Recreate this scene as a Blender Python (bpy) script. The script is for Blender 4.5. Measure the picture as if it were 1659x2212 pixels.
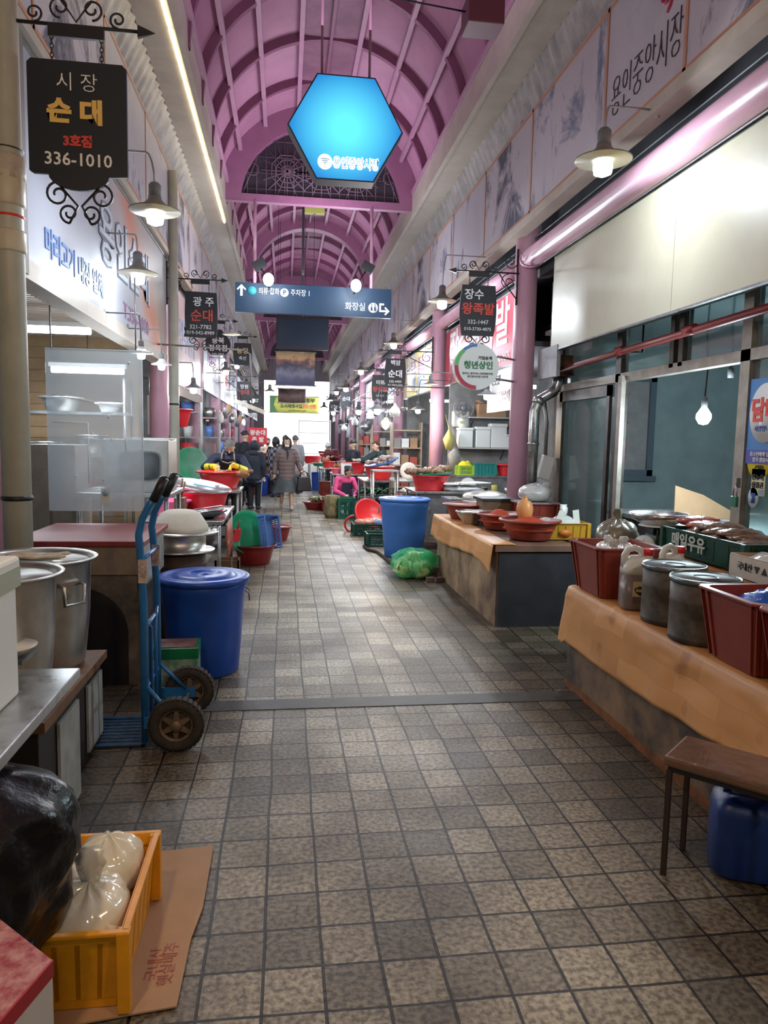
import bpy, bmesh, math, random
from mathutils import Vector, Matrix, noise
import numpy as np
for o in list(bpy.data.objects): bpy.data.objects.remove(o)
SC = bpy.context.scene
COL = SC.collection
PI = math.pi
R = random.Random(7)
# ---------------------------------------------------------------- camera
F, CX, CY, VX, VY, SL, CH = 1560.0, 829.5, 1106.0, 615.0, 945.0, 0.02, 1.6
def _cam_axes():
    a, b = VX - CX, VY - CY
    x = (-F*F + a*CX - b*(VY - SL*VX - CY)) / (a + b*SL)
    y = VY + SL*(x - VX)
    Yv = Vector((a, -b, -F)).normalized()
    Xv = Vector((x - CX, -(y - CY), -F)).normalized()
    Zv = Xv.cross(Yv)
    return Matrix((Xv, Yv, Zv))
CM = _cam_axes()
cd = bpy.data.cameras.new('camera'); cam = bpy.data.objects.new('camera', cd); COL.objects.link(cam)
cd.sensor_fit = 'VERTICAL'; cd.sensor_height = 24.0; cd.lens = F/2212*24.0
cd.clip_start = 0.05; cd.clip_end = 300
cam.matrix_world = Matrix.Translation((0, 0, CH)) @ CM.to_4x4()
SC.camera = cam
# points of the photograph turned into points of the place
def _ray(px, py): return CM @ Vector((px - CX, -(py - CY), -F))
def atz(px, py, z=0.0):
    r = _ray(px, py); t = (z - CH)/r.z; return Vector((r.x*t, r.y*t, z))
def aty(px, py, y):
    r = _ray(px, py); t = y/r.y; return Vector((r.x*t, y, CH + r.z*t))
def atx(px, py, x):
    r = _ray(px, py); t = x/r.x; return Vector((x, r.y*t, CH + r.z*t))
# ---------------------------------------------------------------- world, exposure
SC.view_settings.view_transform = 'Standard'; SC.view_settings.look = 'None'
SC.view_settings.exposure = 0.12; SC.view_settings.gamma = 1.0
SC.view_settings.use_curve_mapping = False
W = bpy.data.worlds.new('overcast_sky'); SC.world = W; W.use_nodes = True
bg = W.node_tree.nodes['Background']
bg.inputs[0].default_value = (0.93, 0.96, 1.0, 1); bg.inputs[1].default_value = 2.6
def lamp_light(name, loc, watts, color=(0.86, 0.93, 1.0), size=0.05, typ='POINT', rot=None, spot=None, sx=None):
    l = bpy.data.lights.new(name, typ); l.energy = watts * (2.0 if typ != 'AREA' and loc[1] > 8.0 else 1.0); l.color = color
    if typ == 'AREA':
        l.shape = 'RECTANGLE'; l.size = sx or size; l.size_y = size
    elif typ == 'SPOT':
        l.shadow_soft_size = size; l.spot_size = spot or 2.6; l.spot_blend = 0.6
    else: l.shadow_soft_size = size
    o = bpy.data.objects.new(name, l); o.location = loc
    if rot: o.rotation_euler = rot
    COL.objects.link(o); return o
COOL = (0.84, 0.92, 1.0); WARM = (1.0, 0.72, 0.42)
# added unseen fill lights facing up into the vault, and the lamps hung behind the photographer
for k in range(8):
    lamp_light('vault_fill_light', (0.57, 1.0 + 5.2*k, 5.0), 24, (0.92, 0.80, 1.0), 2.0, 'AREA', (PI, 0, 0), sx=1.2)
lamp_light('warm_lamp_light', (-0.75, 0.9, 2.75), 60, WARM, 0.07)
lamp_light('warm_lamp_light', (1.7, 0.2, 2.9), 62, WARM, 0.09)
lamp_light('cool_lamp_light', (0.6, -2.5, 3.4), 70, COOL, 0.2)
# ---------------------------------------------------------------- materials
MATS = {}
def mat(name, col, rough=0.5, metal=0.0, var=0.0, vs=8.0, col2=None, bump=0.0, bs=60.0, spec=0.5,
        trans=0.0, alpha=1.0, emit=None, es=0.0, coat=0.0, sss=0.0, band=None, rvar=0.0):
    if name in MATS: return MATS[name]
    m = bpy.data.materials.new(name); m.use_nodes = True
    nt = m.node_tree; b = nt.nodes['Principled BSDF']
    c4 = (*col, 1) if len(col) == 3 else col
    b.inputs['Base Color'].default_value = c4
    b.inputs['Roughness'].default_value = rough; b.inputs['Metallic'].default_value = metal
    b.inputs['Specular IOR Level'].default_value = spec
    b.inputs['Transmission Weight'].default_value = trans
    b.inputs['Alpha'].default_value = alpha
    b.inputs['Coat Weight'].default_value = coat
    if sss: b.inputs['Subsurface Weight'].default_value = sss; b.inputs['Subsurface Radius'].default_value = (.05,.03,.02)
    if emit: b.inputs['Emission Color'].default_value = (*emit, 1); b.inputs['Emission Strength'].default_value = es
    if var or bump or col2 or rvar:
        tc = nt.nodes.new('ShaderNodeTexCoord'); n = nt.nodes.new('ShaderNodeTexNoise')
        nt.links.new(tc.outputs['Object'], n.inputs['Vector'])
        n.inputs['Scale'].default_value = vs; n.inputs['Detail'].default_value = 5; n.inputs['Roughness'].default_value = 0.65
        if var or col2:
            cr = nt.nodes.new('ShaderNodeValToRGB')
            c2 = col2 or tuple(max(0, c*(1 - var)) for c in c4[:3])
            cr.color_ramp.elements[0].position = 0.36; cr.color_ramp.elements[1].position = 0.64
            cr.color_ramp.elements[0].color = (*c2[:3], 1); cr.color_ramp.elements[1].color = c4
            nt.links.new(n.outputs['Fac'], cr.inputs['Fac']); nt.links.new(cr.outputs['Color'], b.inputs['Base Color'])
        if rvar:
            mr = nt.nodes.new('ShaderNodeMapRange'); mr.inputs['To Min'].default_value = max(.03, rough - rvar); mr.inputs['To Max'].default_value = min(1, rough + rvar)
            nt.links.new(n.outputs['Fac'], mr.inputs['Value']); nt.links.new(mr.outputs['Result'], b.inputs['Roughness'])
        if bump:
            n2 = nt.nodes.new('ShaderNodeTexNoise'); n2.inputs['Scale'].default_value = bs; n2.inputs['Detail'].default_value = 3
            nt.links.new(tc.outputs['Object'], n2.inputs['Vector'])
            bp = nt.nodes.new('ShaderNodeBump'); bp.inputs['Strength'].default_value = bump; bp.inputs['Distance'].default_value = 0.01
            nt.links.new(n2.outputs['Fac'], bp.inputs['Height']); nt.links.new(bp.outputs['Normal'], b.inputs['Normal'])
    MATS[name] = m; return m
def emat(name, col, s):
    if name in MATS: return MATS[name]
    m = bpy.data.materials.new(name); m.use_nodes = True; nt = m.node_tree
    nt.nodes.remove(nt.nodes['Principled BSDF']); e = nt.nodes.new('ShaderNodeEmission')
    e.inputs[0].default_value = (*col, 1); e.inputs[1].default_value = s
    nt.links.new(e.outputs[0], nt.nodes['Material Output'].inputs[0]); MATS[name] = m; return m
def nodes(m): return m.node_tree.nodes, m.node_tree.links, m.node_tree.nodes['Principled BSDF']
# ---------------------------------------------------------------- mesh helpers
class MB:
    def __init__(s): s.v = []; s.f = []; s.s = []
    def add(s, vs, fs, smooth=False, M=None):
        o = len(s.v)
        s.v += [tuple(M @ Vector(p)) if M else tuple(p) for p in vs]
        for f in fs: s.f.append(tuple(i + o for i in f)); s.s.append(smooth)
        return s
    def bx(s, x0, x1, y0, y1, z0, z1, M=None):
        return s.add([(x0,y0,z0),(x1,y0,z0),(x1,y1,z0),(x0,y1,z0),(x0,y0,z1),(x1,y0,z1),(x1,y1,z1),(x0,y1,z1)],
                     [(0,3,2,1),(4,5,6,7),(0,1,5,4),(1,2,6,5),(2,3,7,6),(3,0,4,7)], False, M)
    def cb(s, c, d, M=None):
        return s.bx(c[0]-d[0]/2, c[0]+d[0]/2, c[1]-d[1]/2, c[1]+d[1]/2, c[2]-d[2]/2, c[2]+d[2]/2, M)
    def lathe(s, prof, seg=24, c=(0,0,0), M=None, sx=1, sy=1, smooth=True, wob=0, a0=0, sq=0):
        vs = []; n = len(prof)
        for (r, z) in prof:
            for k in range(seg):
                a = 2*PI*k/seg + a0; ca, sa = math.cos(a), math.sin(a)
                if sq:
                    e = 1 - sq; ca = math.copysign(abs(ca)**e, ca); sa = math.copysign(abs(sa)**e, sa)
                w = 1 + (wob*noise.noise(Vector((ca*2, sa*2, z*9 + c[0]*7)))) if wob else 1
                vs.append((c[0] + r*ca*sx*w, c[1] + r*sa*sy*w, c[2] + z))
        fs = [(i*seg+k, i*seg+(k+1) % seg, (i+1)*seg+(k+1) % seg, (i+1)*seg+k) for i in range(n-1) for k in range(seg)]
        if prof[0][0] > 1e-5: fs.append(tuple(reversed(range(seg))))
        if prof[-1][0] > 1e-5: fs.append(tuple((n-1)*seg + k for k in range(seg)))
        return s.add(vs, fs, smooth, M)
    def tube(s, pts, r, seg=8, M=None, closed=False, smooth=True, flat=1.0):
        P = [Vector(p) for p in pts]; n = len(P); rs = r if isinstance(r, (list, tuple)) else [r]*n
        vs = []; up = None
        for i, p in enumerate(P):
            if closed: t = P[(i+1) % n] - P[i-1]
            else: t = P[min(i+1, n-1)] - P[max(i-1, 0)]
            t = t.normalized() if t.length > 1e-9 else Vector((0,0,1))
            if up is None:
                up = Vector((0,0,1)) if abs(t.z) < .9 else Vector((1,0,0))
            u = (up - t*up.dot(t))
            if u.length < 1e-6: u = t.orthogonal()
            u.normalize(); w = t.cross(u); up = u
            for k in range(seg):
                a = 2*PI*(k + .5)/seg; vs.append(p + u*(math.cos(a)*rs[i]*flat) + w*(math.sin(a)*rs[i]))
        m = n if closed else n-1
        fs = [(i*seg+k, i*seg+(k+1) % seg, ((i+1) % n)*seg+(k+1) % seg, ((i+1) % n)*seg+k) for i in range(m) for k in range(seg)]
        if not closed: fs += [tuple(reversed(range(seg))), tuple((n-1)*seg+k for k in range(seg))]
        return s.add(vs, fs, smooth, M)
    def prism(s, poly, d, M=None, smooth=False):      # outline in x,z ; depth in y from 0 to d
        n = len(poly)
        vs = [(x, 0, z) for x, z in poly] + [(x, d, z) for x, z in poly]
        fs = [tuple(range(n)), tuple(reversed(range(n, 2*n)))] + [(i, i+n, (i+1) % n + n, (i+1) % n) for i in range(n)]
        return s.add(vs, fs, smooth, M)
    def blob(s, c, rad, seg=14, rings=9, amp=0.12, seed=0, freq=1.6, M=None, sq=0.0, flatb=0):
        vs = [];
        for i in range(rings+1):
            th = PI*i/rings
            for k in range(seg):
                ph = 2*PI*k/seg
                d = Vector((math.sin(th)*math.cos(ph), math.sin(th)*math.sin(ph), math.cos(th)))
                if sq: d = Vector([math.copysign(abs(q)**(1-sq), q) for q in d])
                w = 1 + amp*noise.noise(d*freq + Vector((seed*3.1, seed*1.7, seed)))
                z = d.z*rad[2]*w
                if flatb and z < -flatb: z = -flatb
                vs.append((c[0]+d.x*rad[0]*w, c[1]+d.y*rad[1]*w, c[2]+z))
        fs = [(i*seg+k, (i+1)*seg+k, (i+1)*seg+(k+1) % seg, i*seg+(k+1) % seg) for i in range(rings) for k in range(seg)]
        return s.add(vs, fs, True, M)
    def grid(s, fn, nu, nv, smooth=True, M=None, thick=0):
        vs = [Vector(fn(i/nu, j/nv)) for i in range(nu+1) for j in range(nv+1)]
        fs = [(i*(nv+1)+j, (i+1)*(nv+1)+j, (i+1)*(nv+1)+j+1, i*(nv+1)+j+1) for i in range(nu) for j in range(nv)]
        s.add(vs, fs, smooth, M)
        return s
def mesh_of(mb, name):
    me = bpy.data.meshes.new(name); me.from_pydata(mb.v, [], mb.f)
    me.polygons.foreach_set('use_smooth', mb.s); me.update()
    bm = bmesh.new(); bm.from_mesh(me)
    bmesh.ops.remove_doubles(bm, verts=bm.verts, dist=1e-5)
    bmesh.ops.recalc_face_normals(bm, faces=bm.faces); bm.to_mesh(me); bm.free()
    return me
def put(name, mb, m, parent=None, loc=None, rz=0, label=None, cat=None, group=None, kind=None, bevel=0, solid=0, sub=0, rot=None):
    me = mesh_of(mb, name); me.materials.append(m)
    o = bpy.data.objects.new(name, me); COL.objects.link(o)
    if loc is not None: o.location = loc
    if rz: o.rotation_euler.z = rz
    if rot: o.rotation_euler = rot
    if parent: o.parent = parent
    if solid: md = o.modifiers.new('s', 'SOLIDIFY'); md.thickness = solid; md.offset = 0
    if bevel: md = o.modifiers.new('b', 'BEVEL'); md.width = bevel; md.segments = 2; md.limit_method = 'ANGLE'; md.angle_limit = 0.6
    if sub: md = o.modifiers.new('u', 'SUBSURF'); md.levels = sub; md.render_levels = sub
    if label: o['label'] = label
    if cat: o['category'] = cat
    if group: o['group'] = group
    if kind: o['kind'] = kind
    return o
def thing(name, label, cat, loc=(0,0,0), rz=0, group=None, rot=None):
    o = bpy.data.objects.new(name, None); COL.objects.link(o); o.location = loc
    o.rotation_euler = rot if rot else (0, 0, rz)
    o.empty_display_size = 0.1
    o['label'] = label; o['category'] = cat
    if group: o['group'] = group
    return o
def struct(name, mb, m, **k): return put(name, mb, m, kind='structure', **k)
def dup(root, loc=None, rz=None, label=None, group=None, scale=None):
    def cp(o, par):
        c = o.copy(); COL.objects.link(c)
        if par: c.parent = par
        for ch in [q for q in bpy.data.objects if q.parent == o and q is not c]: cp(ch, c)
        return c
    kids = list(root.children_recursive)
    mp = {root: root.copy()}; COL.objects.link(mp[root])
    for k in kids: mp[k] = k.copy(); COL.objects.link(mp[k])
    for k in kids: mp[k].parent = mp[k.parent]
    r = mp[root]
    if loc is not None: r.location = loc
    if rz is not None: r.rotation_euler.z = rz
    if label: r['label'] = label
    if group: r['group'] = group
    if scale: r.scale = (scale,)*3 if not isinstance(scale, (tuple, list)) else scale
    return r
_TD = {}
def text(s, size, m, parent, loc, face='-Y', name='lettering', off=0.0, ext=0.002, align='CENTER', sx=1.0, sy=1.0, label=None, shear=0, rot=0):
    key = (s, size, off, ext, align, shear, m.name)
    if key not in _TD:
        c = bpy.data.curves.new(name, 'FONT'); c.body = s; c.size = size; c.align_x = align; c.align_y = 'CENTER'
        c.offset = off; c.extrude = ext; c.resolution_u = 2; c.shear = shear
        t = bpy.data.objects.new(name, c); COL.objects.link(t)
        me = bpy.data.meshes.new_from_object(t)
        bpy.data.objects.remove(t); bpy.data.curves.remove(c)
        me.materials.clear(); me.materials.append(m); _TD[key] = me
    o = bpy.data.objects.new(name, _TD[key]); COL.objects.link(o); o.parent = parent
    B = {'-Y': ((1,0,0),(0,0,1),(0,-1,0)), '+X': ((0,1,0),(0,0,1),(1,0,0)), '-X': ((0,-1,0),(0,0,1),(-1,0,0)), 'Z': ((1,0,0),(0,1,0),(0,0,1)), 'ZX': ((0,-1,0),(1,0,0),(0,0,1))}[face]
    Mx = Matrix((B[0], B[1], B[2])).transposed().to_4x4()
    o.matrix_local = Matrix.Translation(loc) @ Mx @ Matrix.Rotation(rot, 4, 'Z') @ Matrix.Diagonal((sx, sy, 1, 1))
    if label: o['label'] = label
    return o
# ---------------------------------------------------------------- palette
PINK = mat('pink_paint', (0.62,0.35,0.45), 0.38, var=0.12, vs=3, bump=0.05)
VPAN = mat('vault_panel', (0.46,0.22,0.34), 0.55, var=0.14, vs=2.2, bump=0.15, bs=25)
VRIB = mat('vault_rib', (0.24,0.085,0.155), 0.5, var=0.15, vs=3)
BEIGE = mat('beige_gutter', (0.50,0.44,0.37), 0.5, var=0.18, vs=4, rvar=0.15)
CORR = mat('corrugated_sheet', (0.42,0.40,0.38), 0.42, metal=0.35, var=0.35, vs=5)
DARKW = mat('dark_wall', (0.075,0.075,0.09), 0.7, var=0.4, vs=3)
STEEL = mat('brushed_steel', (0.55,0.56,0.56), 0.3, metal=0.95, var=0.25, vs=14, rvar=0.14)
DSTEEL = mat('dull_steel', (0.36,0.36,0.36), 0.45, metal=0.8, var=0.4, vs=9, rvar=0.15)
ALU = mat('aluminium', (0.62,0.60,0.56), 0.36, metal=0.9, var=0.25, vs=7, rvar=0.15, bump=0.06, bs=20)
IRON = mat('black_iron', (0.012,0.012,0.014), 0.45)
BLACK = mat('black_board', (0.012,0.015,0.024), 0.5)
WHITE = mat('white_paint', (0.78,0.78,0.76), 0.45)
WLET = mat('white_letters', (0.85,0.85,0.85), 0.5)
YLET = mat('yellow_letters', (0.85,0.55,0.15), 0.5)
RLET = mat('red_letters', (0.70,0.07,0.05), 0.5)
KLET = mat('black_letters', (0.02,0.02,0.02), 0.5)
BLET = mat('blue_letters', (0.06,0.13,0.42), 0.5)
GLET = mat('green_letters', (0.04,0.20,0.09), 0.5)
RED = mat('red_plastic', (0.72,0.025,0.035), 0.35, var=0.15, vs=6)
BRICK = mat('brown_red_plastic', (0.26,0.035,0.02), 0.42, var=0.25, vs=9, rvar=0.1)
MAROON = mat('maroon_plastic', (0.26,0.02,0.02), 0.35, var=0.2, vs=9)
BLUE = mat('blue_plastic', (0.012,0.075,0.42), 0.36, var=0.22, vs=5, bump=0.04)
LBLUE = mat('pale_blue_plastic', (0.055,0.19,0.55), 0.38, var=0.12, vs=5)
GREEN = mat('green_plastic', (0.02,0.33,0.15), 0.35, var=0.15)
DGREEN = mat('dark_green_plastic', (0.008,0.07,0.05), 0.42, var=0.25)
YELLOW = mat('yellow_plastic', (0.88,0.36,0.008), 0.38, var=0.14, vs=14)
RUBBER = mat('rubber', (0.045,0.036,0.03), 0.85, var=0.4, vs=22, bump=0.3)
WOOD = mat('wood', (0.22,0.11,0.05), 0.6, var=0.4, vs=6)
PWOOD = mat('pine_wood', (0.50,0.30,0.14), 0.55, var=0.25, vs=4)
CARD = mat('cardboard', (0.45,0.27,0.15), 0.75, var=0.12, vs=6)
FOAM = mat('styrofoam', (0.76,0.78,0.76), 0.75, bump=0.1, bs=160)
MEAT = mat('pork', (0.62,0.27,0.20), 0.35, var=0.35, vs=22, bump=0.3)
BMEAT = mat('braised_meat', (0.40,0.16,0.06), 0.3, var=0.5, vs=26, bump=0.5)
SKIN = mat('skin', (0.62,0.38,0.28), 0.55, sss=0.05)
# ---------------------------------------------------------------- floor
fm = mat('paving', (0.2,0.2,0.2), 0.45)
N, L, B = nodes(fm)
tc = N.new('ShaderNodeTexCoord'); mp = N.new('ShaderNodeMapping'); L.new(tc.outputs['Object'], mp.inputs['Vector'])
mp.inputs['Location'].default_value = (-0.14+1.8, -2.43+3.6, 0)
nw = N.new('ShaderNodeTexNoise'); nw.inputs['Scale'].default_value = 1.3; L.new(tc.outputs['Object'], nw.inputs['Vector'])
sb = N.new('ShaderNodeVectorMath'); sb.operation = 'MULTIPLY_ADD'; L.new(nw.outputs['Color'], sb.inputs[0]); sb.inputs[1].default_value = (0.03,0.03,0); L.new(mp.outputs[0], sb.inputs[2])
br = N.new('ShaderNodeTexBrick'); L.new(sb.outputs[0], br.inputs['Vector'])
br.offset = 0.0; br.squash = 1.0; br.inputs['Scale'].default_value = 1.0; br.inputs['Brick Width'].default_value = 0.18; br.inputs['Row Height'].default_value = 0.18
br.inputs['Mortar Size'].default_value = 0.0055; br.inputs['Mortar Smooth'].default_value = 0.25; br.inputs['Bias'].default_value = 0.1
br.inputs['Color1'].default_value = (0.17,0.153,0.12,1); br.inputs['Color2'].default_value = (0.50,0.455,0.36,1); br.inputs['Mortar'].default_value = (0.030,0.022,0.012,1)
sp = N.new('ShaderNodeTexNoise'); sp.inputs['Scale'].default_value = 52; sp.inputs['Detail'].default_value = 3; L.new(tc.outputs['Object'], sp.inputs['Vector'])
r1 = N.new('ShaderNodeValToRGB'); r1.color_ramp.elements[0].position = .36; r1.color_ramp.elements[1].position = .62
r1.color_ramp.elements[0].color = (0.30,0.27,0.23,1); r1.color_ramp.elements[1].color = (1.2,1.17,1.1,1); L.new(sp.outputs['Fac'], r1.inputs['Fac'])
mx = N.new('ShaderNodeMix'); mx.data_type = 'RGBA'; mx.blend_type = 'MULTIPLY'; mx.inputs['Factor'].default_value = 0.85
L.new(br.outputs['Color'], mx.inputs['A']); L.new(r1.outputs['Color'], mx.inputs['B'])
dn = N.new('ShaderNodeTexNoise'); dn.inputs['Scale'].default_value = 1.6; dn.inputs['Detail'].default_value = 6; L.new(tc.outputs['Object'], dn.inputs['Vector'])
r2 = N.new('ShaderNodeValToRGB'); r2.color_ramp.elements[0].position = .38; r2.color_ramp.elements[1].position = .6
r2.color_ramp.elements[0].color = (0.40,0.37,0.35,1); r2.color_ramp.elements[1].color = (1,1,1,1); L.new(dn.outputs['Fac'], r2.inputs['Fac'])
mx2 = N.new('ShaderNodeMix'); mx2.data_type = 'RGBA'; mx2.blend_type = 'MULTIPLY'; mx2.inputs['Factor'].default_value = 0.8
L.new(mx.outputs['Result'], mx2.inputs['A']); L.new(r2.outputs['Color'], mx2.inputs['B'])
# walked-on middle of the aisle is pale, the stall edges are grimy
sx = N.new('ShaderNodeSeparateXYZ'); L.new(tc.outputs['Object'], sx.inputs[0])
wd = N.new('ShaderNodeMath'); wd.operation = 'SUBTRACT'; L.new(sx.outputs['X'], wd.inputs[0]); wd.inputs[1].default_value = 0.5
wa = N.new('ShaderNodeMath'); wa.operation = 'ABSOLUTE'; L.new(wd.outputs[0], wa.inputs[0])
wn = N.new('ShaderNodeMath'); wn.operation = 'MULTIPLY_ADD'; L.new(dn.outputs['Fac'], wn.inputs[0]); wn.inputs[1].default_value = 0.9; L.new(wa.outputs[0], wn.inputs[2])
r3 = N.new('ShaderNodeValToRGB'); r3.color_ramp.elements[0].position = .95; r3.color_ramp.elements[1].position = 1.5
r3.color_ramp.elements[0].color = (1,1,1,1); r3.color_ramp.elements[1].color = (0.34,0.30,0.26,1)
r3.color_ramp.elements[1].position = 1.0
mr = N.new('ShaderNodeMapRange'); mr.inputs['From Min'].default_value = 1.0; mr.inputs['From Max'].default_value = 1.6; L.new(wn.outputs[0], mr.inputs['Value'])
r3.color_ramp.elements[0].position = 0.0; L.new(mr.outputs[0], r3.inputs['Fac'])
mx3 = N.new('ShaderNodeMix'); mx3.data_type = 'RGBA'; mx3.blend_type = 'MULTIPLY'; mx3.inputs['Factor'].default_value = 1
L.new(mx2.outputs['Result'], mx3.inputs['A']); L.new(r3.outputs['Color'], mx3.inputs['B']); L.new(mx3.outputs['Result'], B.inputs['Base Color'])
rr = N.new('ShaderNodeMapRange'); rr.inputs['To Min'].default_value = 0.62; rr.inputs['To Max'].default_value = 0.3; L.new(dn.outputs['Fac'], rr.inputs['Value']); L.new(rr.outputs[0], B.inputs['Roughness'])
ad = N.new('ShaderNodeMath'); ad.operation = 'MULTIPLY_ADD'; L.new(br.outputs['Fac'], ad.inputs[0]); ad.inputs[1].default_value = -1.2; L.new(sp.outputs['Fac'], ad.inputs[2])
bp = N.new('ShaderNodeBump'); bp.inputs['Strength'].default_value = 0.5; bp.inputs['Distance'].default_value = 0.004; L.new(ad.outputs[0], bp.inputs['Height']); L.new(bp.outputs['Normal'], B.inputs['Normal'])
struct('floor', MB().bx(-6, 8, -6, 62, -0.1, 0), fm)
struct('trim_1', MB().bx(-0.62, 2.2, 4.17, 4.33, -0.05, 0.004), mat('strip_concrete', (0.075,0.072,0.064), 0.5, var=0.35, vs=5, bump=0.2))
# ---------------------------------------------------------------- vault
VC, VR, VZ, VH = 0.575, 1.6, 5.42, 1.50       # centre, half width, springing height, rise
Y0, Y1 = -6.0, 43.0
def arc(t, dr=0.0): return (VC - math.cos(t)*(VR + dr), VZ + math.sin(t)*(VH + dr))
m = MB()
def sk(u, v):
    x, z = arc(PI*u, 0.06); return (x, Y0 + (Y1-Y0)*v, z)
m.grid(sk, 36, 1)
struct('ceiling', m, VPAN, solid=0.04)
def rib(y, w, h, name='trim_2', n=36, mt=VRIB):
    mb = MB(); vs = []; fs = []
    for i in range(n+1):
        t = PI*i/n
        for (dy, dr) in ((-w/2, -h), (w/2, -h), (w/2, 0.05), (-w/2, 0.05)):
            x, z = arc(t, dr); vs.append((x, y+dy, z))
    for i in range(n):
        for k in range(4): fs.append((i*4+k, (i+1)*4+k, (i+1)*4+(k+1) % 4, i*4+(k+1) % 4))
    mb.add(vs, fs); return struct(name, mb, mt)
y = -4.2
while y < 42:
    rib(y, 0.075, 0.07); y += 1.2
for k, t in enumerate((0.05, 0.30, 0.53, 0.75, 0.84, 1.0-0.84, 1.0-0.75, 1.0-.53, 1.0-.30, 1.0-.05)):
    t = t if k < 5 else t
for t in (0.06, 0.18, 0.30, 0.42, 0.58, 0.70, 0.82, 0.94):
    x, z = arc(PI*t, -0.055)
    struct('trim_3', MB().bx(x-.03, x+.03, Y0, Y1, z-.03, z+.03), mat('vault_purlin', (0.48,0.26,0.38), 0.45, var=.1))
# crown ridge beam: darker panels between two rails
struct('trim_4', MB().bx(VC-.36, VC+.36, Y0, Y1, VZ+VH-.045, VZ+VH-.015), mat('crown_panel', (0.28,0.13,0.20), 0.6, var=.3, vs=3))
struct('trim_4', MB().bx(VC-.02, VC+.02, Y0, Y1, VZ+VH-.14, VZ+VH-.06), VRIB)
# lattice gable frames across the vault
LAT = mat('lattice_metal', (0.20,0.13,0.17), 0.5)
def gable(y, full=True):
    rib(y, 0.16, 0.30, 'trim_5', mt=mat('gable_paint', (0.36,0.15,0.26), 0.45, var=.1))
    g = MB(); g.bx(VC-VR-.05, VC+VR+.05, y-.06, y+.06, VZ-.02, VZ+.10); struct('trim_5', g, MATS['gable_paint'])
    if not full: return
    g = MB(); x0 = VC - VR + .3
    for cxx in [VC + .56*k for k in (-2, -1, 0, 1, 2)]:
        for q in range(8):
            a = PI*q/8; L_ = .42
            pts = []
            for sgn in (-1, 1):
                px, pz = cxx + sgn*L_*math.cos(a), VZ + .5 + sgn*L_*math.sin(a)
                pz = max(pz, VZ + .08)
                lim = VH - .25
                if ((px-VC)/(VR-.2))**2 + ((pz-VZ)/lim)**2 < 1.0: pts.append((px, y, pz))
            if len(pts) == 2: g.tube(pts, .009, 4)
        for rr_ in (.10, .19, .27):
            pts = [(cxx + rr_*math.cos(PI*k/4+.39), y, VZ + .5 + rr_*math.sin(PI*k/4+.39)) for k in range(8)]
            if all(((p[0]-VC)/(VR-.22))**2 + ((p[2]-VZ)/(VH-.28))**2 < 1 for p in pts): g.tube(pts, .009, 4, closed=True)
    for k in range(-9, 10):
        px = VC + .15*k; zz = math.sqrt(max(0, 1-((px-VC)/(VR-.25))**2))*(VH-.3) + VZ
        if zz > VZ + .15: g.tube([(px, y, VZ+.08), (px, y, zz)], .007, 4)
    for zz in (.2, .45, .7, .95):
        w = math.sqrt(max(0, 1-(zz/(VH-.3))**2))*(VR-.25)
        g.tube([(VC-w, y, VZ+zz), (VC+w, y, VZ+zz)], .007, 4)
    struct('trim_6', g, LAT)
    b_ = MB()
    pts = [(VC + (VR-.25)*math.cos(PI*k/20), VZ + .08 + (VH-.36)*math.sin(PI*k/20)) for k in range(21)]
    b_.prism(pts, .01, Matrix.Translation((0, y+.05, 0))); struct('trim_6', b_, mat('lattice_backing', (0.05,0.04,0.055), 0.8))
gable(12.4); gable(24.6); rib(18.5, .3, .22, 'trim_5', mt=MATS['gable_paint']); gable(36, True)
# ---------------------------------------------------------------- gutters, soffits, murals
HG = 5.35
struct('trim_7', MB().bx(-1.37, -0.99, Y0, Y1, HG, HG+.12).bx(-1.03, -0.97, Y0, Y1, HG-.02, HG+.30), BEIGE)
struct('trim_7', MB().bx(2.13, 2.44, Y0, Y1, HG, HG+.12).bx(2.08, 2.14, Y0, Y1, HG-.03, HG+.30), BEIGE)
def corr(x0, z0, x1, z1, name):
    mb = MB(); vs = []; fs = []; n = int((Y1-Y0)/.045)
    d = Vector((x1-x0, 0, z1-z0)).normalized(); nn = Vector((-d.z, 0, d.x))
    for i in range(n+1):
        o = .012*math.sin(i*PI/2); y_ = Y0 + i*.045
        vs += [(x0+nn.x*o, y_, z0+nn.z*o), (x1+nn.x*o, y_, z1+nn.z*o)]
    fs = [(2*i, 2*i+2, 2*i+3, 2*i+1) for i in range(n)]
    mb.add(vs, fs, True); return struct(name, mb, CORR)
corr(-1.36, HG+.02, -1.56, 4.98, 'trim_8'); corr(2.43, HG+.02, 2.60, 4.95, 'trim_8')
led = mat('led_strip', (1,0.95,0.75), 0.3, emit=(1.0,0.86,0.55), es=7)
for yy in range(0, 12):
    a, b_ = 1.2 + yy*1.02, 2.19 + yy*1.02
    put('led_strip_light', MB().bx(-1.085, -1.06, a, b_, HG-.022, HG-.002), led, label='thin warm glowing strip light along the left gutter, %s from the near end' % ['first','second','third','fourth','fifth','sixth','seventh','eighth','ninth','tenth','eleventh','twelfth'][yy], cat='light', group='strip lights end to end along the left gutter')
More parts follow.
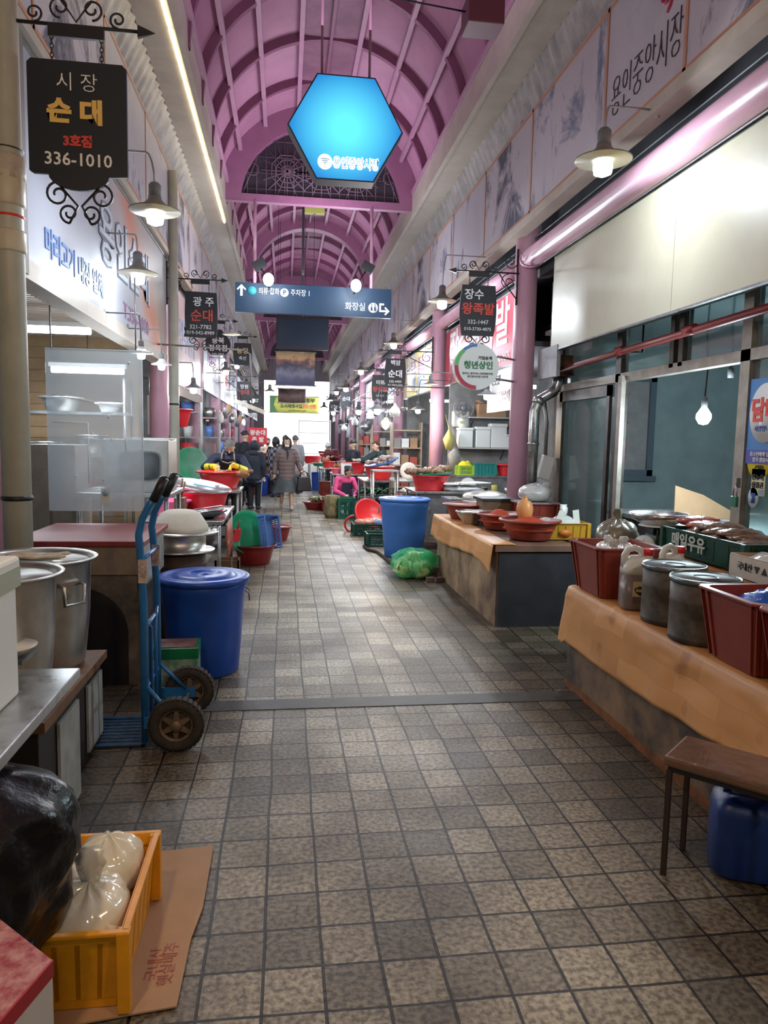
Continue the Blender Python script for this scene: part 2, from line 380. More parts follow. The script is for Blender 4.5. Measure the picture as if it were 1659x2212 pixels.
def mural_mat(name, inkc, seed, base=(0.50,0.46,0.50)):
    m_ = mat(name, base, 0.5); N, L, B = nodes(m_)
    tc = N.new('ShaderNodeTexCoord'); mp = N.new('ShaderNodeMapping'); mp.inputs['Location'].default_value = (seed*3.7, seed*1.3, seed); mp.inputs['Scale'].default_value = (1, 1.25, .8)
    L.new(tc.outputs['Object'], mp.inputs['Vector'])
    n = N.new('ShaderNodeTexNoise'); n.inputs['Scale'].default_value = 1.15; n.inputs['Detail'].default_value = 9; n.inputs['Roughness'].default_value = 0.72; n.inputs['Distortion'].default_value = 0.6
    L.new(mp.outputs[0], n.inputs['Vector']); cr = N.new('ShaderNodeValToRGB'); e = cr.color_ramp.elements
    e[0].position = .38; e[0].color = (*inkc, 1); e[1].position = .47; e[1].color = (*base, 1)
    e2 = e.new(.60); e2.color = (base[0]*.94, base[1]*.93, base[2]*.93, 1); e3 = e.new(.66); e3.color = (.33,.36,.46,1)
    L.new(n.outputs['Fac'], cr.inputs['Fac']); L.new(cr.outputs['Color'], B.inputs['Base Color']); return m_
mm = [mural_mat('ink_mural_a', (0.06,0.07,0.11), 1), mural_mat('ink_mural_b', (0.13,0.16,0.24), 2), mural_mat('ink_mural_c', (0.10,0.10,0.14), 5, (0.44,0.42,0.47)),
      mural_mat('plain_mural', (0.44,0.42,0.47), 9)]
ORG = mat('orange_border', (0.52,0.25,0.15), 0.5)
def mural(xf, y0, y1, k, side):
    t = thing('mural_panel', '', 'mural', ((xf), (y0+y1)/2, 4.46)); h = .53; w = (y1-y0)/2 - .004
    s = 1 if side == 'left' else -1
    put('panel', MB().bx(-.03, .03, -w, w, -h, h), mm[k], t)
    f_ = MB(); e = .031*s; e2 = .036*s; a, b_ = min(e, e2), max(e, e2)
    f_.bx(a, b_, -w, w, h-.045, h-.015).bx(a, b_, -w, w, -h+.015, -h+.045).bx(a, b_, -w, -w+.03, -h+.015, h-.015)
    put('border', f_, ORG, t, label='orange painted border'); return t
ys = [atx(1490,60,2.5).y, atx(1316,150,2.5).y]
yb = [ys[0]-1.35*2, ys[0]-1.35, ys[0], ys[1]]
while yb[-1] < 40: yb.append(yb[-1] + 1.75)
OR_ = ['first','second','third','fourth','fifth','sixth','seventh','eighth','ninth','tenth','eleventh','twelfth','thirteenth','fourteenth','fifteenth','sixteenth','seventeenth','eighteenth','nineteenth','twentieth','twenty-first','twenty-second','twenty-third','twenty-fourth','twenty-fifth']
ordn = ['nearest','second','third','fourth','fifth','sixth','seventh','eighth','ninth','tenth']
for i in range(len(yb)-1):
    k = 3 if i == 2 else (i*2+1) % 3
    t = mural(2.52, yb[i], yb[i+1], k, 'right')
    t['label'] = ('white panel with black brush lettering high on the right fascia' if i == 2 else 'ink-painted mural panel high on the right, next nearer than the lettered panel' if i == 1 else
        'ink-painted mural panel high on the right, %s beyond the lettered one' % OR_[i-3] if i > 2 else 'mural panel at the near end of the right fascia')
    if i == 2:
        text('용인중앙시장', .22, KLET, t, (-.034, -.02, -.24), '-X', off=-.004, sy=1.5, sx=.85, label='black brush lettering')
        sw = MB()
        for q, (r0, ph) in enumerate(((.16,0),(.11,1.1),(.07,2.2))):
            sw.tube([(-.036, -.30 + r0*math.cos(a*.35+ph)*(1-a*.02), .22 + r0*1.5*math.sin(a*.35+ph)) for a in range(14)], .012, 5)
        put('swirl', sw, mat('crimson_ink', (0.42,0.03,0.09), .5), t, label='crimson brush swirl')
i = 0; yl = 1.2
while yl < 40:
    t = mural(-1.5, yl, yl+1.75, (i+1) % 3 if i != 3 else 2, 'left')
    t['label'] = 'ink-painted mural panel on the left fascia, %s from the near end' % OR_[i]; yl += 1.75; i += 1
struct('trim_9', MB().bx(2.46, 2.60, Y0, Y1, 3.84, 3.93), BEIGE)
struct('trim_9', MB().bx(-1.58, -1.46, Y0, Y1, 3.86, 3.93), BEIGE)
# upper outer walls close the building above the stalls
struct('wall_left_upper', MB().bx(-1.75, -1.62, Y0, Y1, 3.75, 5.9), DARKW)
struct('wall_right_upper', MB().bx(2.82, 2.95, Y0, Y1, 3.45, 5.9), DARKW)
lv = MB(); y_ = 1.0
for k in range(6):
    lv.add([(2.70,Y0,3.50+k*.065),(2.70,Y1,3.50+k*.065),(2.78,Y1,3.54+k*.065),(2.78,Y0,3.54+k*.065)], [(0,1,2,3)])
struct('trim_10', lv, mat('louvre', (0.22,0.23,0.26), .5), solid=.008)
# outer shell of the shops
struct('wall_left', MB().bx(-4.1, -4.0, Y0, Y1, 0, 4.2), mat('shop_back_left', (0.30,0.30,0.31), .7, var=.3, vs=2))
struct('wall_right', MB().bx(6.0, 6.1, Y0, Y1, 0, 4.2), mat('shop_back_right', (0.26,0.29,0.30), .7, var=.3, vs=2))
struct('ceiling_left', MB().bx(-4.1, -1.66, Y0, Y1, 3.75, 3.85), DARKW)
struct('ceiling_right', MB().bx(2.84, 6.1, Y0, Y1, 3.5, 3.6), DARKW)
struct('wall_back', MB().bx(-4.1, 6.1, Y0-.1, Y0, 0, 7.2), mat('near_end_wall', (0.35,0.33,0.32), .7))
# far end: gable above the opening
struct('wall_front', MB().bx(-4.1, -1.2, Y1, Y1+.1, 0, 7.2).bx(2.6, 6.1, Y1, Y1+.1, 0, 7.2).bx(-1.2, 2.6, Y1, Y1+.1, 4.9, 7.2), mat('far_end_wall', (0.5,0.42,0.48), .6))
# ---------------------------------------------------------------- columns
def column(x, y, lab, zt=5.3, r=.125, group=None):
    t = thing('pink_column', lab, 'column', (x, y, 0))
    put('shaft', MB().lathe([(r,0),(r,zt)], 28), PINK, t)
    put('base_collar', MB().lathe([(r+.012,0),(r+.012,.10),(r,.12)], 28), PINK, t); return t
RC = [3.2, 8.0, 12.6, 17.0, 20.9, 25.0, 29.0, 33.0, 37.0]
LC = [4.35, 10.1, 14.2, 17.8, 21.0, 24.2, 29.0, 33.0, 37.0]
rn = {8.0:'pink round column beside the steel exhaust duct on the right', 12.6:'pink round column behind the red basins of brown trotters', 17.0:'pink round column behind the pale warm lamp on the right'}
for y_ in RC[1:]: column(2.66, y_, rn.get(y_, 'pink round column on the right, %s along the row from the duct' % OR_[RC.index(y_)-1]))
ln = {4.35:'pink round column at the left edge beside the grey downpipe', 10.1:'pink round column beside the wooden panel wall on the left'}
for y_ in LC: column(-1.67, y_, ln.get(y_, 'pink round column on the left, %s along the row' % OR_[LC.index(y_)]), r=.125)
# pink horizontal pipe of the roof drain, right side
t = thing('drain_pipe', 'long pink horizontal pipe above the cream signboard, joined to the column', 'pipe', (2.66, 8.0, 3.60))
put('pipe', MB().tube([(0,-.08,0),(0,-9,0.02)], .11, 20), PINK, t)
t = thing('drain_pipe', 'long pink horizontal pipe running past the red signboard to the far stalls', 'pipe', (2.66, 8.0, 3.60))
put('pipe', MB().tube([(0,.16,0),(0,28,-0.02)], .09, 16), PINK, t)
# ================================================================ lamps
BULB = emat('bulb_glow', (0.85,0.94,1.0), 75)
BULBF = emat('bulb_glow_far', (0.9,0.95,1.0), 30)
TUBEG = emat('tube_glow', (0.82,0.92,1.0), 14)
WBULB = emat('warm_bulb_glow', (1.0,0.72,0.35), 14)
ENAM = mat('cream_enamel', (0.80,0.72,0.50), 0.4)
DSH = mat('grey_shade', (0.16,0.16,0.17), 0.5); OUTSH = mat('shade_outside', (0.20,0.19,0.17), 0.5)
def shade_lamp(loc, r, arm, label, watts=40, sh=ENAM, group=None, light=True, bl=None, glow=None, color=COOL, bulb=True):
    """loc = centre of the shade rim; arm = (dx, dz) from the shade to its wall plate"""
    t = thing('shade_lamp', label, 'lamp', loc, group=group)
    k = r
    mb = MB().lathe([(k, 0), (k*.80, .07*k), (k*.46, .21*k), (k*.27, .40*k), (k*.25, .52*k)], 28)
    so = put('shade', mb, OUTSH if sh is ENAM else sh, t, solid=0)
    put('reflector', MB().lathe([(k*.23, .50*k), (k*.25, .39*k), (k*.44, .195*k), (k*.78, .06*k), (k*.98, -.006)], 28), ENAM if sh is ENAM else WHITE, so, label='pale enamel inside of the shade')
    sk_o = put('socket', MB().lathe([(k*.24,.50*k),(k*.24,.95*k),(k*.15,1.05*k)], 14), DSH, t)
    if bulb:
        put('bulb', MB().lathe([(k*.16,.42*k),(k*.30,.20*k),(k*.34,-.25*k),(k*.30,-.48*k),(k*.12,-.56*k),(0.0,-.57*k)], 16), glow or BULB, sk_o)
    dx, dz = arm; z0 = .95*k
    if dx > 0:
        if loc[2] > 2.75: dx = 2.52 - loc[0]; dz = 3.88 - loc[2]
        else: dx = 2.735 - loc[0]; dz = 2.60 - loc[2] if loc[2] < 2.5 else max(dz, z0 + .03)
    else:
        dx = (-1.515 if loc[1] < 9.7 else -1.555) - loc[0]
        if loc[2] + dz < 2.6: dz = 2.62 - loc[2]
    pts = [(0,0,z0)] + [(dx*.08*(1-math.cos(a)) , 0, z0 + (dz-z0)*math.sin(a)) for a in (.4,.8,1.2,PI/2)] + [(dx*.35,0,dz),(dx,0,dz)]
    put('arm', MB().tube(pts, max(.007, k*.04), 6).lathe([(.045,-.01),(.045,.01)], 12, M=Matrix.Translation((dx,0,dz)) @ Matrix.Rotation(PI/2, 4, 'Y')), DSH if sh is not ENAM else mat('arm_grey',(.35,.35,.34),.4,metal=.5), t)
    if light: lamp_light('lamp_light', (loc[0], loc[1], loc[2]-.62*k), watts, color, .05)
    return t
p = aty(335,455,5.0); shade_lamp(p, .165, (-.62,.36), 'shade lamp glowing before the left white signboard, below the big black sign', 24)
p = aty(298,590,6.6); shade_lamp(p, .17, (-.30,.32), 'glowing shade lamp over the blue lettering of the left white signboard', 14)
p = aty(1303,345,4.9); shade_lamp(p, .195, (.36,.42), 'large cream shade lamp glowing beside the pink horizontal pipe, upper right', 48)
p = aty(955,650,9.0); shade_lamp(p, .18, (.55,.34), 'glowing shade lamp left of the black red-lettered hanging sign, right side', 50)
p = aty(850,742,14.0); shade_lamp(p, .19, (.45,.34), 'glowing shade lamp above the black hanging sign with two phone numbers and white lettering', 70)
p = aty(780,800,19.0); shade_lamp(p, .20, (.45,.34), 'glowing shade lamp beside the small lattice bracket, fourth along the right fascia', 70)
p = aty(747,838,23.5); shade_lamp(p, .22, (.45,.34), 'glowing shade lamp over the distant black sign, fifth along the right fascia', 60, glow=BULBF)
p = aty(727,846,26.0); shade_lamp(p, .2, (.45,.3), 'small bright shade lamp, sixth along the right fascia', 50, glow=BULBF)
p = aty(714,864,30.0); shade_lamp(p, .24, (.4,.3), 'small bright shade lamp, seventh along the right fascia', 50, glow=BULBF)
p = aty(700,880,35.0); shade_lamp(p, .24, (.4,.3), 'small bright shade lamp, eighth and farthest along the right fascia', 40, glow=BULBF)
p = aty(500,722,12.2); shade_lamp(p, .15, (-.5,.25), 'dim shade lamp with a yellowish rim between the two nearest left black signs', 12, bulb=False, light=False)
p = aty(305,762,6.5); shade_lamp(p, .10, (-.35,.22), 'small downlight on the rod next to the wooden panel wall', 22, sh=mat('lamp_white',(.7,.7,.68),.4))
p = aty(349,787,7.4); shade_lamp(p, .10, (-.3,.22), 'small round downlight in front of the pink column top on the left', 22, sh=MATS['lamp_white'])
p = aty(418,838,10.6); shade_lamp(p, .14, (-.35,.2), 'bluish lamp under the dark canopy beyond the left grey pipe', 30, sh=DSH)
p = aty(488,800,15.5); shade_lamp(p, .17, (-.4,.25), 'bright lamp under the round-topped black sign on the left', 45, glow=BULBF)
p = aty(512,718+70,19); shade_lamp(p, .18, (-.4,.25), 'bright lamp beside the fourth black sign on the left', 45, glow=BULBF)
p = aty(545,862,22); shade_lamp(p, .2, (-.4,.25), 'bright lamp in the left far row, left of the yellow banner', 40, glow=BULBF)
p = aty(583,845,26); shade_lamp(p, .22, (-.3,.3), 'bright lamp just left of the landscape banner', 40, glow=BULBF)
p = aty(556,880,30); shade_lamp(p, .2, (-.4,.3), 'bright lamp below the left end of the yellow banner', 30, glow=BULBF)
# stall lamps on the right hanging low over the counters
for (px, py, y, r, w, lb) in ((1052,852,9.4,.13,26,'small stall lamp below the round white sign'), (930,830,10.6,.12,0,'thin grey stall lamp left of the round white sign'),
        (903,884,12.0,.13,24,'stall lamp bent over the blue-rimmed basin on the right'), (815,884,15,.2,30,'wide grey shade hanging over the far right stall'),
        (775,886,18,.2,26,'wide grey shade over the vendor in the beanie'), (720,889,23,.2,22,'small wide shade in the far right row')):
    p = aty(px, py, y); shade_lamp(p, r, (.4,.22), lb, w or 5, sh=DSH, light=w > 0, glow=BULBF, bulb=w > 0)
def bare_bulb(loc, r, lz, label, glow, watts, color, lit=True):
    t = thing('hanging_bulb', label, 'lamp', loc)
    if lit: put('bulb', MB().lathe([(0,-r*1.15),(r*.6,-r),(r,-.3*r),(r,.3*r),(r*.55,1.0*r),(r*.35,1.3*r)], 18), glow, t)
    put('socket', MB().lathe([(.022,1.2*r),(.024,1.2*r+.07),(.01,1.2*r+.09)], 12), DSH, t)
    put('cord', MB().tube([(0,0,1.2*r+.08),(.01,0,lz*.4),(-.01,0,lz*.7),(0,0,lz)], .006, 5), IRON, t)
    if lit: lamp_light('bulb_light', (loc[0], loc[1], loc[2]-r-.1), watts, color, .06)
    return t
bare_bulb(aty(1520,900,5.2), .055, 2.76-aty(1520,900,5.2).z, 'round white bulb glowing inside the glazed shop on the right', emat('shop_bulb', (.8,.95,1.0), 40), 75, (0.72,0.92,1.0))
bare_bulb(aty(1577,830,5.2), .04, 2.76-aty(1577,830,5.2).z, 'empty black bulb socket hanging inside the glazed shop', BULB, 0, COOL, False)
t = bare_bulb(aty(833,914,12.2), .07, .5, 'warm yellow bulb in a cage beside the right-hand columns', WBULB, 20, (1,.7,.35))
cg = MB()
for a in range(6): cg.tube([(.0,0,.12),(.085*math.cos(a),.085*math.sin(a),.05),(.09*math.cos(a),.09*math.sin(a),-.04),(0,0,-.11)], .005, 4)
put('cage', cg, DSH, t); put('arm', MB().tube([(0,0,.45),(.2,0,.62),(2.735-t.location.x,0,.62)], .012, 6), DSH, t)
# fluorescent tubes in the left stall
for i, (px, py, y, lb) in enumerate(((108,712,7.2,'glowing white tube lamp under the slatted ceiling of the left stall'), (190,800,8.0,'glowing white tube lamp seen through the clear plastic screen'))):
    p = aty(px, py, y); t = thing('tube_lamp', lb, 'lamp', p)
    put('tube', MB().tube([(-.36,0,0),(.36,0,0)], .035, 12), TUBEG, t)
    put('housing', MB().bx(-.38,.38,-.04,.04,.03,.07), WHITE, t)
    put('cord', MB().tube([(0,0,.07),(0,0,2.78-p.z)], .005, 5), IRON, t)
    lamp_light('tube_light', (p.x, y, p.z-.05), 34, (0.80,0.91,1.0), .1, 'AREA', (0,0,0), sx=.7)
# ================================================================ hanging black signs on scroll brackets
def curl(c, r, turns=1.3, a0=0, sgn=1, n=22):
    return [(c[0] + r*(1-.72*i/n)*math.cos(a0 + sgn*turns*2*PI*i/n), 0, c[1] + r*(1-.72*i/n)*math.sin(a0 + sgn*turns*2*PI*i/n)) for i in range(n+1)]
def outline(w, h, style):
    a, b = w/2, h/2
    if style == 'lobe':      # square with a bowed lower lobe
        P = [(-a+.02,b),(a-.02,b),(a,b-.02),(a,-b*.78)]; P += [(a*.66,-b*.80)]
        P += [(a*.62*math.cos(q), -b*.80 - b*.24*math.sin(q)) for q in [PI*k/12 for k in range(0, 13)]]
        P += [(-a*.66,-b*.80),(-a+.02,-b*.80),(-a,-b*.76),(-a,b-.02)]
    elif style == 'barrel':
        P = [(-a*.9,b),(a*.9,b)] + [(a*(.9+.1*math.sin(PI*k/8)), b - 2*b*k/8) for k in range(1, 8)] + [(a*.86,-b),(-a*.86,-b)] + [(-a*(.86+.14*math.sin(PI*k/8)), -b + 2*b*k/8) for k in range(1, 8)]
    elif style == 'wave':
        P = [(-a*.95,b),(a*.95,b*.97)] + [(a*(.95+.06*math.sin(PI*k/8)), b - 2*b*k/8) for k in range(1, 8)] + [(a*.9,-b),(-a,-b*.96)] + [(-a*(.86+.0*k)+a*.06*math.sin(PI*k/8)*-1, -b + 2*b*k/8) for k in range(1, 8)]
    elif style == 'round':
        P = [(-a*.45,b*.82),(-a*.3,b),(a*.3,b),(a*.45,b*.82)] + [(a*math.sin(q), b*.1 + b*.72*math.cos(q)) for q in [PI*(.22+.63*k/10) for k in range(11)]] + [(-a*math.sin(q), b*.1 + b*.72*math.cos(q)) for q in [PI*(.85-.63*k/10) for k in range(11)]]
    else: P = [(-a,b),(a,b),(a,-b),(-a,-b)]
    return P[::-1]
def hang_sign(loc, w, h, style, texts, label, side, wall, bm=None, ornament=True, scale=1):
    """side: 'L' bracket comes from a column on the left (-x), 'R' from the right; wall: distance to it"""
    t = thing('hanging_sign', label, 'sign', loc); wall = (loc.x + 1.56 if loc.y > 5 else loc.x + 1.36) if side == 'L' else 2.55 - loc.x
    put('board', MB().prism(outline(w, h, style), .025), bm or BLACK, t, bevel=.003)
    for (s_, size, m_, x, z, kw) in texts: text(s_, size, m_, t, (x, -.003, z), '-Y', **kw)
    sg = -1 if side == 'L' else 1
    zt = h/2 + .16*w/.45; b_ = MB()
    b_.tube([(sg*wall,0.012,zt),(-sg*w*.62,0.012,zt)], .009, 6)
    b_.prism([(-w*.28,zt-.06),(w*.28,zt-.06),(w*.28,zt),(-w*.28,zt)], .02)
    xt = -sg*w*.62
    b_.add([(xt,0,zt+.03),(xt,0,zt-.03),(xt-sg*.09,0.012,zt),(xt,.024,zt+.03),(xt,.024,zt-.03)], [(0,1,2),(3,2,4),(0,2,3),(1,4,2),(0,3,4,1)])
    def cc(c, r, **k): b_.tube([(q[0], .012, q[2]) for q in curl(c, r, **k)], .006, 5)
    r_ = w*.11
    cc((-w*.16,zt+r_*1.6), r_, a0=-1.57, sgn=-1); cc((w*.16,zt+r_*1.6), r_, a0=-1.57)
    cc((-w*.42,zt+r_*.9), r_*.8, a0=-1.57); cc((w*.42,zt+r_*.9), r_*.8, a0=-1.57, sgn=-1)
    b_.tube([(-w*.16,.012,zt+r_*2.4),(0,.012,zt+.02),(w*.16,.012,zt+r_*2.4)], .006, 5)
    if wall > w*.7:
        xm = sg*(wall-.02)
        b_.tube([(xm,.012,zt+.26),(xm,.012,zt-.34)], .012, 5)
        cc((sg*(wall-.10),zt+.12), .08, a0=0, sgn=-sg); cc((sg*(wall-.12),zt-.10), .09, a0=PI/2, sgn=sg)
        b_.tube([(sg*w*.55,.012,zt-.01),(sg*(w*.6+.05),.012,zt-.12),(xm,.012,zt-.28)], .007, 5)
    put('bracket', b_, IRON, t)
    for x in (-w*.25, w*.25):
        c_ = MB(); zz = zt - .05; a = 0
        while zz > h/2 + .005:
            M_ = Matrix.Translation((x, .012, zz-.01)) @ Matrix.Rotation(a, 4, 'Z')
            c_.tube([(.008*math.cos(q), 0, .015*math.sin(q)) for q in [2*PI*k/8 for k in range(8)]], .003, 4, M=M_, closed=True); zz -= .022; a += PI/2
        put('chain', c_, IRON, t)
    if ornament:
        o_ = MB(); zb = -h*.5
        def oc(c, r, **k): o_.tube([(q[0], .012, q[2]) for q in curl(c, r, **k)], .0065, 5)
        rr_ = w*.13
        oc((-w*.22, zb-rr_*.55), rr_, a0=PI/2, sgn=1); oc((w*.22, zb-rr_*.55), rr_, a0=PI/2, sgn=-1)
        oc((-w*.11, zb-rr_*2.0), rr_*.8, a0=-PI/2, sgn=-1); oc((w*.11, zb-rr_*2.0), rr_*.8, a0=-PI/2, sgn=1)
        o_.tube([(-w*.2,.012,zb+.01),(-w*.02,.012,zb-rr_*1.4),(-w*.11,.012,zb-rr_*2.8)], .0065, 5)
        o_.tube([(w*.2,.012,zb+.01),(w*.02,.012,zb-rr_*1.4),(w*.11,.012,zb-rr_*2.8)], .0065, 5)
        put('scroll', o_, IRON, t)
    return t
B_ = dict(off=.0018); N0 = dict()
p = aty(168,270,4.06)
hang_sign(p, .485, .62, 'lobe', [('시 장', .098, WLET, .0, .20, dict(off=-.001)), ('순 대', .125, YLET, -.01, .055, dict(off=.006, sx=1.05)), ('3호점', .062, RLET, 0, -.085, dict(off=.003)), ('336-1010', .088, WLET, 0, -.175, dict(off=.001))],
    'large black hanging sign with yellow and white lettering, nearest on the left', 'L', .36)
p = aty(433,680,10.0)
hang_sign(p, .44, .60, 'wave', [('광 주', .13, WLET, .04, .16, B_), ('순대', .165, RLET, .02, -.02, B_), ('321-7782', .075, WLET, 0, -.16, N0), ('019-542-8989', .064, WLET, 0, -.235, N0)],
    'black hanging sign with red lettering and a long phone number on the left', 'L', .40)
p = aty(471,748,14.2)
hang_sign(p, .47, .62, 'round', [('충북', .13, WLET, 0, .10, B_), ('정육점', .13, WLET, 0, -.04, B_), ('335-2935', .06, WLET, 0, -.15, N0)],
    'black hanging sign with a pot-shaped top on the left', 'L', .30)
p = aty(524,765,17.8)
hang_sign(p, .44, .52, 'barrel', [('농장', .15, YLET, 0, .07, B_), ('축산', .10, WLET, 0, -.1, N0)], 'black hanging sign with yellow lettering, fourth on the left', 'L', .5)
p = aty(528,845,21.0)
hang_sign(p, .44, .52, 'barrel', [('망원', .13, WLET, 0, .12, B_), ('순대', .15, RLET, 0, -.04, B_)], 'black hanging sign hanging low in the far left row, red lettering', 'L', .3)
p = aty(549,872,24.2)
hang_sign(p, .44, .6, 'barrel', [('전 집', .13, WLET, 0, .1, B_)], 'farthest black hanging sign on the left beside the yellow banner', 'L', .4)
p = aty(1033,671,7.9)
hang_sign(p, .415, .545, 'barrel', [('장수', .12, WLET, -.05, .165, B_), ('왕족발', .135, RLET, 0, .01, dict(off=.003)), ('332-1447', .062, WLET, 0, -.125, N0), ('010-3730-4075', .05, WLET, 0, -.20, N0)],
    'black hanging sign with red lettering above the round white sign on the right', 'R', .50)
p = aty(854,806,12.5)
hang_sign(p, .37, .50, 'barrel', [('백암', .095, WLET, 0, .17, B_), ('순대', .14, WLET, 0, -.02, dict(off=.003)), ('335-4450', .058, WLET, 0, -.145, N0), ('011-9264-4450', .042, WLET, 0, -.205, N0)],
    'black hanging sign with all-white lettering in the middle of the right row', 'R', .52)
p = aty(821,838,17.0)
hang_sign(p, .40, .60, 'barrel', [('미화', .11, WLET, 0, .12, B_), ('왕족발', .13, RLET, 0, -.04, B_), ('335-5522', .05, WLET, 0, -.18, N0)], 'black hanging sign partly behind the all-white-lettered one on the right', 'R', .35)
p = aty(748,862,25.0)
hang_sign(p, .42, .50, 'barrel', [('순대', .15, WLET, 0, 0, B_)], 'small distant black hanging sign below the fifth right lamp', 'R', .4)
p = aty(722,880,29.0)
hang_sign(p, .42, .50, 'barrel', [('족발', .15, WLET, 0, 0, B_)], 'smallest distant black hanging sign on the right', 'R', .4)
# round white merchant sign
p = aty(1027,793,7.7)
t = thing('round_sign', 'round white lightbox sign with a blue, green and red rim, on the right', 'sign', p)
RR = .245
put('board', MB().lathe([(RR,-.05),(RR,.05)], 40, M=Matrix.Rotation(PI/2,4,'X'), smooth=False), mat('sign_white', (.72,.74,.73), .4), t)
def ring(a0, a1, r0, r1, y=-.053, n=16):
    P = [(r1*math.cos(a0+(a1-a0)*k/n), r1*math.sin(a0+(a1-a0)*k/n)) for k in range(n+1)] + [(r0*math.cos(a1-(a1-a0)*k/n), r0*math.sin(a1-(a1-a0)*k/n)) for k in range(n+1)]
    return MB().prism(P, .003, Matrix.Translation((0, y, 0)))
put('rim_band', ring(PI*.5, PI*.72, .21, .243), mat('band_blue', (.07,.2,.5), .4), t, label='blue rim band')
put('rim_band', ring(PI*.72, PI*.99, .20, .243), mat('band_green', (.13,.45,.13), .4), t, label='green rim band')
put('rim_band', ring(PI*.99, PI*1.5, .20, .243), mat('band_red', (.42,.02,.06), .4), t, label='dark red rim band')
text('가업승계', .042, KLET, t, (.09,-.055,.09), off=.001); text('청년상인', .088, GLET, t, (.02,-.055,.01), off=.003)
text('용인시, 용인시노사민정협의회,', .027, KLET, t, (.015,-.055,-.075)); text('용인중앙시장 상인회', .027, KLET, t, (.015,-.055,-.108))
put('bracket', MB().tube([(.24,.0,.12),(.54,.29,.12)], .012, 6).tube([(.24,.0,-.12),(.54,.29,-.12)], .012, 6), DSTEEL, t)
# hexagonal light box
p = aty(747,277,6.3); t = thing('hexagonal_lightbox', 'glowing blue hexagonal light box hanging in the middle of the arcade', 'sign', p)
HR = .47
hp = [(HR*math.cos(PI/3*k), HR*math.sin(PI/3*k)) for k in range(6)]
put('casing', MB().prism([(x*1.03, z*1.03) for x, z in hp], .16, Matrix.Translation((0,.004,0))), mat('lightbox_casing', (.03,.03,.05), .4), t)
hx = mat('lightbox_face', (0.05,0.45,0.85), .4); N, L, B = nodes(hx)
tc = N.new('ShaderNodeTexCoord'); ln_ = N.new('ShaderNodeVectorMath'); ln_.operation = 'LENGTH'; L.new(tc.outputs['Object'], ln_.inputs[0])
cr = N.new('ShaderNodeValToRGB'); cr.color_ramp.elements[0].color = (0.12,0.80,1,1); cr.color_ramp.elements[1].color = (0.008,0.20,0.55,1); cr.color_ramp.elements[1].position = .46; cr.color_ramp.elements[0].position = .1
L.new(ln_.outputs['Value'], cr.inputs[0]); L.new(cr.outputs[0], B.inputs['Emission Color']); B.inputs['Emission Strength'].default_value = 1.1; B.inputs['Base Color'].default_value = (0.02,0.1,0.2,1)
put('face', MB().prism(hp, .006), hx, t); put('face', MB().prism(hp, .006, Matrix.Translation((0,.165,0))), hx, t)
LW = emat('lightbox_white', (1,1,1), 1.3)
put('emblem', MB().lathe([(.062,-.003),(.062,.003)], 24, M=Matrix.Translation((-.17,-.004,-.28)) @ Matrix.Rotation(PI/2,4,'X')), LW, t, label='round white emblem')
em = MB()
for k in range(4): em.tube([(-.205+.01*k,-.010,-.262-.014*k),(-.17,-.010,-.256-.014*k),(-.135-.01*k,-.010,-.262-.014*k)], .003, 4)
put('emblem_mark', em, mat('emblem_blue',(.05,.35,.6),.5), t)
text('용인중앙시장', .098, LW, t, (.09,-.006,-.285), off=.007, sx=.72); text('용인중앙시장', .098, mat('sign_sky',(.1,.45,.75),.5), t, (.09,-.010,-.285), off=-.002, sx=.72, ext=.001)
rd = MB()
for x in (-.2, .2): rd.tube([(x,.08,HR*.87),(x,.08,6.9-p.z)], .012, 6)
put('hanger', rd, VRIB, t)
# blue direction sign
p0 = aty(508,641,12.2); p1 = aty(845,656,12.2); w = p1.x - p0.x
t = thing('direction_sign', 'long dark blue direction sign with white arrows across the arcade', 'sign', ((p0.x+p1.x)/2, 12.2, p0.z))
put('panel', MB().bx(-w/2,w/2,0,.08,-.235,.235), mat('sign_navy', (0.010,0.04,0.09), .5), t, bevel=.004)
SW_ = mat('sign_white_print', (.85,.88,.9), .4, emit=(.8,.9,1), es=.1)
ar = MB().prism([(-.02,-.09),(.02,-.09),(.02,.04),(.06,0),(.075,.018),(0,.095),(-.075,.018),(-.06,0),(-.02,.04)], .004, Matrix.Translation((-w/2+.10,-.005,.11)))
ar.prism([(-.08,-.02),(-.08,.09),(.0,.09),(.0,.06),(-.05,.06),(-.05,-.02),(.04,-.02),(.005,.015),(.025,.035),(.095,-.035),(.025,-.105),(.005,-.085),(.04,-.05),(-.08,-.05)], .004, Matrix.Translation((w/2-.12,-.005,-.09)))
put('arrows', ar, SW_, t)
def disc(x, z, r, m_, nm, y=-.005): return put(nm, MB().lathe([(r,-.003),(r,.003)], 24, M=Matrix.Translation((x,y,z)) @ Matrix.Rotation(PI/2,4,'X')), m_, t)
disc(-w/2+.27,.11,.068, mat('sign_teal',(.05,.4,.5),.5), 'pictogram'); disc(-w/2+.79,.10,.068, SW_, 'pictogram'); disc(w/2-.30,-.08,.082, SW_, 'pictogram')
ps = MB()
for dx in (-.028,.028): ps.lathe([(0,.03),(.013,.043),(0,.056)], 8, c=(w/2-.30+dx,-.011,-.075), sy=.3).prism([(-.018,-.045),(.018,-.045),(.010,.025),(-.010,.025)], .004, Matrix.Translation((w/2-.30+dx,-.013,-.08)))
put('pictogram_figures', ps, MATS['sign_navy'], t)
text('P', .10, MATS['sign_navy'], t, (-w/2+.79,-.010,.10), off=.003)
text('의류·잡화', .115, SW_, t, (-w/2+.54,-.006,.105), sx=.75); text('주차장 1', .115, SW_, t, (-w/2+1.05,-.006,.10), sx=.8); text('화장실', .14, SW_, t, (w/2-.60,-.006,-.08), sx=.9)
hg = MB()
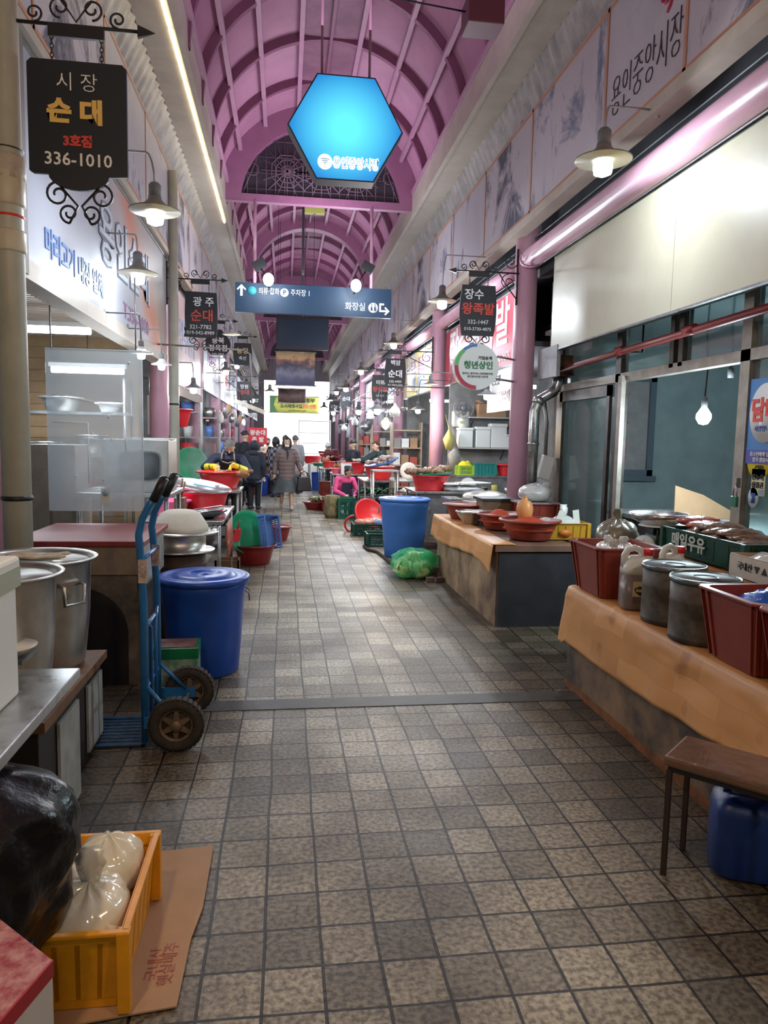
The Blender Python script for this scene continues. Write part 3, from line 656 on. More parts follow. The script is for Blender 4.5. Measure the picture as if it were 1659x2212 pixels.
for px in (550, 804):
    q = aty(px, 540, 12.2); hg.tube([(q.x-t.location.x,.04,.2),(q.x-t.location.x,.16,VZ-t.location.z+.02)], .028, 8)
put('post', hg, mat('post_pink', (.62,.36,.48), .4), t)
for (px, py, hx_, hy_, lb) in ((580,604,560,570,'left glowing floodlight fixed over the blue direction sign'), (769,617,795,576,'right glowing floodlight fixed over the blue direction sign')):
    q = aty(px, py, 11.85); q2 = aty(hx_, hy_, 11.95)
    t = thing('floodlight', lb, 'lamp', q)
    put('bulb', MB().blob((0,0,0), (.085,.07,.10), amp=0), BULBF, t)
    d = q2 - q; d.y = .15
    put('housing', MB().bx(-.10,.10,-.06,.06,-.07,.07, Matrix.Translation(d) @ Matrix.Rotation(.5 if d.x > 0 else -.5, 4, 'Y')), IRON, t)
    put('arm', MB().tube([(0,.02,.05),(d.x*.3,.1,d.z*.3),(d.x*.9,.15,d.z*.85)], .012, 5).tube([(0,.0,0),(0,.36,-.06)], .012, 5), IRON, t)
    lamp_light('flood_lamp_light', (q.x, q.y-.45, q.z-.02), 14, COOL, .06)
# television, landscape banners, yellow banner
q0 = aty(597,682,15.5); q1 = aty(710,757,15.5)
t = thing('television', 'switched-off black television hanging below the direction sign', 'television', ((q0.x+q1.x)/2, 15.5, (q0.z+q1.z)/2))
w, h = (q1.x-q0.x)/2, (q0.z-q1.z)/2
put('casing', MB().bx(-w,w,0,.09,-h,h), mat('tv_casing',(.02,.022,.03),.35), t, bevel=.01)
put('screen', MB().bx(-w+.05,w-.05,-.006,.002,-h+.06,h-.05), mat('tv_screen',(.022,.035,.06),.22), t)
put('mount', MB().tube([(0,.1,h-.1),(0,.2,h+.3),(0,.2,6.85-t.location.z)], .03, 8), DSH, t)
def banner(name, x0, y0, x1, y1, Y, m_, label, hang=None):
    a, b_ = aty(x0, y0, Y), aty(x1, y1, Y); w, h = (b_.x-a.x)/2, (a.z-b_.z)/2
    t = thing(name, label, 'banner', ((a.x+b_.x)/2, Y, (a.z+b_.z)/2))
    mb = MB()
    mb.grid(lambda u, v: (-w+2*w*u, .015*math.sin(u*9), -h+2*h*v), 14, 2)
    put('cloth', mb, m_, t, solid=.004)
    for s in (-1,1): put('rod', MB().tube([(-w-.03,0,s*h),(w+.03,0,s*h)], .014, 6), DSTEEL, t)
    for s in (-1,1): put('cord', MB().tube([(s*w*.9,0,h),(s*w*.9,0,(hang or 6.9)-t.location.z)], .006, 4), IRON, t)
    return t, w, h
ls = mat('landscape_print', (.4,.3,.3), .5); N, L, B = nodes(ls); tc = N.new('ShaderNodeTexCoord'); s_ = N.new('ShaderNodeSeparateXYZ'); L.new(tc.outputs['Object'], s_.inputs[0])
nn = N.new('ShaderNodeTexNoise'); nn.inputs['Scale'].default_value = 5; nn.inputs['Detail'].default_value = 8; L.new(tc.outputs['Object'], nn.inputs['Vector'])
ma = N.new('ShaderNodeMath'); ma.operation = 'MULTIPLY_ADD'; L.new(nn.outputs['Fac'], ma.inputs[0]); ma.inputs[1].default_value = .5; L.new(s_.outputs['Z'], ma.inputs[2])
cr = N.new('ShaderNodeValToRGB'); e = cr.color_ramp.elements; e[0].position = .0; e[0].color = (.10,.10,.16,1); e[1].position = .62; e[1].color = (.55,.38,.20,1)
for pz, c in ((.15,(.16,.15,.22,1)), (.3,(.05,.045,.07,1)), (.42,(.22,.12,.12,1)), (.48,(.52,.33,.18,1))): q = e.new(pz); q.color = c
L.new(ma.outputs[0], cr.inputs['Fac']); L.new(cr.outputs[0], B.inputs['Base Color'])
banner('hanging_banner', 596,759,680,834, 17.0, ls, 'landscape banner with a yellow dusk sky below the television')
banner('hanging_banner', 601,839,660,871, 18.2, mat('dark_print',(.16,.10,.09),.5,var=.7,vs=4), 'small dark brown banner under the landscape banner')
yb_, w, h = banner('street_banner', 583,855,688,893, 24.5, mat('yellow_cloth',(.58,.58,.12),.6), 'yellow banner with black and red lettering across the far arcade', 5.45)
text('국토교통부', .17, KLET, yb_, (.3,-.03,.13), off=.003); text('도시재생사업', .155, KLET, yb_, (-.10,-.03,-.06), off=.003, sx=.85); text('공모 선정', .155, RLET, yb_, (w*.62,-.03,-.06), off=.003, sx=.8); text('용인중앙시장 상인회', .07, KLET, yb_, (.1,-.03,-.21))
put('green_edge', MB().prism([(-w,-h),(-w,h),(-w*.75,h),(-w*.84,0),(-w*.7,-h)], .003, Matrix.Translation((0,-.028,0))), mat('banner_green',(.08,.2,.08),.6), yb_)
t = thing('emergency_lamp', 'small yellow-green emergency light box under the lattice gable', 'lamp', aty(680,452,12.9))
put('box', MB().bx(-.17,.17,0,.12,-.06,.06), mat('olive_box',(.30,.30,.08),.5,emit=(.35,.34,.08),es=.3), t)
put('bracket', MB().tube([(0,.06,.05),(0,.06,5.42-t.location.z)], .02, 6), DSH, t)
# ================================================================ shared builders
def basin(loc, r, h, m, label, cat='basin', r0=.72, name='basin', rz=0, tilt=None, group=None, sy=1.0, lip=.03, seg=32, thick=.008):
    t = thing(name, label, cat, loc, rz, group, rot=tilt)
    rb = r*r0
    prof = [(rb*.96,0),(rb,.012),(r*.93,h*.72),(r,h-.012),(r+lip,h-.006),(r+lip,h+.004),(r,h+.004),(r-thick,h-.01),(r*.93-thick,h*.72),(rb-thick,.02),(0,.016)]
    put('bowl', MB().lathe(prof, seg, sy=sy), m, t)
    put('rim', MB().lathe([(r+lip-.012,h-.012),(r+lip+.002,h-.008),(r+lip+.002,h+.006),(r+lip-.012,h+.010),(r,h+.006),(r-.004,h-.004)], seg, sy=sy), m, t)
    return t
def tubby(loc, w, d, h, m, label, rz=0, tp=.78, name='square_tub', cat='tub', lip=.025):
    """rectangular tapered tub, open at the top"""
    t = thing(name, label, cat, loc, rz)
    def rect(a, b, z): 
        c = .03; return [(-a+c,-b,z),(a-c,-b,z),(a,-b+c,z),(a,b-c,z),(a-c,b,z),(-a+c,b,z),(-a,b-c,z),(-a,-b+c,z)]
    W_, D_ = w/2, d/2; T = .008
    rings = [rect(W_*tp,D_*tp,0), rect(W_,D_,h), rect(W_+lip,D_+lip,h), rect(W_+lip,D_+lip,h+.012), rect(W_-T,D_-T,h+.012), rect(W_*tp-T,D_*tp-T,.012)]
    vs = sum(rings, []); fs = [tuple(reversed(range(8)))] + [(i*8+k, i*8+(k+1) % 8, (i+1)*8+(k+1) % 8, (i+1)*8+k) for i in range(5) for k in range(8)] + [tuple(40+k for k in range(8))]
    put('shell', MB().add(vs, fs), m, t, bevel=.003)
    rb = MB()
    for s in (-1, 1):
        for q in (-.5, 0, .5):
            x = q*w; rb.add([(x*tp-.008, s*(D_*tp+.001), .01),(x*tp+.008, s*(D_*tp+.001), .01),(x+.008, s*(D_+.001), h-.002),(x-.008, s*(D_+.001), h-.002),
                             (x*tp-.008, s*(D_*tp+.008), .01),(x*tp+.008, s*(D_*tp+.008), .01),(x+.008, s*(D_+.008), h-.002),(x-.008, s*(D_+.008), h-.002)], [(4,5,6,7),(0,4,7,3),(1,2,6,5),(0,1,5,4),(3,7,6,2)])
        for q in (-.4, .4):
            y = q*d; rb.add([(s*(W_*tp+.001), y*tp-.008, .01),(s*(W_*tp+.001), y*tp+.008, .01),(s*(W_+.001), y+.008, h-.002),(s*(W_+.001), y-.008, h-.002),
                             (s*(W_*tp+.008), y*tp-.008, .01),(s*(W_*tp+.008), y*tp+.008, .01),(s*(W_+.008), y+.008, h-.002),(s*(W_+.008), y-.008, h-.002)], [(4,5,6,7),(0,4,7,3),(1,2,6,5),(0,1,5,4),(3,7,6,2)])
    put('rib', rb, m, t)
    return t
def crate(loc, w, d, h, m, label, rz=0, slats=True, group=None, tilt=None, tp=.94, open_sides=True, name='plastic_crate'):
    t = thing(name, label, 'crate', loc, rz, group, rot=tilt)
    W_, D_ = w/2, d/2; T = .012
    put('floor_panel', MB().bx(-W_*tp,W_*tp,-D_*tp,D_*tp,.0,.014), m, t)
    nz = 4
    def side(L_, off, ax, s):
        mb = MB()
        def P(u, v, o):   # u along, v up
            k = tp + (1-tp)*v/h; a, b = u*k, s*(off*k + o)
            return (a, b, v) if ax == 'x' else (b, a, v)
        def q(u0, u1, v0, v1, th=T):
            vs = [P(u0,v0,-th),P(u1,v0,-th),P(u1,v1,-th),P(u0,v1,-th),P(u0,v0,0),P(u1,v0,0),P(u1,v1,0),P(u0,v1,0)]
            mb.add(vs, [(0,3,2,1),(4,5,6,7),(0,1,5,4),(1,2,6,5),(2,3,7,6),(3,0,4,7)])
        q(-L_, L_, h*.82, h*.97); q(-L_, L_, 0, h*.12)
        q(-L_, -L_*.80, h*.1, h*.85); q(L_*.80, L_, h*.1, h*.85)
        if slats:
            n = max(6, int(L_*2/.035)); 
            for i in range(n): u = -L_*.8 + L_*1.6*(i+.5)/n; q(u-.006, u+.006, h*.1, h*.84, T*.7)
            q(-L_*.8, L_*.8, h*.44, h*.52, T*.8)
        else:
            q(-L_*.8, L_*.8, h*.1, h*.84, T*.6)
            for i in range(5): u = -L_*.66 + L_*1.32*i/4; q(u-.007, u+.007, h*.1, h*.84, T)
        mb_ = mb
        return put('side_panel', mb_, m, t)
    for s in (-1, 1): side(W_, D_, 'x', s); side(D_, W_, 'y', s)
    r_ = MB(); e = .012
    for (x0,x1,y0,y1) in ((-W_-e,W_+e,-D_-e,-D_+.008),(-W_-e,W_+e,D_-.008,D_+e),(-W_-e,-W_+.008,-D_,D_),(W_-.008,W_+e,-D_,D_)): r_.bx(x0,x1,y0,y1,h*.95,h)
    for x in (-W_, W_):
        for y in (-D_, D_): r_.cb((x*.985, y*.985, h*.5), (.035,.035,h*.98))
    put('rim', r_, m, t, bevel=.003)
    return t
BAG = mat('clear_bag', (.80,.80,.77), .18, trans=.25, spec=.6, bump=.5, bs=28, var=.1, vs=8)
def tied_bag(loc, rad, m, label, seed=0, neck=.08, name='tied_bag', cat='bag', group=None, lean=0, parts=True, sq=.15):
    t = thing(name, label, cat, loc, 0, group)
    mb = MB(); seg, rings = 32, 16
    for i in range(rings+1):
        th = PI*i/rings
        for k in range(seg):
            ph = 2*PI*k/seg; d = Vector((math.sin(th)*math.cos(ph), math.sin(th)*math.sin(ph), math.cos(th)))
            d2 = Vector([math.copysign(abs(q)**(1-sq), q) for q in d])
            pleat = (1-min(1, th/1.5))*.10*math.sin(ph*9+seed) + .07*noise.noise(d*2.6+Vector((seed,seed*2,0))) + .03*noise.noise(d*6+Vector((seed*5,0,0)))
            w = 1 + pleat; z = d2.z*rad[2]*w
            if th < .5: z += (.5-th)*.10*rad[2]
            mb.v.append((d2.x*rad[0]*w, d2.y*rad[1]*w, rad[2]*.92 + max(z, -rad[2]*.92)))
    mb.f = [(i*seg+k, (i+1)*seg+k, (i+1)*seg+(k+1) % seg, i*seg+(k+1) % seg) for i in range(rings) for k in range(seg)]; mb.s = [True]*len(mb.f)
    put('sack', mb, m, t)
    if neck:
        zt = rad[2]*1.90; nb = MB(); seg = 14; n = 8; vs = []
        for i in range(n+1):
            u = i/n; r = (.012 + .026*neck/.08*(u**1.3))*(1-.35*(u > .85))
            for k in range(seg):
                a = 2*PI*k/seg; rr = r*(1 + .32*math.sin(a*4+seed+u*3))
                vs.append((rr*math.cos(a)*1.2 + lean*u*neck, rr*math.sin(a)*.5 + .01*math.sin(seed+u*5), zt - .02 + neck*1.35*u))
        nb.add(vs, [(i*seg+k, i*seg+(k+1) % seg, (i+1)*seg+(k+1) % seg, (i+1)*seg+k) for i in range(n) for k in range(seg)] + [tuple(n*seg+k for k in range(seg))], True)
        put('knot', nb, m, t)
    return t
def steel_table(x0, x1, y0, y1, z, label, shelf=True, m=None, legm=None, name='steel_table', th=.035, slab=None, inset=.04):
    t = thing(name, label, 'table', ((x0+x1)/2, (y0+y1)/2, 0)); a, b = (x1-x0)/2, (y1-y0)/2
    put('tabletop', MB().bx(-a,a,-b,b,z-th,z), m or STEEL, t, bevel=.004)
    for sx_ in (-1, 1):
        for sy_ in (-1, 1):
            put('leg', MB().tube([(sx_*(a-inset),sy_*(b-inset),z-th),(sx_*(a-inset),sy_*(b-inset),0)], .019, 8), legm or DSTEEL, t)
    if shelf: put('shelf', MB().bx(-a+.03,a-.03,-b+.03,b-.03,.20,.22), legm or DSTEEL, t)
    return t
def single(name, mb, m, label, cat, loc, **k): return put(name, mb, m, label=label, cat=cat, loc=loc, **k)
# ================================================================ right shop, glazed front
TEAL = mat('teal_plaster', (0.36,0.45,0.46), .75, var=.22, vs=2.5, bump=.1)
XG = 3.0
struct('wall_shop_side', MB().bx(3.06, 6.0, 8.02, 8.12, 0, 3.5), TEAL)
struct('wall_shop_back', MB().bx(5.4, 5.5, 1.5, 8.02, 0, 3.5), TEAL)
struct('ceiling_shop', MB().bx(3.04, 5.4, 1.5, 8.02, 2.75, 2.85), mat('shop_ceiling', (.22,.24,.25), .8))
struct('wall_shop_near', MB().bx(3.06, 5.4, 1.4, 1.5, 0, 3.5), TEAL)
a = aty(1335,818,8.0); b_ = aty(1404,1028,8.0)
wx0, wx1, wz0, wz1 = 3.42, b_.x, b_.z, a.z+.02
fr = MB(); fr.bx(wx0,wx1,7.95,8.02,wz0,wz0+.07).bx(wx0,wx1,7.95,8.02,wz1-.05,wz1).bx(wx1-.07,wx1,7.95,8.02,wz0,wz1).bx(wx0,wx0+.05,7.95,8.02,wz0,wz1).bx(wx0-.02,wx1+.04,7.93,8.02,wz0-.06,wz0)
struct('window_1', fr, mat('window_grey', (.13,.16,.20), .4))
gp = struct('window_pane', MB().bx(wx0+.05,wx1-.06,7.99,8.005,wz0+.07,wz1-.05), mat('frosted_pane', (.42,.38,.38), .25, var=.25, vs=3))
for i, ch in enumerate('돌종천'): text(ch, .25, mat('faded_red', (.50,.16,.18), .5), gp, ((wx0+wx1)/2+.02, 7.985, wz1-.22-.31*i), off=.004, sx=.9)
# frames
BRZ = mat('bronze_frame', (0.10,0.085,0.075), .38, metal=.6, var=.4, vs=8)
LFR = mat('worn_frame', (0.33,0.29,0.25), .42, metal=.5, var=.3, vs=10)
zt = 2.20
GL = mat('shop_glass', (0.62,0.78,0.78), .06, trans=.93, spec=.5, rvar=.05); 
def frame_post(y0, y1, z0, z1, m_, nm='window_post', x0=2.97, x1=3.05): return struct(nm, MB().bx(x0,x1,y0,y1,z0,z1), m_)
struct('window_transom', MB().bx(2.97,3.05,1.6,7.72,zt-.045,zt+.03), LFR)
struct('window_head', MB().bx(2.98,3.05,1.6,7.72,2.70,2.76), BRZ)
for y_, m_ in ((7.66,BRZ),(6.25,BRZ),(4.42,LFR)): frame_post(y_-.05, y_+.05, 0.0, 2.72, m_)
for y_ in (6.12,): frame_post(y_-.035, y_+.035, 0.0, zt, LFR, x0=2.93, x1=2.97)
for y_ in (5.35, 5.22): frame_post(y_-.03, y_+.03, zt, 2.72, BRZ)
struct('window_sill', MB().bx(2.95,3.06,1.6,7.72,.42,.5), BRZ)
struct('wall_sill', MB().bx(2.98,3.06,1.6,7.72,0,.42), DARKW)
for i, (y0, y1, z0, z1) in enumerate(((6.32,7.6,.52,zt-.07),(6.32,7.6,zt+.04,2.7),(5.40,6.18,zt+.04,2.7),(4.50,5.18,zt+.04,2.7),(2.3,4.36,.52,2.7))):
    struct('window_pane', MB().bx(3.005,3.013,y0,y1,z0,z1), GL)
fr = MB().bx(2.95,2.98,6.36,6.42,.52,zt-.06).bx(2.95,2.98,7.5,7.58,.52,zt-.06).bx(2.95,2.98,6.36,7.58,zt-.16,zt-.06).bx(2.95,2.98,6.36,7.58,.52,.62)
struct('door_1', fr, BRZ)
# padlock on the open post
p = atx(1590,1072,2.93); t = thing('padlock', 'green padlock hanging on the bronze door post of the glazed shop', 'padlock', p)
put('body', MB().bx(-.02,.0,-.03,.03,-.07,0), mat('padlock_green',(.02,.16,.09),.35), t, bevel=.004)
put('shackle', MB().tube([(-.01,-.018,0),(-.01,-.018,.05),(-.01,0,.07),(-.01,.018,.05),(-.01,.018,0)], .005, 6), STEEL, t)
put('hasp', MB().bx(-.012,.02,-.01,.01,.055,.12), DSTEEL, t)
# sticker panel: tobacco sign and stickers on the near pane
def on_pane(px, py): return atx(px, py, 2.985)
p = on_pane(1654,920); t = thing('window_sign', 'blue window sign with a white oval and red lettering at the right edge', 'sign', p)
put('panel', MB().bx(-.004,.004,-.17,.17,-.24,.30), mat('sign_blue', (.02,.18,.50), .35), t)
put('stripe', MB().bx(-.007,-.003,-.17,.17,-.24,-.15), mat('sign_violet', (.06,.06,.35), .35), t)
put('oval', MB().lathe([(.15,-.003),(.15,.003)], 32, sx=1.25, M=Matrix.Translation((-.008,0,.08)) @ Matrix.Rotation(PI/2,4,'Y')), mat('sign_white2', (.75,.76,.76), .35), t)
text('담배', .16, RLET, t, (-.013,0,.09), '-X', off=.006, sx=.9); text('사랑합니다', .04, BLET, t, (-.013,0,-.02), '-X')
text('청소년에게 담배를', .032, WLET, t, (-.009,0,-.18), '-X'); text('팔지 않습니다', .032, WLET, t, (-.009,0,-.215), '-X')
p = on_pane(1640,996); t = thing('round_sticker', 'round yellow sticker with a blue flower mark on the shop glass', 'sticker', p)
put('disc', MB().lathe([(.115,-.003),(.115,.003)], 28, M=Matrix.Rotation(PI/2,4,'Y')), mat('sticker_yellow', (.78,.66,.03), .4), t)
fl_ = MB()
for k in range(5): fl_.blob((-.006, .06+.022*math.cos(k*1.26), .035+.022*math.sin(k*1.26)), (.003,.014,.014), 8, 5, amp=0)
put('flower_mark', fl_, BLET, t); text('행복한시장', .034, KLET, t, (-.006,-.02,.03), '-X'); text('고객감동', .026, KLET, t, (-.006,-.01,-.04), '-X')
p = on_pane(1638,1042); t = thing('paper_notice', 'pale yellow paper notice taped to the shop glass', 'notice', p)
put('sheet', MB().bx(-.003,.003,-.065,.065,-.085,.085), mat('notice_paper', (.68,.66,.42), .7), t)
text('온누리', .042, KLET, t, (-.006,.0,.03), '-X', off=.001); text('상품권', .042, KLET, t, (-.006,.0,-.02), '-X', off=.001)
put('picture', MB().bx(-.005,-.002,-.06,-.01,-.08,-.045), mat('notice_grey',(.25,.33,.36),.6), t)
p = on_pane(1627,1075); t = thing('oval_sticker', 'small pale blue oval sticker below the yellow notice', 'sticker', p)
put('disc', MB().lathe([(.05,-.003),(.05,.003)], 24, sx=1.3, M=Matrix.Rotation(PI/2,4,'Y')), mat('sticker_pale',(.55,.65,.72),.4), t)
mk = MB()
for k in range(3): mk.tube([(-.005,.02-.02*k,.03),(-.005,.0-.01*k,0),(-.005,.01-.015*k,-.035)], .005, 5)
put('mark', mk, BLET, t)
# cream sign board and its soffit
CRM = mat('cream_panel', (0.58,0.55,0.42), .42, var=.08, vs=2)
t = thing('shop_signboard', 'blank cream metal signboard over the glazed shop on the right', 'signboard', (2.78, 4.7, 3.03))
a, b_ = -4.0, 2.68
for k, (y0, y1) in enumerate(((a, -1.9),(-1.9,0.3),(0.3,b_))): put('panel', MB().bx(-.03,.03,y0+.002,y1-.002,-.47,.47), CRM, t)
put('bottom_edge', MB().bx(-.035,.035,a,b_,-.485,-.47), DSTEEL, t)
put('top_edge', MB().bx(-.035,.035,a,b_,.47,.485), DSTEEL, t)
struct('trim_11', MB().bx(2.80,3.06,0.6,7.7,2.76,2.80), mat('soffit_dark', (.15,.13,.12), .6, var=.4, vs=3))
st = single('torn_panel', MB().bx(-.02,.02,-.28,.28,-.16,.16), mat('grey_film', (.30,.29,.31), .35, var=.3, vs=5), 'grey-violet panel under the corner of the cream signboard beside the column', 'panel', (2.76,7.45,2.44))
# rusty hood box and bent steel duct
p = aty(1206,795,7.55); t = thing('exhaust_duct', 'bent shiny steel exhaust duct rising to a rusty box beside the pink column', 'duct', (p.x, 7.55, p.z))
put('rusty_box', MB().bx(-.13,.13,-.15,.15,-.09,.12), mat('rusty_box', (.22,.085,.035), .7, var=.6, vs=9, col2=(.05,.035,.03)), t)
q = aty(1155,885,7.55); q2 = aty(1155,1075,7.55); dx = q.x - p.x; zq = q.z - p.z
put('pipe', MB().tube([(0,0,-.08),(0,0,-.17),(dx*.15,0,-.25),(dx*.85,0,zq+.10),(dx,0,zq-.02),(dx,0,-p.z+.74)], .055, 16).tube([(dx,0,-.8),(dx,0,-.83)], .062, 16).tube([(dx*.9,0,zq+.06),(dx*.8,0,zq+.13)], .062, 16), STEEL, t)
# dark red sprinkler pipe across the shop front
t = thing('sprinkler_pipe', 'dark red pipe running along the top of the glazed shopfront', 'pipe', (2.86, 5.0, 2.42))
put('pipe', MB().tube([(0,2.5,-.06),(0,-3.0,.05)], .028, 12), mat('pipe_red', (.20,.02,.02), .45), t)
put('coupling', MB().tube([(0,.95,-.02),(0,1.07,-.02)], .038, 12), MATS['pipe_red'], t); put('coupling', MB().tube([(0,-.15,.0),(0,-.03,.0)], .038, 12), MATS['pipe_red'], t)
put('hanger', MB().tube([(0,.8,-.05),(.1,.8,-.05),(.1,.8,.3)], .009, 5).tube([(0,-1.6,-.0),(.1,-1.6,-.0),(.1,-1.6,.3)], .009, 5), IRON, t)
# gas meter and oddments on the pier beyond the glass
struct('wall_pier', MB().bx(2.98,3.5,7.72,8.02,0,3.4), mat('pier_grey', (.16,.15,.14), .7, var=.4))
p = aty(1177,1010,7.7); t = thing('gas_meter', 'white gas meter box on the grimy pier beside the duct', 'meter', p)
put('body', MB().bx(-.07,.07,-.06,.02,-.13,.13, Matrix.Rotation(.25,4,'Y')), WHITE, t, bevel=.01); put('dial', MB().lathe([(.045,-.01),(.045,.01)], 20, M=Matrix.Translation((0,-.07,-.2)) @ Matrix.Rotation(PI/2,4,'X')), WHITE, t)
put('pipe', MB().tube([(0,0,.1),(0,0,.5),(-.05,0,.8)], .02, 8), DSTEEL, t)
# ================================================================ near right counter under orange vinyl
VIN = mat('orange_vinyl', (0.56,0.31,0.14), .42, spec=.4); N, L, B = nodes(VIN)
tc = N.new('ShaderNodeTexCoord'); sxz = N.new('ShaderNodeSeparateXYZ'); L.new(tc.outputs['Object'], sxz.inputs[0])
cb_ = N.new('ShaderNodeCombineXYZ'); L.new(sxz.outputs['Y'], cb_.inputs['X']); su = N.new('ShaderNodeMath'); su.operation = 'SUBTRACT'; L.new(sxz.outputs['X'], su.inputs[0]); L.new(sxz.outputs['Z'], su.inputs[1]); L.new(su.outputs[0], cb_.inputs['Y'])
bk = N.new('ShaderNodeTexBrick'); L.new(cb_.outputs[0], bk.inputs['Vector']); bk.inputs['Scale'].default_value = 1; bk.inputs['Brick Width'].default_value = .36; bk.inputs['Row Height'].default_value = .085
bk.inputs['Mortar Size'].default_value = .0008; bk.inputs['Color1'].default_value = (.54,.24,.075,1); bk.inputs['Color2'].default_value = (.70,.35,.13,1); bk.inputs['Mortar'].default_value = (.42,.23,.12,1)
nz_ = N.new('ShaderNodeTexNoise'); nz_.inputs['Scale'].default_value = 5; nz_.inputs['Detail'].default_value = 7; L.new(tc.outputs['Object'], nz_.inputs['Vector'])
cr = N.new('ShaderNodeValToRGB'); cr.color_ramp.elements[0].position = .24; cr.color_ramp.elements[0].color = (.40,.27,.18,1); cr.color_ramp.elements[1].position = .37; cr.color_ramp.elements[1].color = (1,1,1,1); L.new(nz_.outputs['Fac'], cr.inputs['Fac'])
mx = N.new('ShaderNodeMix'); mx.data_type = 'RGBA'; mx.blend_type = 'MULTIPLY'; mx.inputs['Factor'].default_value = .75; L.new(bk.outputs['Color'], mx.inputs['A']); L.new(cr.outputs[0], mx.inputs['B']); L.new(mx.outputs['Result'], B.inputs['Base Color'])
PLY = mat('stained_plywood', (0.40,0.27,0.15), .65, var=.4, vs=3, col2=(.12,.07,.045))
DSLAB = mat('dark_slab', (0.045,0.047,0.055), .42, var=.3, vs=4)
HA = .66
t = thing('market_counter', 'long low plywood counter under an orange vinyl sheet, nearest on the right', 'counter', (2.3, 2.9, 0))
put('body', MB().bx(-.44,.18,-.68,1.55,0,HA-.02), mat('counter_body', (.30,.18,.10), .6, var=.5, vs=3, col2=(.05,.04,.04)), t)
put('back_tier', MB().bx(.18,.66,-.68,1.55,0,.90), MATS['counter_body'], t)
put('rail', MB().bx(-.445,-.43,-.68,1.55,0,.05), mat('rust_rail', (.28,.10,.03), .7, var=.5, vs=12), t)
def clothfn(u, v):
    y = 1.565 - 2.26*u; wv = noise.noise(Vector((y*3, 0, 1)))
    hang = .30 + .05*math.sin(y*1.3+.4) + (.03 if u < .04 else 0)
    seq = [(0.0,-.45-.035-.05*(.4+.3*wv), HA+.012-hang), (.34,-.452-.012, HA-.05), (.40,-.445,HA+.004), (.44,-.42,HA+.012), (.72,.14,HA+.012),(.75,.165,HA+.02),(.78,.172,HA+.06), (.9,.172,.88),(.93,.18,.905),(1.0,.64,.912)]
    for (a, x0, z0), (b, x1, z1) in zip(seq, seq[1:]):
        if v <= b: k = (v-a)/(b-a); return (x0+(x1-x0)*k + (.010*noise.noise(Vector((y*5, v*6, 0))) if v < .34 else 0), y, z0+(z1-z0)*k + (.003*noise.noise(Vector((y*9, v*20, 2)))))
    return (seq[-1][1], y, seq[-1][2])
o = put('vinyl_sheet', MB().grid(clothfn, 60, 50), VIN, t, solid=.003)
ZA = HA + .016; ZB = .918
# objects on the near counter
t = tubby((2.04,4.20,ZA), .40, .42, .30, BRICK, 'brown-red square tub holding white plastic bags, farthest on the orange vinyl', tp=.80)
for i, (x, y, s) in enumerate(((1.98,4.10,.085),(2.11,4.25,.09),(2.03,4.3,.08))):
    tied_bag((x,y,ZA+.16), (s,s,.075), BAG, ('small white tied bag in the brown-red tub, %s' % ['nearest the jug','against the far wall of the tub','at the back left of the tub'][i]), seed=i, neck=.05)
JUG = mat('milky_jug', (.74,.74,.70), .35, trans=.15); SOY = mat('soy_filled', (.21,.165,.15), .3)
def jug(loc, rz, label, lab=True):
    t = thing('plastic_jug', label, 'jug', loc, rz)
    put('body', MB().lathe([(.095,0),(.105,.012),(.105,.20)], 28, sx=.85, sy=.72, sq=.45), SOY, t)
    put('shoulder', MB().lathe([(.105,.20),(.105,.225),(.098,.25),(.07,.285),(.045,.30),(.0,.30)], 28, sx=.85, sy=.72, sq=.4), JUG, t)
    put('handle', MB().tube([(-.075,0,.235),(-.075,0,.30),(-.055,0,.335),(-.02,0,.345),(.015,0,.33),(.03,0,.29)], .019, 10), JUG, t)
    put('neck', MB().lathe([(.03,0),(.028,.05)], 16, c=(.055,0,.27)), JUG, t)
    put('cap', MB().lathe([(.033,0),(.033,.032),(.028,.036)], 20, c=(.055,0,.305)), RED, t, label='red screw cap')
    if lab:
        put('paper_label', MB().bx(-.045,.045,-.081,-.077,.05,.165), mat('label_cream', (.70,.56,.30), .5), t)
        put('label_footer', MB().bx(-.045,.045,-.083,-.079,.05,.08), mat('label_dark', (.15,.10,.10), .5), t)
        put('label_mark', MB().blob((0,-.082,.115), (.032,.003,.024), 14, 8, amp=.4, seed=3, freq=3), KLET, t)
        text('황금소불', .016, mat('label_gold', (.7,.5,.2), .5), t, (0,-.087,.115), '-Y', off=.001)
    return t
jug((1.98,3.80,ZA), -.15, 'white plastic jug of brown sauce with a red cap and paper label'); jug((2.22,3.86,ZA), .3, 'second red-capped jug half hidden behind the dark lidded cans', False)
CAN = mat('stained_can', (.14,.115,.09), .55, var=.5, vs=9, rvar=.1, col2=(.045,.035,.03)); LID = mat('can_lid', (.17,.22,.24), .25, metal=.6, var=.2, vs=9)
def can(loc, r, h, label):
    t = thing('lidded_can', label, 'can', loc)
    put('body', MB().lathe([(r,0),(r,h*.06),(r*1.01,h*.07),(r,h*.08),(r,h*.62),(r*1.012,h*.64),(r,h*.66),(r,h)], 40), CAN, t)
    put('lid', MB().lathe([(r*1.05,-.018),(r*1.05,.004),(r*1.01,.006),(r*.97,-.006),(r*.42,-.003),(r*.36,-.016),(r*.30,-.016),(r*.26,-.002),(0,-.002)], 40, c=(0,0,h)), LID, t)
    put('knob_ring', MB().lathe([(r*.40,h-.006),(r*.38,h+.004),(r*.33,h-.006)], 30), IRON, t)
    return t
can((2.03,3.50,ZA), .155, .30, 'dark stained lidded can, the farther of the pair on the orange vinyl'); can((1.99,3.15,ZA), .155, .30, 'dark stained lidded can, the nearer of the pair on the orange vinyl')
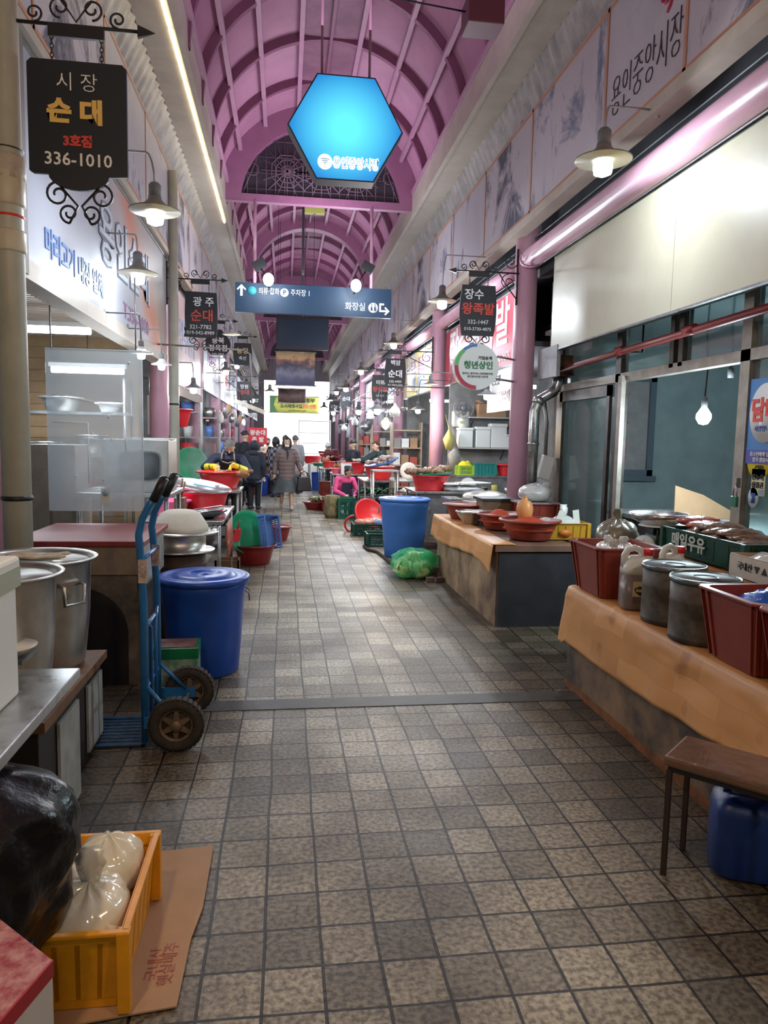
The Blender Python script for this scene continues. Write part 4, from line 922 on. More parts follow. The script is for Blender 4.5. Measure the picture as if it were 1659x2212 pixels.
tubby((2.03,2.74,ZA), .38, .38, .30, BRICK, 'brown-red square tub with a blue bag, on the near counter beside the dark can', tp=.80)
tubby((2.02,2.30,ZA), .38, .40, .30, BRICK, 'empty brown-red square tub at the right edge of the picture', tp=.80)
single('plastic_bag', MB().blob((0,0,.05), (.12,.13,.09), 24, 14, amp=.4, seed=5, freq=3.2), mat('blue_bag', (.02,.10,.50), .25, bump=.4, bs=40), 'crumpled blue plastic bag filling the brown-red tub', 'bag', (2.03,2.74,ZA+.18))
# back tier: milk crate with bagged goods, scale, grain bag, card box, yellow bowl, bucket
cr_ = crate((2.63,3.96,ZB), .36, .86, .16, DGREEN, 'dark green crate heaped with packets of dried food on the raised shelf', slats=False, name='food_crate')
text('매일우유', .10, mat('crate_print', (.45,.52,.46), .5), cr_, (-.187,.12,.085), '-X', off=.003)
PK = mat('dried_goods', (.30,.18,.13), .2, var=.6, vs=14, bump=.6, bs=30, coat=.6)
PK2 = mat('dried_goods_red', (.55,.12,.10), .25, var=.4, vs=12, coat=.6, bump=.4)
for i in range(9):
    y = 3.68 + .075*i; m_ = PK2 if i in (7, 8) else PK
    single('food_packet', MB().blob((0,0,.02), (.15,.07,.03), 16, 8, amp=.35, seed=i, freq=2.5), m_, ('clear packet of %s dried food in the green crate, %s from the near end' % ('reddish' if i > 6 else 'brown', OR_[i])), 'packet', (2.62+.02*(i % 2), y, ZB+.115+.018*(i % 3)+.004*i), group='food packets heaped in the green crate')
SCG = mat('scale_green', (.025,.06,.05), .5)
t = thing('kitchen_scale', 'dark green dial scale with a round white face and steel pan', 'scale', (2.50,4.60,.80), -.1)
put('body', MB().add([(-.10,-.12,0),(.12,-.12,0),(.12,.12,0),(-.10,.12,0),(-.02,-.10,.19),(.10,-.10,.19),(.10,.10,.19),(-.02,.10,.19)], [(0,3,2,1),(4,5,6,7),(0,1,5,4),(1,2,6,5),(2,3,7,6),(3,0,4,7)]), SCG, t, bevel=.01)
Mf = Matrix.Translation((-.075,-.04,.10)) @ Matrix.Rotation(-1.0,4,'Z') @ Matrix.Rotation(PI/2-.15,4,'X')
put('dial_face', MB().lathe([(.088,-.02),(.092,-.012),(.09,.012),(.08,.016),(0,.016)], 32, M=Mf), mat('dial_white', (.55,.60,.58), .35), t)
put('needle', MB().prism([(-.003,-.01),(.003,-.01),(0,.06)], .002, Mf @ Matrix.Translation((0,0,.018)) @ Matrix.Rotation(-PI/2,4,'X')), KLET, t)
put('plate_post', MB().bx(.01,.06,-.05,-.03,.19,.24).bx(.01,.06,.03,.05,.19,.24).bx(-.04,.11,-.09,.09,.235,.25), IRON, t)
put('pan', MB().lathe([(.0,.252),(.09,.254),(.17,.30),(.19,.335),(.198,.335),(.175,.295),(.09,.246)], 36, c=(.05,.05,0)), STEEL, t)
put('plate', MB().lathe([(.13,.250),(.13,.254)], 24, c=(.03,.0,0)), WHITE, t)
struct('trim_12', MB().bx(2.30,2.96,4.47,5.2,.76,.80), mat('shelf_dark', (.09,.075,.06), .6))
struct('trim_12', MB().bx(2.34,2.94,4.50,5.1,0,.76), mat('shelf_base', (.02,.018,.018), .8))
tied_bag((2.40,4.93,.80), (.15,.13,.13), mat('grain_bag', (.20,.17,.12), .3, var=.3, coat=.5, vs=10), 'clear tied bag of dark grain beside the dial scale', seed=4, neck=.08)
t = thing('carton', 'shallow white-printed cardboard carton under clear film on the raised shelf', 'carton', (2.50,3.30,ZB), .0)
put('box', MB().bx(-.15,.15,-.22,.22,0,.012).bx(-.15,-.142,-.22,.22,0,.12).bx(.142,.15,-.22,.22,0,.12).bx(-.15,.15,-.22,-.212,0,.12).bx(-.15,.15,.212,.22,0,.12), mat('carton_card', (.42,.30,.20), .7), t)
put('printed_face', MB().bx(-.153,-.151,-.21,.21,.005,.115), mat('carton_white', (.62,.57,.50), .5, var=.15), t)
text('국내산 ▼ ▲', .045, KLET, t, (-.155,.02,.065), '-X'); text('가지', .06, KLET, t, (0.06,-.2225,.06), '-Y', rot=-.2)
for i, (x, y) in enumerate(((-.05,.05),(.05,-.06),(.0,.14))):
    single('food_packet', MB().blob((0,0,.0), (.09,.09,.05), 14, 8, amp=.4, seed=i+20, freq=2.5), [BAG, mat('dark_packet',(.07,.06,.08),.2,coat=.5), BAG][i], 'packet in the shallow carton, the %s one' % ['white','dark','farthest white'][i], 'packet', (2.50+x, 3.30+y, ZB+.075))
basin((2.60,2.90,ZB), .14, .17, mat('olive_bowl', (.40,.38,.20), .4, trans=.2), 'translucent olive bowl on the raised shelf at the right edge', r0=.62)
t = thing('paper_bucket', 'cream bucket with a printed band at the right edge above the orange vinyl', 'bucket', (2.46,2.72,ZB))
put('body', MB().lathe([(.07,0),(.085,.2)], 28), mat('cream_bucket', (.60,.52,.38), .5), t); put('printed_band', MB().lathe([(.087,.14),(.089,.2),(.086,.2)], 28), mat('bucket_print', (.62,.58,.52), .5, var=.4, vs=30), t)
# inside the shop: folded card, white counter
t = thing('display_table', 'pale covered display table inside the glazed shop', 'table', (3.9,5.6,0)); put('tabletop', MB().bx(-.75,.75,-1.2,1.2,.92,.96), mat('pale_cover', (.42,.46,.46), .4, var=.1), t); put('body', MB().bx(-.7,.7,-1.15,1.15,0,.92), DARKW, t)
p = aty(1520,1075,5.9); single('cardboard_piece', MB().prism([(-.28,-.17),(-.26,.12),(.0,.04),(.26,-.10),(.28,-.17)][::-1], .01), CARD, 'torn cardboard piece standing on the table inside the shop', 'cardboard', (p.x,5.9,1.13), rot=(-.15,0,0))
# ================================================================ second counter
HB = .72
t = thing('market_counter', 'counter with a dark slab side and beige front, carrying the pepper basins', 'counter', (2.32, 7.17, 0))
put('body', MB().bx(-.50,.52,-1.20,.62,0,HB-.06).bx(-.50,.16,.62,1.23,0,HB-.06), PLY, t); put('side_slab', MB().bx(-.49,.53,-1.235,-1.20,0,HB-.07), DSLAB, t, label='near-black slab on the end')
put('worktop', MB().prism([(-.53,-1.26),(.55,-1.26),(.55,.64),(.19,.64),(.19,1.25),(-.53,1.25)][::-1], .06, Matrix.Translation((0,0,HB)) @ Matrix.Rotation(-PI/2,4,'X') @ Matrix.Scale(-1,4,(0,0,1))), mat('worktop_brown', (.22,.12,.08), .5, var=.35, vs=4), t, bevel=.004)
def cl2(u, v):
    y = -1.255 + 2.5*u; hang = .22 + .04*math.sin(y*2) + .06*max(0, 1-u*9)
    if v < .5: k = v/.5; return (-.555 - .03*(1-k)*(1+noise.noise(Vector((y*4,0,0)))), y, HB + .006 - hang*(1-k))
    k = (v-.5)/.5; return (-.552 + .2*k, y, HB+.006)
put('vinyl_sheet', MB().grid(cl2, 40, 16), VIN, t, solid=.003, label='orange vinyl sheet hanging over the aisle edge')
ZC = HB + .01
def onB(px, py): q = atz(px, py, ZC); return q
basin((2.21,6.27,ZC), .25, .17, BRICK, 'brown-red basin of red pepper powder, nearest on the dark-sided counter', r0=.74)
basin((2.16,6.98,ZC), .22, .15, BRICK, 'brown-red basin with a red heap inside, middle of the dark-sided counter', r0=.74)
basin((2.04,7.92,ZC), .24, .16, BRICK, 'brown-red basin at the far end of the dark-sided counter', r0=.74)
basin((1.97,7.42,ZC), .16, .13, STEEL, 'small steel mixing bowl between the brown-red basins', r0=.55, lip=.012)
PEP = mat('pepper_powder', (.45,.05,.012), .8, bump=.4, bs=120)
single('pepper_heap', MB().lathe([(.235,.09),(.20,.13),(.12,.17),(.04,.195),(0,.20)], 28, wob=.12), PEP, 'heap of orange-red pepper powder in the nearest brown basin', 'spice', (2.21,6.27,ZC), kind='stuff')
single('pepper_heap', MB().lathe([(.20,.08),(.12,.13),(.05,.19),(0,.20)], 24, wob=.2), PEP, 'heap of red pepper powder in the middle brown basin', 'spice', (2.14,6.98,ZC), kind='stuff')
t = thing('ribbed_gourd_scoop', 'ribbed orange gourd-shaped scoop standing in the pepper powder', 'scoop', (2.20,6.40,ZC+.14))
pr_ = [(.0,0)] + [((.075 - .0*k) * (math.sin(PI*(k+3)/26))**.8 + (.006 if k % 2 else 0), .011*k) for k in range(18)] + [(.028,.20),(.020,.23),(.024,.235),(0,.236)]
put('body', MB().lathe(pr_, 28), mat('gourd_orange', (.66,.28,.09), .4), t)
tcr = crate((2.52,6.36,ZC), .44, .34, .15, mat('mustard_plastic', (.50,.27,.02), .4, var=.2), 'mustard yellow crate of tied white bags on the dark-sided counter', slats=False)
put('badge', MB().lathe([(.06,-.002),(.06,.002)], 24, sx=1.0, sy=.55, M=Matrix.Translation((-.0,-.178,.06)) @ Matrix.Rotation(PI/2,4,'X')), mat('badge_orange', (.55,.16,.02), .5), tcr, label='orange oval badge')
tied_bag((2.56,6.36,ZC+.02), (.13,.11,.09), BAG, 'white tied bag with a tall knot in the mustard crate', seed=9, neck=.10)
tied_bag((2.40,6.38,ZC+.02), (.09,.10,.08), BAG, 'lower white bag at the left end of the mustard crate', seed=11, neck=.0)
for i, (x, y, r_) in enumerate(((2.47,6.28,.35),(2.68,6.32,-.15))):
    single('price_tag', MB().bx(-.03,.03,-.002,.002,0,.14), mat('tag_paper', (.62,.64,.58), .6), 'pale card tag sticking up in the mustard crate, the %s one' % ['left','right'][i], 'tag', (x,y,ZC+.12), rot=(0,r_,0))
tubby((2.58,7.20,ZC), .36, .36, .24, BRICK, 'brown-red square tub topped by a bag of white grain, beside the glass', tp=.9)
put('lid', MB().bx(-.20,.20,-.20,.20,.252,.262), DSTEEL, bpy.data.objects[[o.name for o in bpy.data.objects if o.name.startswith('square_tub')][-1]])
tied_bag((2.58,7.20,ZC+.264), (.17,.15,.09), mat('salt_bag', (.55,.52,.50), .3, coat=.4, var=.15), 'open bag of white grain lying on the brown-red square tub', seed=6, neck=.03)
t = thing('wooden_box', 'brown wooden box with a dark flat lid on the far end of the counter', 'box', (2.28,7.62,ZC)); put('body', MB().bx(-.17,.17,-.15,.15,0,.24), WOOD, t); put('lid', MB().bx(-.20,.20,-.18,.18,.24,.265), IRON, t)
# ================================================================ low table and blue jerry can, right foreground
tm = mat('film_wrapped_top', (.17,.09,.06), .25, var=.4, vs=4, coat=.6, bump=.35, bs=22)
t = thing('low_stool_table', 'low brown table wrapped in clear film on thin dark legs, right foreground', 'table', (1.59,2.37,0), -.835)
put('tabletop', MB().bx(-.15,.26,-.14,.12,.425,.465), tm, t, bevel=.012)
put('apron', MB().bx(-.135,.245,-.125,.105,.405,.425), IRON, t)
for sx_ in (-1,1):
    for sy_ in (-1,1): put('leg', MB().bx((.236 if sx_ > 0 else -.13)-.009,(.236 if sx_ > 0 else -.13)+.009,sy_*.11-.009-.01,sy_*.11+.009-.01,0,.41), mat('leg_brown',(.035,.02,.015),.5), t)
t = thing('jerry_can', 'blue plastic jerry can on the floor under the film-wrapped table', 'jerry can', (1.73,2.385,0), -.4)
JC = mat('deep_blue_plastic', (.012,.045,.23), .4, var=.3, vs=5, bump=.1)
put('body', MB().lathe([(.105,0),(.125,.02),(.125,.24),(.115,.28),(.07,.31),(0,.315)], 32, sx=.95, sy=.85, sq=.5), JC, t)
put('handle', MB().tube([(-.07,0,.29),(-.065,0,.345),(0,0,.36),(.03,0,.345),(.035,0,.30)], .014, 8), JC, t)
put('cap', MB().lathe([(.026,.30),(.026,.345),(0,.347)], 16, c=(.07,.02,0)), JC, t)
# ================================================================ near left
t = steel_table(-1.45,-.69,1.15,2.53,.80,'shiny steel work table at the left edge of the picture', shelf=False, inset=.22)
t = thing('foam_box', 'white styrofoam box standing on the near steel table at the left edge', 'box', (-1.06,2.0,.80))
put('body', MB().bx(-.26,.26,-.28,.28,0,.36), FOAM, t, bevel=.012); put('lid', MB().bx(-.27,.27,-.29,.29,.36,.43), FOAM, t, bevel=.012)
put('tape', MB().bx(.262,.272,-.28,.28,.34,.40), mat('greenish_tape', (.55,.62,.50), .3, trans=.3), t)
SOOT = mat('sooty_brick', (.17,.13,.10), .7, var=.75, vs=3, col2=(.015,.014,.015))
PWHITE = mat('chipped_white_board', (.40,.42,.40), .6, var=.35, vs=7)
def stand(loc, w, d, h, label, door=True):
    t = thing('burner_stand', label, 'stand', loc)
    put('frame', MB().bx(-w/2,w/2,-d/2,d/2,0,h-.04), mat('stand_black', (.02,.017,.015), .7), t)
    put('top_board', MB().bx(-w/2-.02,w/2+.03,-d/2-.02,d/2+.02,h-.04,h), WOOD, t)
    if door: put('side_board', MB().bx(w/2+.004,w/2+.016,-d/2+.20,d/2-.03,.05,h-.09), PWHITE, t, label='chipped white side board')
    return t
stand((-1.13,2.92,0), .5, .50, .56, 'low wooden stand with a chipped white side board, beyond the near steel table')
stand((-1.20,3.60,0), .50, .50, .47, 'black burner stand with a white board under the larger aluminium cauldron')
def cauldron(loc, r, h, label, rz=0):
    t = thing('cauldron', label, 'pot', loc, rz)
    put('body', MB().lathe([(r*.80,0),(r*.88,.03),(r*.97,h*.5),(r,h-.02),(r+.03,h),(r+.034,h+.006),(r+.025,h+.010),(r-.008,h-.01),(r*.95,h*.5),(r*.84,.04),(0,.03)], 44), ALU, t)
    put('lid', MB().lathe([(r+.01,h-.012),(r-.02,h-.022),(r*.6,h-.018),(0,h-.012)], 40), ALU, t)
    for s in (-1, 1):
        M_ = Matrix.Rotation(.95, 4, 'Z') @ Matrix.Translation((0, s*r*.985, h*.74))
        put('handle', MB().bx(-.06,.06,-.008,.012,.03,.05, M_).tube([(-.055,s*.01,.04),(-.055,s*.035,.035),(-.052,s*.035,-.05),(.052,s*.035,-.05),(.055,s*.035,.035),(.055,s*.01,.04)], .008, 8, M=M_), STEEL, t)
    return t
cauldron((-1.20,3.62,.47), .265, .53, 'larger aluminium cauldron with a cloth on its lid, beside the hand truck')
cauldron((-1.13,2.94,.56), .235, .49, 'smaller aluminium cauldron in front, behind the styrofoam box', 2.2)
RAG = mat('beige_rag', (.48,.40,.30), .9, bump=.4, bs=40)
single('rag', MB().grid(lambda u, v: (-.13+.26*u+.02*math.sin(v*7), -.07+.14*v+.02*math.sin(u*9), .018+.014*noise.noise(Vector((u*5,v*5,3)))), 14, 10), RAG, 'crumpled beige cloth lying on the larger cauldron lid', 'cloth', (-1.20,3.68,.985), solid=.006)
t = thing('rusty_side_table', 'small rusty metal stand with a white dish, between styrofoam box and cauldrons', 'stand', (-.98,2.70,0))
put('dish', MB().lathe([(.05,.80),(.09,.83),(.095,.835),(.05,.81)], 24), WHITE, t)
put('post', MB().bx(-.02,.02,-.02,.02,0,.79), mat('rust_post', (.10,.05,.03), .7), t); put('plate', MB().bx(-.08,.07,-.08,.08,.785,.80), DSTEEL, t)
# hand truck
HT = mat('truck_blue', (.02,.16,.42), .35, var=.25, vs=10)
t = thing('hand_truck', 'blue two-wheeled hand truck with black grips standing beside the blue lidded bin', 'hand truck', (-.70,3.90,0))
for s, nm in ((-1,'near'),(1,'far')):
    y = s*.19
    put('rail', MB().tube([(0,y,.03),(0,y,.75),(-.015,y*.98,1.02),(-.022,y*.95,1.10),(-.005,y*.92,1.18),(.03,y*.9,1.25),(.055,y*.9,1.285)], .019, 12), HT, t)
    put('grip', MB().tube([(.05,y*.9,1.27),(.105,y*.9,1.385)], .024, 12).lathe([(.024,0),(.012,.012)], 12, c=(.105,y*.9,1.385)), IRON, t)
    put('axle_bracket', MB().bx(0,.20,y-.006+s*.03,y+.006+s*.03,.11,.17, Matrix.Identity(4)).tube([(.0,y,.33),(.15,y+s*.03,.16)], .011, 6), HT, t)
    w_ = thing('wheel', '', 'x', (.165,y+s*.065,.14)); del w_['label']; del w_['category']; w_.parent = t
    MW = Matrix.Rotation(PI/2, 4, 'X')
    tr = []
    for k in range(13): a = PI*2*k/12; tr.append((.108+.032*math.cos(a), .036*math.sin(a)))
    put('tyre', MB().lathe(tr, 48, M=MW), RUBBER, w_)
    HUBM = mat('hub_rust', (.24,.16,.10), .55, metal=.4, var=.4, vs=15)
    hb = MB().lathe([(.085,-.022),(.088,-.018),(.088,.018),(.085,.022),(.072,.012),(.072,-.012),(.085,-.022)], 36, M=MW).lathe([(0,-.032),(.026,-.032),(.030,-.02),(.030,.02),(.026,.032),(0,.032)], 20, M=MW)
    for k in range(6):
        M_ = MW @ Matrix.Rotation(PI*k/3+.5, 4, 'Z'); hb.add([(.026,-.016,-.014),(.026,.016,-.014),(.075,.009,-.012),(.075,-.009,-.012),(.026,-.016,.014),(.026,.016,.014),(.075,.009,.012),(.075,-.009,.012)], [(0,1,2,3),(4,7,6,5),(0,4,5,1),(1,5,6,2),(2,6,7,3),(3,7,4,0)], False, M_)
    put('hub', hb, HUBM, w_)
    tl = MB()
    for k in range(30): M_ = MW @ Matrix.Rotation(2*PI*k/30, 4, 'Z'); tl.bx(.134,.1405,-.010,.010,-.027,.027, M_)
    put('tread', tl, RUBBER, w_)
put('axle', MB().tube([(.165,-.27,.14),(.165,.27,.14)], .010, 8), DSTEEL, t)
cb2 = MB()
for z in (.30,.62,.98): cb2.tube([(0,-.19,z),(0,.19,z)], .012, 8)
cb2.tube([(0,-.19,.66),(.012,-.07,.60),(.012,-.07,.04)], .010, 8).tube([(0,.19,.66),(.012,.07,.60),(.012,.07,.04)], .010, 8)
put('crossbar', cb2, HT, t)
tp_ = MB().bx(-.33,0,-.20,-.17,.01,.018).bx(-.33,0,.17,.20,.01,.018).bx(-.33,-.30,-.20,.20,.01,.018).bx(-.02,.01,-.2,.2,.01,.06)
for k in range(7): tp_.bx(-.33,0,-.145+.045*k,-.125+.045*k,.011,.017)
put('toe_plate', tp_, mat('truck_blue_worn', (.03,.10,.22), .5, var=.5, vs=12), t)
put('sticker', MB().bx(-.021,.021,-.212,-.208,.86,.98), mat('sticker_print', (.60,.45,.42), .5, var=.6, vs=40), t)
put('sticker', MB().bx(-.021,.021,.168,.172,.88,1.0), MATS['sticker_print'], t)
# blue lidded bin
def bin_(loc, rt, rb, h, m, label, lidm=None, knob=True):
    t = thing('lidded_bin', label, 'bin', loc)
    put('body', MB().lathe([(rb*.96,0),(rb,.015),(rb+(rt-rb)*.5,h*.5),(rb+(rt-rb)*.86,h*.86),(rt*1.0,h*.88),(rt,h)], 48), m, t)
    put('lid', MB().lathe([(rt+.022,h-.03),(rt+.026,h-.005),(rt+.015,h+.008),(rt*.93,h+.012),(rt*.90,h+.002),(rt*.72,h+.004),(rt*.70,h+.014),(rt*.36,h+.02),(rt*.34,h+.008),(rt*.15,h+.006),(rt*.12,h+.018),(0,h+.02)], 48), lidm or m, t)
    for s in (-1, 1): put('handle', MB().tube([(s*(rt-.005),-.05,h*.86),(s*(rt+.02),-.05,h*.83),(s*(rt+.022),0,h*.74),(s*(rt+.02),.05,h*.83),(s*(rt-.005),.05,h*.86)], .005, 6), DSTEEL, t)
    return t
bin_((-.54,4.96,0), .285, .235, .655, BLUE, 'large blue lidded bin on the floor at the left, beside the hand truck')
# small white lid and tin on the floor
t = thing('square_tin', 'green printed square tin between the hand truck and the blue bin', 'tin', (-.66,4.42,0), .05)
put('body', MB().bx(-.13,.15,-.10,.12,0,.33), mat('tin_white_print', (.42,.50,.45), .35, var=.6, vs=10, col2=(.03,.20,.08)), t, bevel=.008)
put('band', MB().bx(-.133,.153,-.103,.123,.27,.338), mat('tin_green', (.01,.20,.08), .3, var=.3, vs=10), t, bevel=.004)
put('top_panel', MB().bx(-.115,.135,-.085,.105,.339,.342), mat('tin_top', (.25,.12,.10), .4, var=.8, vs=16), t)
# garbage bag in blue barrel
t = thing('plastic_barrel', 'blue plastic barrel holding the black garbage bag, bottom left', 'barrel', (-.80,1.68,0)); put('body', MB().lathe([(.20,0),(.205,.05),(.21,.25),(.21,.36),(.19,.36),(.20,.08),(0,.06)], 36), JC, t)
t = thing('garbage_bag', 'large shiny black garbage bag bulging from the blue barrel under the steel table', 'bag', (-.785,1.86,.30))
gb = MB(); seg, rg = 48, 22
for i in range(rg+1):
    u = i/rg; r = (.205 + .045*math.sin(PI*min(1, u*1.1))) * (1 if u < .80 else (1-((u-.80)/.20)**1.3*.7)); z = .0 + .45*u
    for k in range(seg):
        a = 2*PI*k/seg; d = Vector((math.cos(a), math.sin(a), u*2.2)); w = 1 + .10*noise.noise(d*1.8) + .05*noise.noise(d*5) + .035*(.3+u)*math.sin(a*9+u*5+2*noise.noise(d*3))
        gb.v.append((r*w*math.cos(a), r*w*math.sin(a), z + .02*noise.noise(d*3)))
gb.f = [(i*seg+k, i*seg+(k+1) % seg, (i+1)*seg+(k+1) % seg, (i+1)*seg+k) for i in range(rg) for k in range(seg)] + [tuple(rg*seg+k for k in range(seg))]; gb.s = [True]*len(gb.f)
put('sack', gb, mat('black_bag', (.004,.004,.005), .3, bump=.7, bs=20, spec=.4), t)
# yellow crate with tied bags on cardboard
mb = MB(); cs = [(-.82,1.90),(-.58,1.89),(-.29,1.93),(-.285,2.2),(-.265,2.36),(-.265,2.73),(-.60,2.70),(-.84,2.66)]
mb.add([(x,y,.006+.003*(i % 2)) for i,(x,y) in enumerate(cs)] + [(x,y,.011+.003*(i % 2)) for i,(x,y) in enumerate(cs)], [tuple(range(7,-1,-1)), tuple(range(8,16))] + [(i,(i+1) % 8,(i+1) % 8+8,i+8) for i in range(8)])
o = single('cardboard_sheet', mb, CARD, 'flattened cardboard sheet with red print under the yellow crate', 'cardboard', (0,0,0))
text('국내산', .05, mat('cardboard_print', (.36,.10,.08), .7), o, (-.375,2.10,.0148), 'Z', rot=PI/2, ext=.0004); text('햇살배추', .05, MATS['cardboard_print'], o, (-.335,2.10,.0148), 'Z', rot=PI/2, ext=.0004)
yc = crate((-.61,2.17,.016), .37, .50, .24, YELLOW, 'bright yellow crate filled with tied bags of milky white food, bottom left', tp=.90, slats=False)
WB = mat('milky_bag', (.88,.83,.68), .12, spec=.6, coat=.7, bump=.25, bs=14, var=.10, vs=7, sss=.2)
for i, (x, y, z, a, b_, c, nk, ln_, lb) in enumerate((( -.555,2.07,.155,.11,.13,.085,.10,.1,'milky tied bag with the tallest twisted knot, front right of the yellow crate'),
    (-.555,2.31,.15,.11,.10,.09,.0,0,'smooth milky bag at the back right corner of the yellow crate'), (-.68,2.22,.16,.11,.12,.08,.07,.4,'milky tied bag at the back left of the yellow crate'),
    (-.71,2.05,.14,.10,.12,.08,.05,-.2,'milky tied bag at the left side of the yellow crate'), (-.58,2.0,.125,.13,.05,.085,.0,0,'milky bag along the near side of the yellow crate'),
    (-.60,2.17,.02,.15,.2,.06,0,0,'lowest milky bag under the others in the yellow crate'))):
    tied_bag((x,y,z-.02), (a,b_,c), WB, lb, seed=i*3+1, neck=nk, lean=ln_, group='milky bags in the yellow crate')
# red and white carton at the very edge
t = thing('carton', 'red-topped white carton cut by the bottom left corner of the picture', 'carton', (-.555,1.24,0), .0)
ca = MB(); A_, B_2, C_ = Vector((-.600,1.545,0)), Vector((-.448,1.402,0)), Vector((-.497,1.240,0))
A_ = B_2 + (A_-B_2)*1.25; C_ = B_2 + (C_-B_2)*1.6; D_2 = A_ + C_ - B_2
def quadbox(mb, P, z0, z1):
    vs = [(p.x+.555, p.y-1.24, z) for z in (z0, z1) for p in P]
    return mb.add(vs, [(0,1,2,3),(7,6,5,4),(0,4,5,1),(1,5,6,2),(2,6,7,3),(3,7,4,0)])
put('body', quadbox(MB(), [A_,B_2,C_,D_2], 0, .56), mat('carton_white2', (.62,.58,.57), .5, var=.08), t)
put('top_panel', quadbox(MB(), [A_,B_2,C_,D_2], .561, .566), mat('carton_red_print', (.52,.26,.25), .4, var=.45, vs=30, col2=(.30,.02,.04)), t)
put('red_edge', quadbox(MB(), [B_2+(B_2-A_)*.02, B_2, C_, C_+(B_2-A_)*.02], .535, .568), mat('carton_red', (.38,.015,.03), .4), t)
# ================================================================ stove block, screen, oven, drum
t = thing('brick_stove', 'sooty tan brick stove block topped by a dark red board, left of the aisle', 'stove', (-1.28,5.10,0))
put('body', MB().bx(-.36,.36,-.42,.44,0,.72), SOOT, t); put('upper_case', MB().bx(-.37,.37,-.44,.46,.72,.90), mat('tan_case', (.25,.19,.14), .6, var=.3), t)
put('top_board', MB().bx(-.40,.41,-.46,.50,.90,.935), mat('dark_red_board', (.26,.035,.035), .45, var=.25, vs=6), t, bevel=.005)
put('side_board', MB().bx(.372,.385,-.42,.44,.62,.88), mat('peeling_panel', (.42,.42,.40), .6, var=.4, vs=8), t)
put('dark_arch', MB().prism([(-.46,.0)] + [(-.14-.32*math.cos(PI*k/18), .34+.30*math.sin(PI*k/18)) for k in range(19)] + [(.18,0)], .003, Matrix.Translation((.12,-.424,0))), mat('arch_black', (.014,.012,.012), .9), t)  # flat near-black arch shape on the stove front
SCR = mat('plastic_screen', (.66,.76,.82), .18, alpha=.42, spec=.6, rvar=.1)
t = thing('plastic_screen', 'clear scratched plastic splash screen hanging in front of the left stall', 'screen', (-1.40,5.66,1.58))
put('sheet', MB().bx(-.34,.34,0,.004,-.56,.64), SCR, t)
put('edge_strip', MB().bx(.335,.345,-.004,.008,-.56,.64).bx(-.34,.34,-.004,.008,.632,.642), mat('screen_edge', (.55,.62,.65), .3, alpha=.7), t)
mq = MB()
for (x, z) in ((.1,.15),(-.02,.02),(.12,-.02),(-.14,-.3),(.05,-.32),(.25,.55)): mq.lathe([(.008,0),(.008,.004)], 10, M=Matrix.Translation((x,-.004,z)) @ Matrix.Rotation(PI/2,4,'X'))
mq.tube([(-.3,-.003,.3),(-.1,-.003,.27),(.2,-.003,.22),(.22,-.003,-.1)], .003, 4).tube([(-.3,-.003,.1),(-.05,-.003,.1),(-.05,-.003,-.35)], .003, 4)
put('drip_mark', mq, mat('drip_white', (.75,.8,.82), .3), t)
put('notice', MB().bx(.035,.10,-.006,-.003,-.50,-.39), mat('notice_cream', (.68,.68,.55), .6), t); put('notice_mark', MB().lathe([(.022,0),(.022,.003)], 16, M=Matrix.Translation((.067,-.007,-.425)) @ Matrix.Rotation(PI/2,4,'X')), mat('notice_blue', (.15,.35,.55), .5), t)
put('hanger', MB().tube([(-.3,0,.64),(-.3,0,1.17)], .006, 5).tube([(.3,0,.64),(.3,0,1.17)], .006, 5), DSTEEL, t)
t = thing('steam_oven', 'square stainless oven with a dark rounded window behind the plastic screen', 'oven', (-1.22,6.45,1.12))
put('body', MB().bx(-.26,.26,-.22,.26,0,.44), mat('oven_steel', (.50,.50,.48), .35, metal=.7, var=.2), t, bevel=.008)
P_ = [(.16*math.copysign(abs(math.cos(a))**.4, math.cos(a)), .115*math.copysign(abs(math.sin(a))**.4, math.sin(a))) for a in [2*PI*k/32 for k in range(32)]]
put('window', MB().prism([(x*1.08, z*1.1) for x, z in P_], .004, Matrix.Translation((.03,-.225,.22))), mat('window_trim', (.2,.2,.2), .3), t); put('door_glass', MB().prism(P_, .004, Matrix.Translation((.03,-.229,.22))), mat('oven_glass', (.015,.02,.025), .12), t)
put('paper', MB().bx(-.1,.27,-.1,.2,.441,.452), WHITE, t)
steel_table(-1.75,-.90,6.75,6.78,1.0,'narrow back rail',shelf=False) if False else None
t = steel_table(-1.70,-.93,6.12,6.90,1.12,'steel stand carrying the square oven', name='oven_stand')
t = thing('oil_drum', 'rusty dark steel drum stove under the big steamer, left of the aisle', 'drum', (-1.12,5.95,0)) if False else thing('oil_drum', 'rusty dark drum stove under the big steamer, left of the aisle', 'drum', (-.66-.27,6.0-.02,0))
t.location = (-.80-.03, 5.93, 0)
put('body', MB().lathe([(.20,0),(.205,.02),(.205,.28),(.213,.29),(.205,.30),(.205,.56),(.213,.57),(.205,.58),(.205,.66)], 36), mat('rusted_drum', (.09,.05,.035), .7, metal=.3, var=.5, vs=6), t); put('vent_hole', MB().bx(.12,.17,-.20,-.13,.42,.52), IRON, t)
t = thing('steamer', 'wide aluminium steamer mounded with a white cloth on the drum stove', 'pot', (-.83,5.93,.66))
put('pot', MB().lathe([(.17,0),(.27,.02),(.275,.03),(.20,.03),(.205,.15),(.215,.16),(.30,.165),(.305,.175),(.20,.18),(0,.18)], 40), ALU, t)
put('lid', MB().lathe([(.235,.18),(.21,.22),(.15,.32),(.10,.345),(0,.35)], 24, wob=.12), mat('steamer_cloth', (.60,.56,.47), .8, bump=.4, bs=20), t)
put('handle', MB().tube([(.20,.12,.17),(.30,.10,.20),(.31,.05,.21),(.29,.0,.17)], .006, 6), STEEL, t)
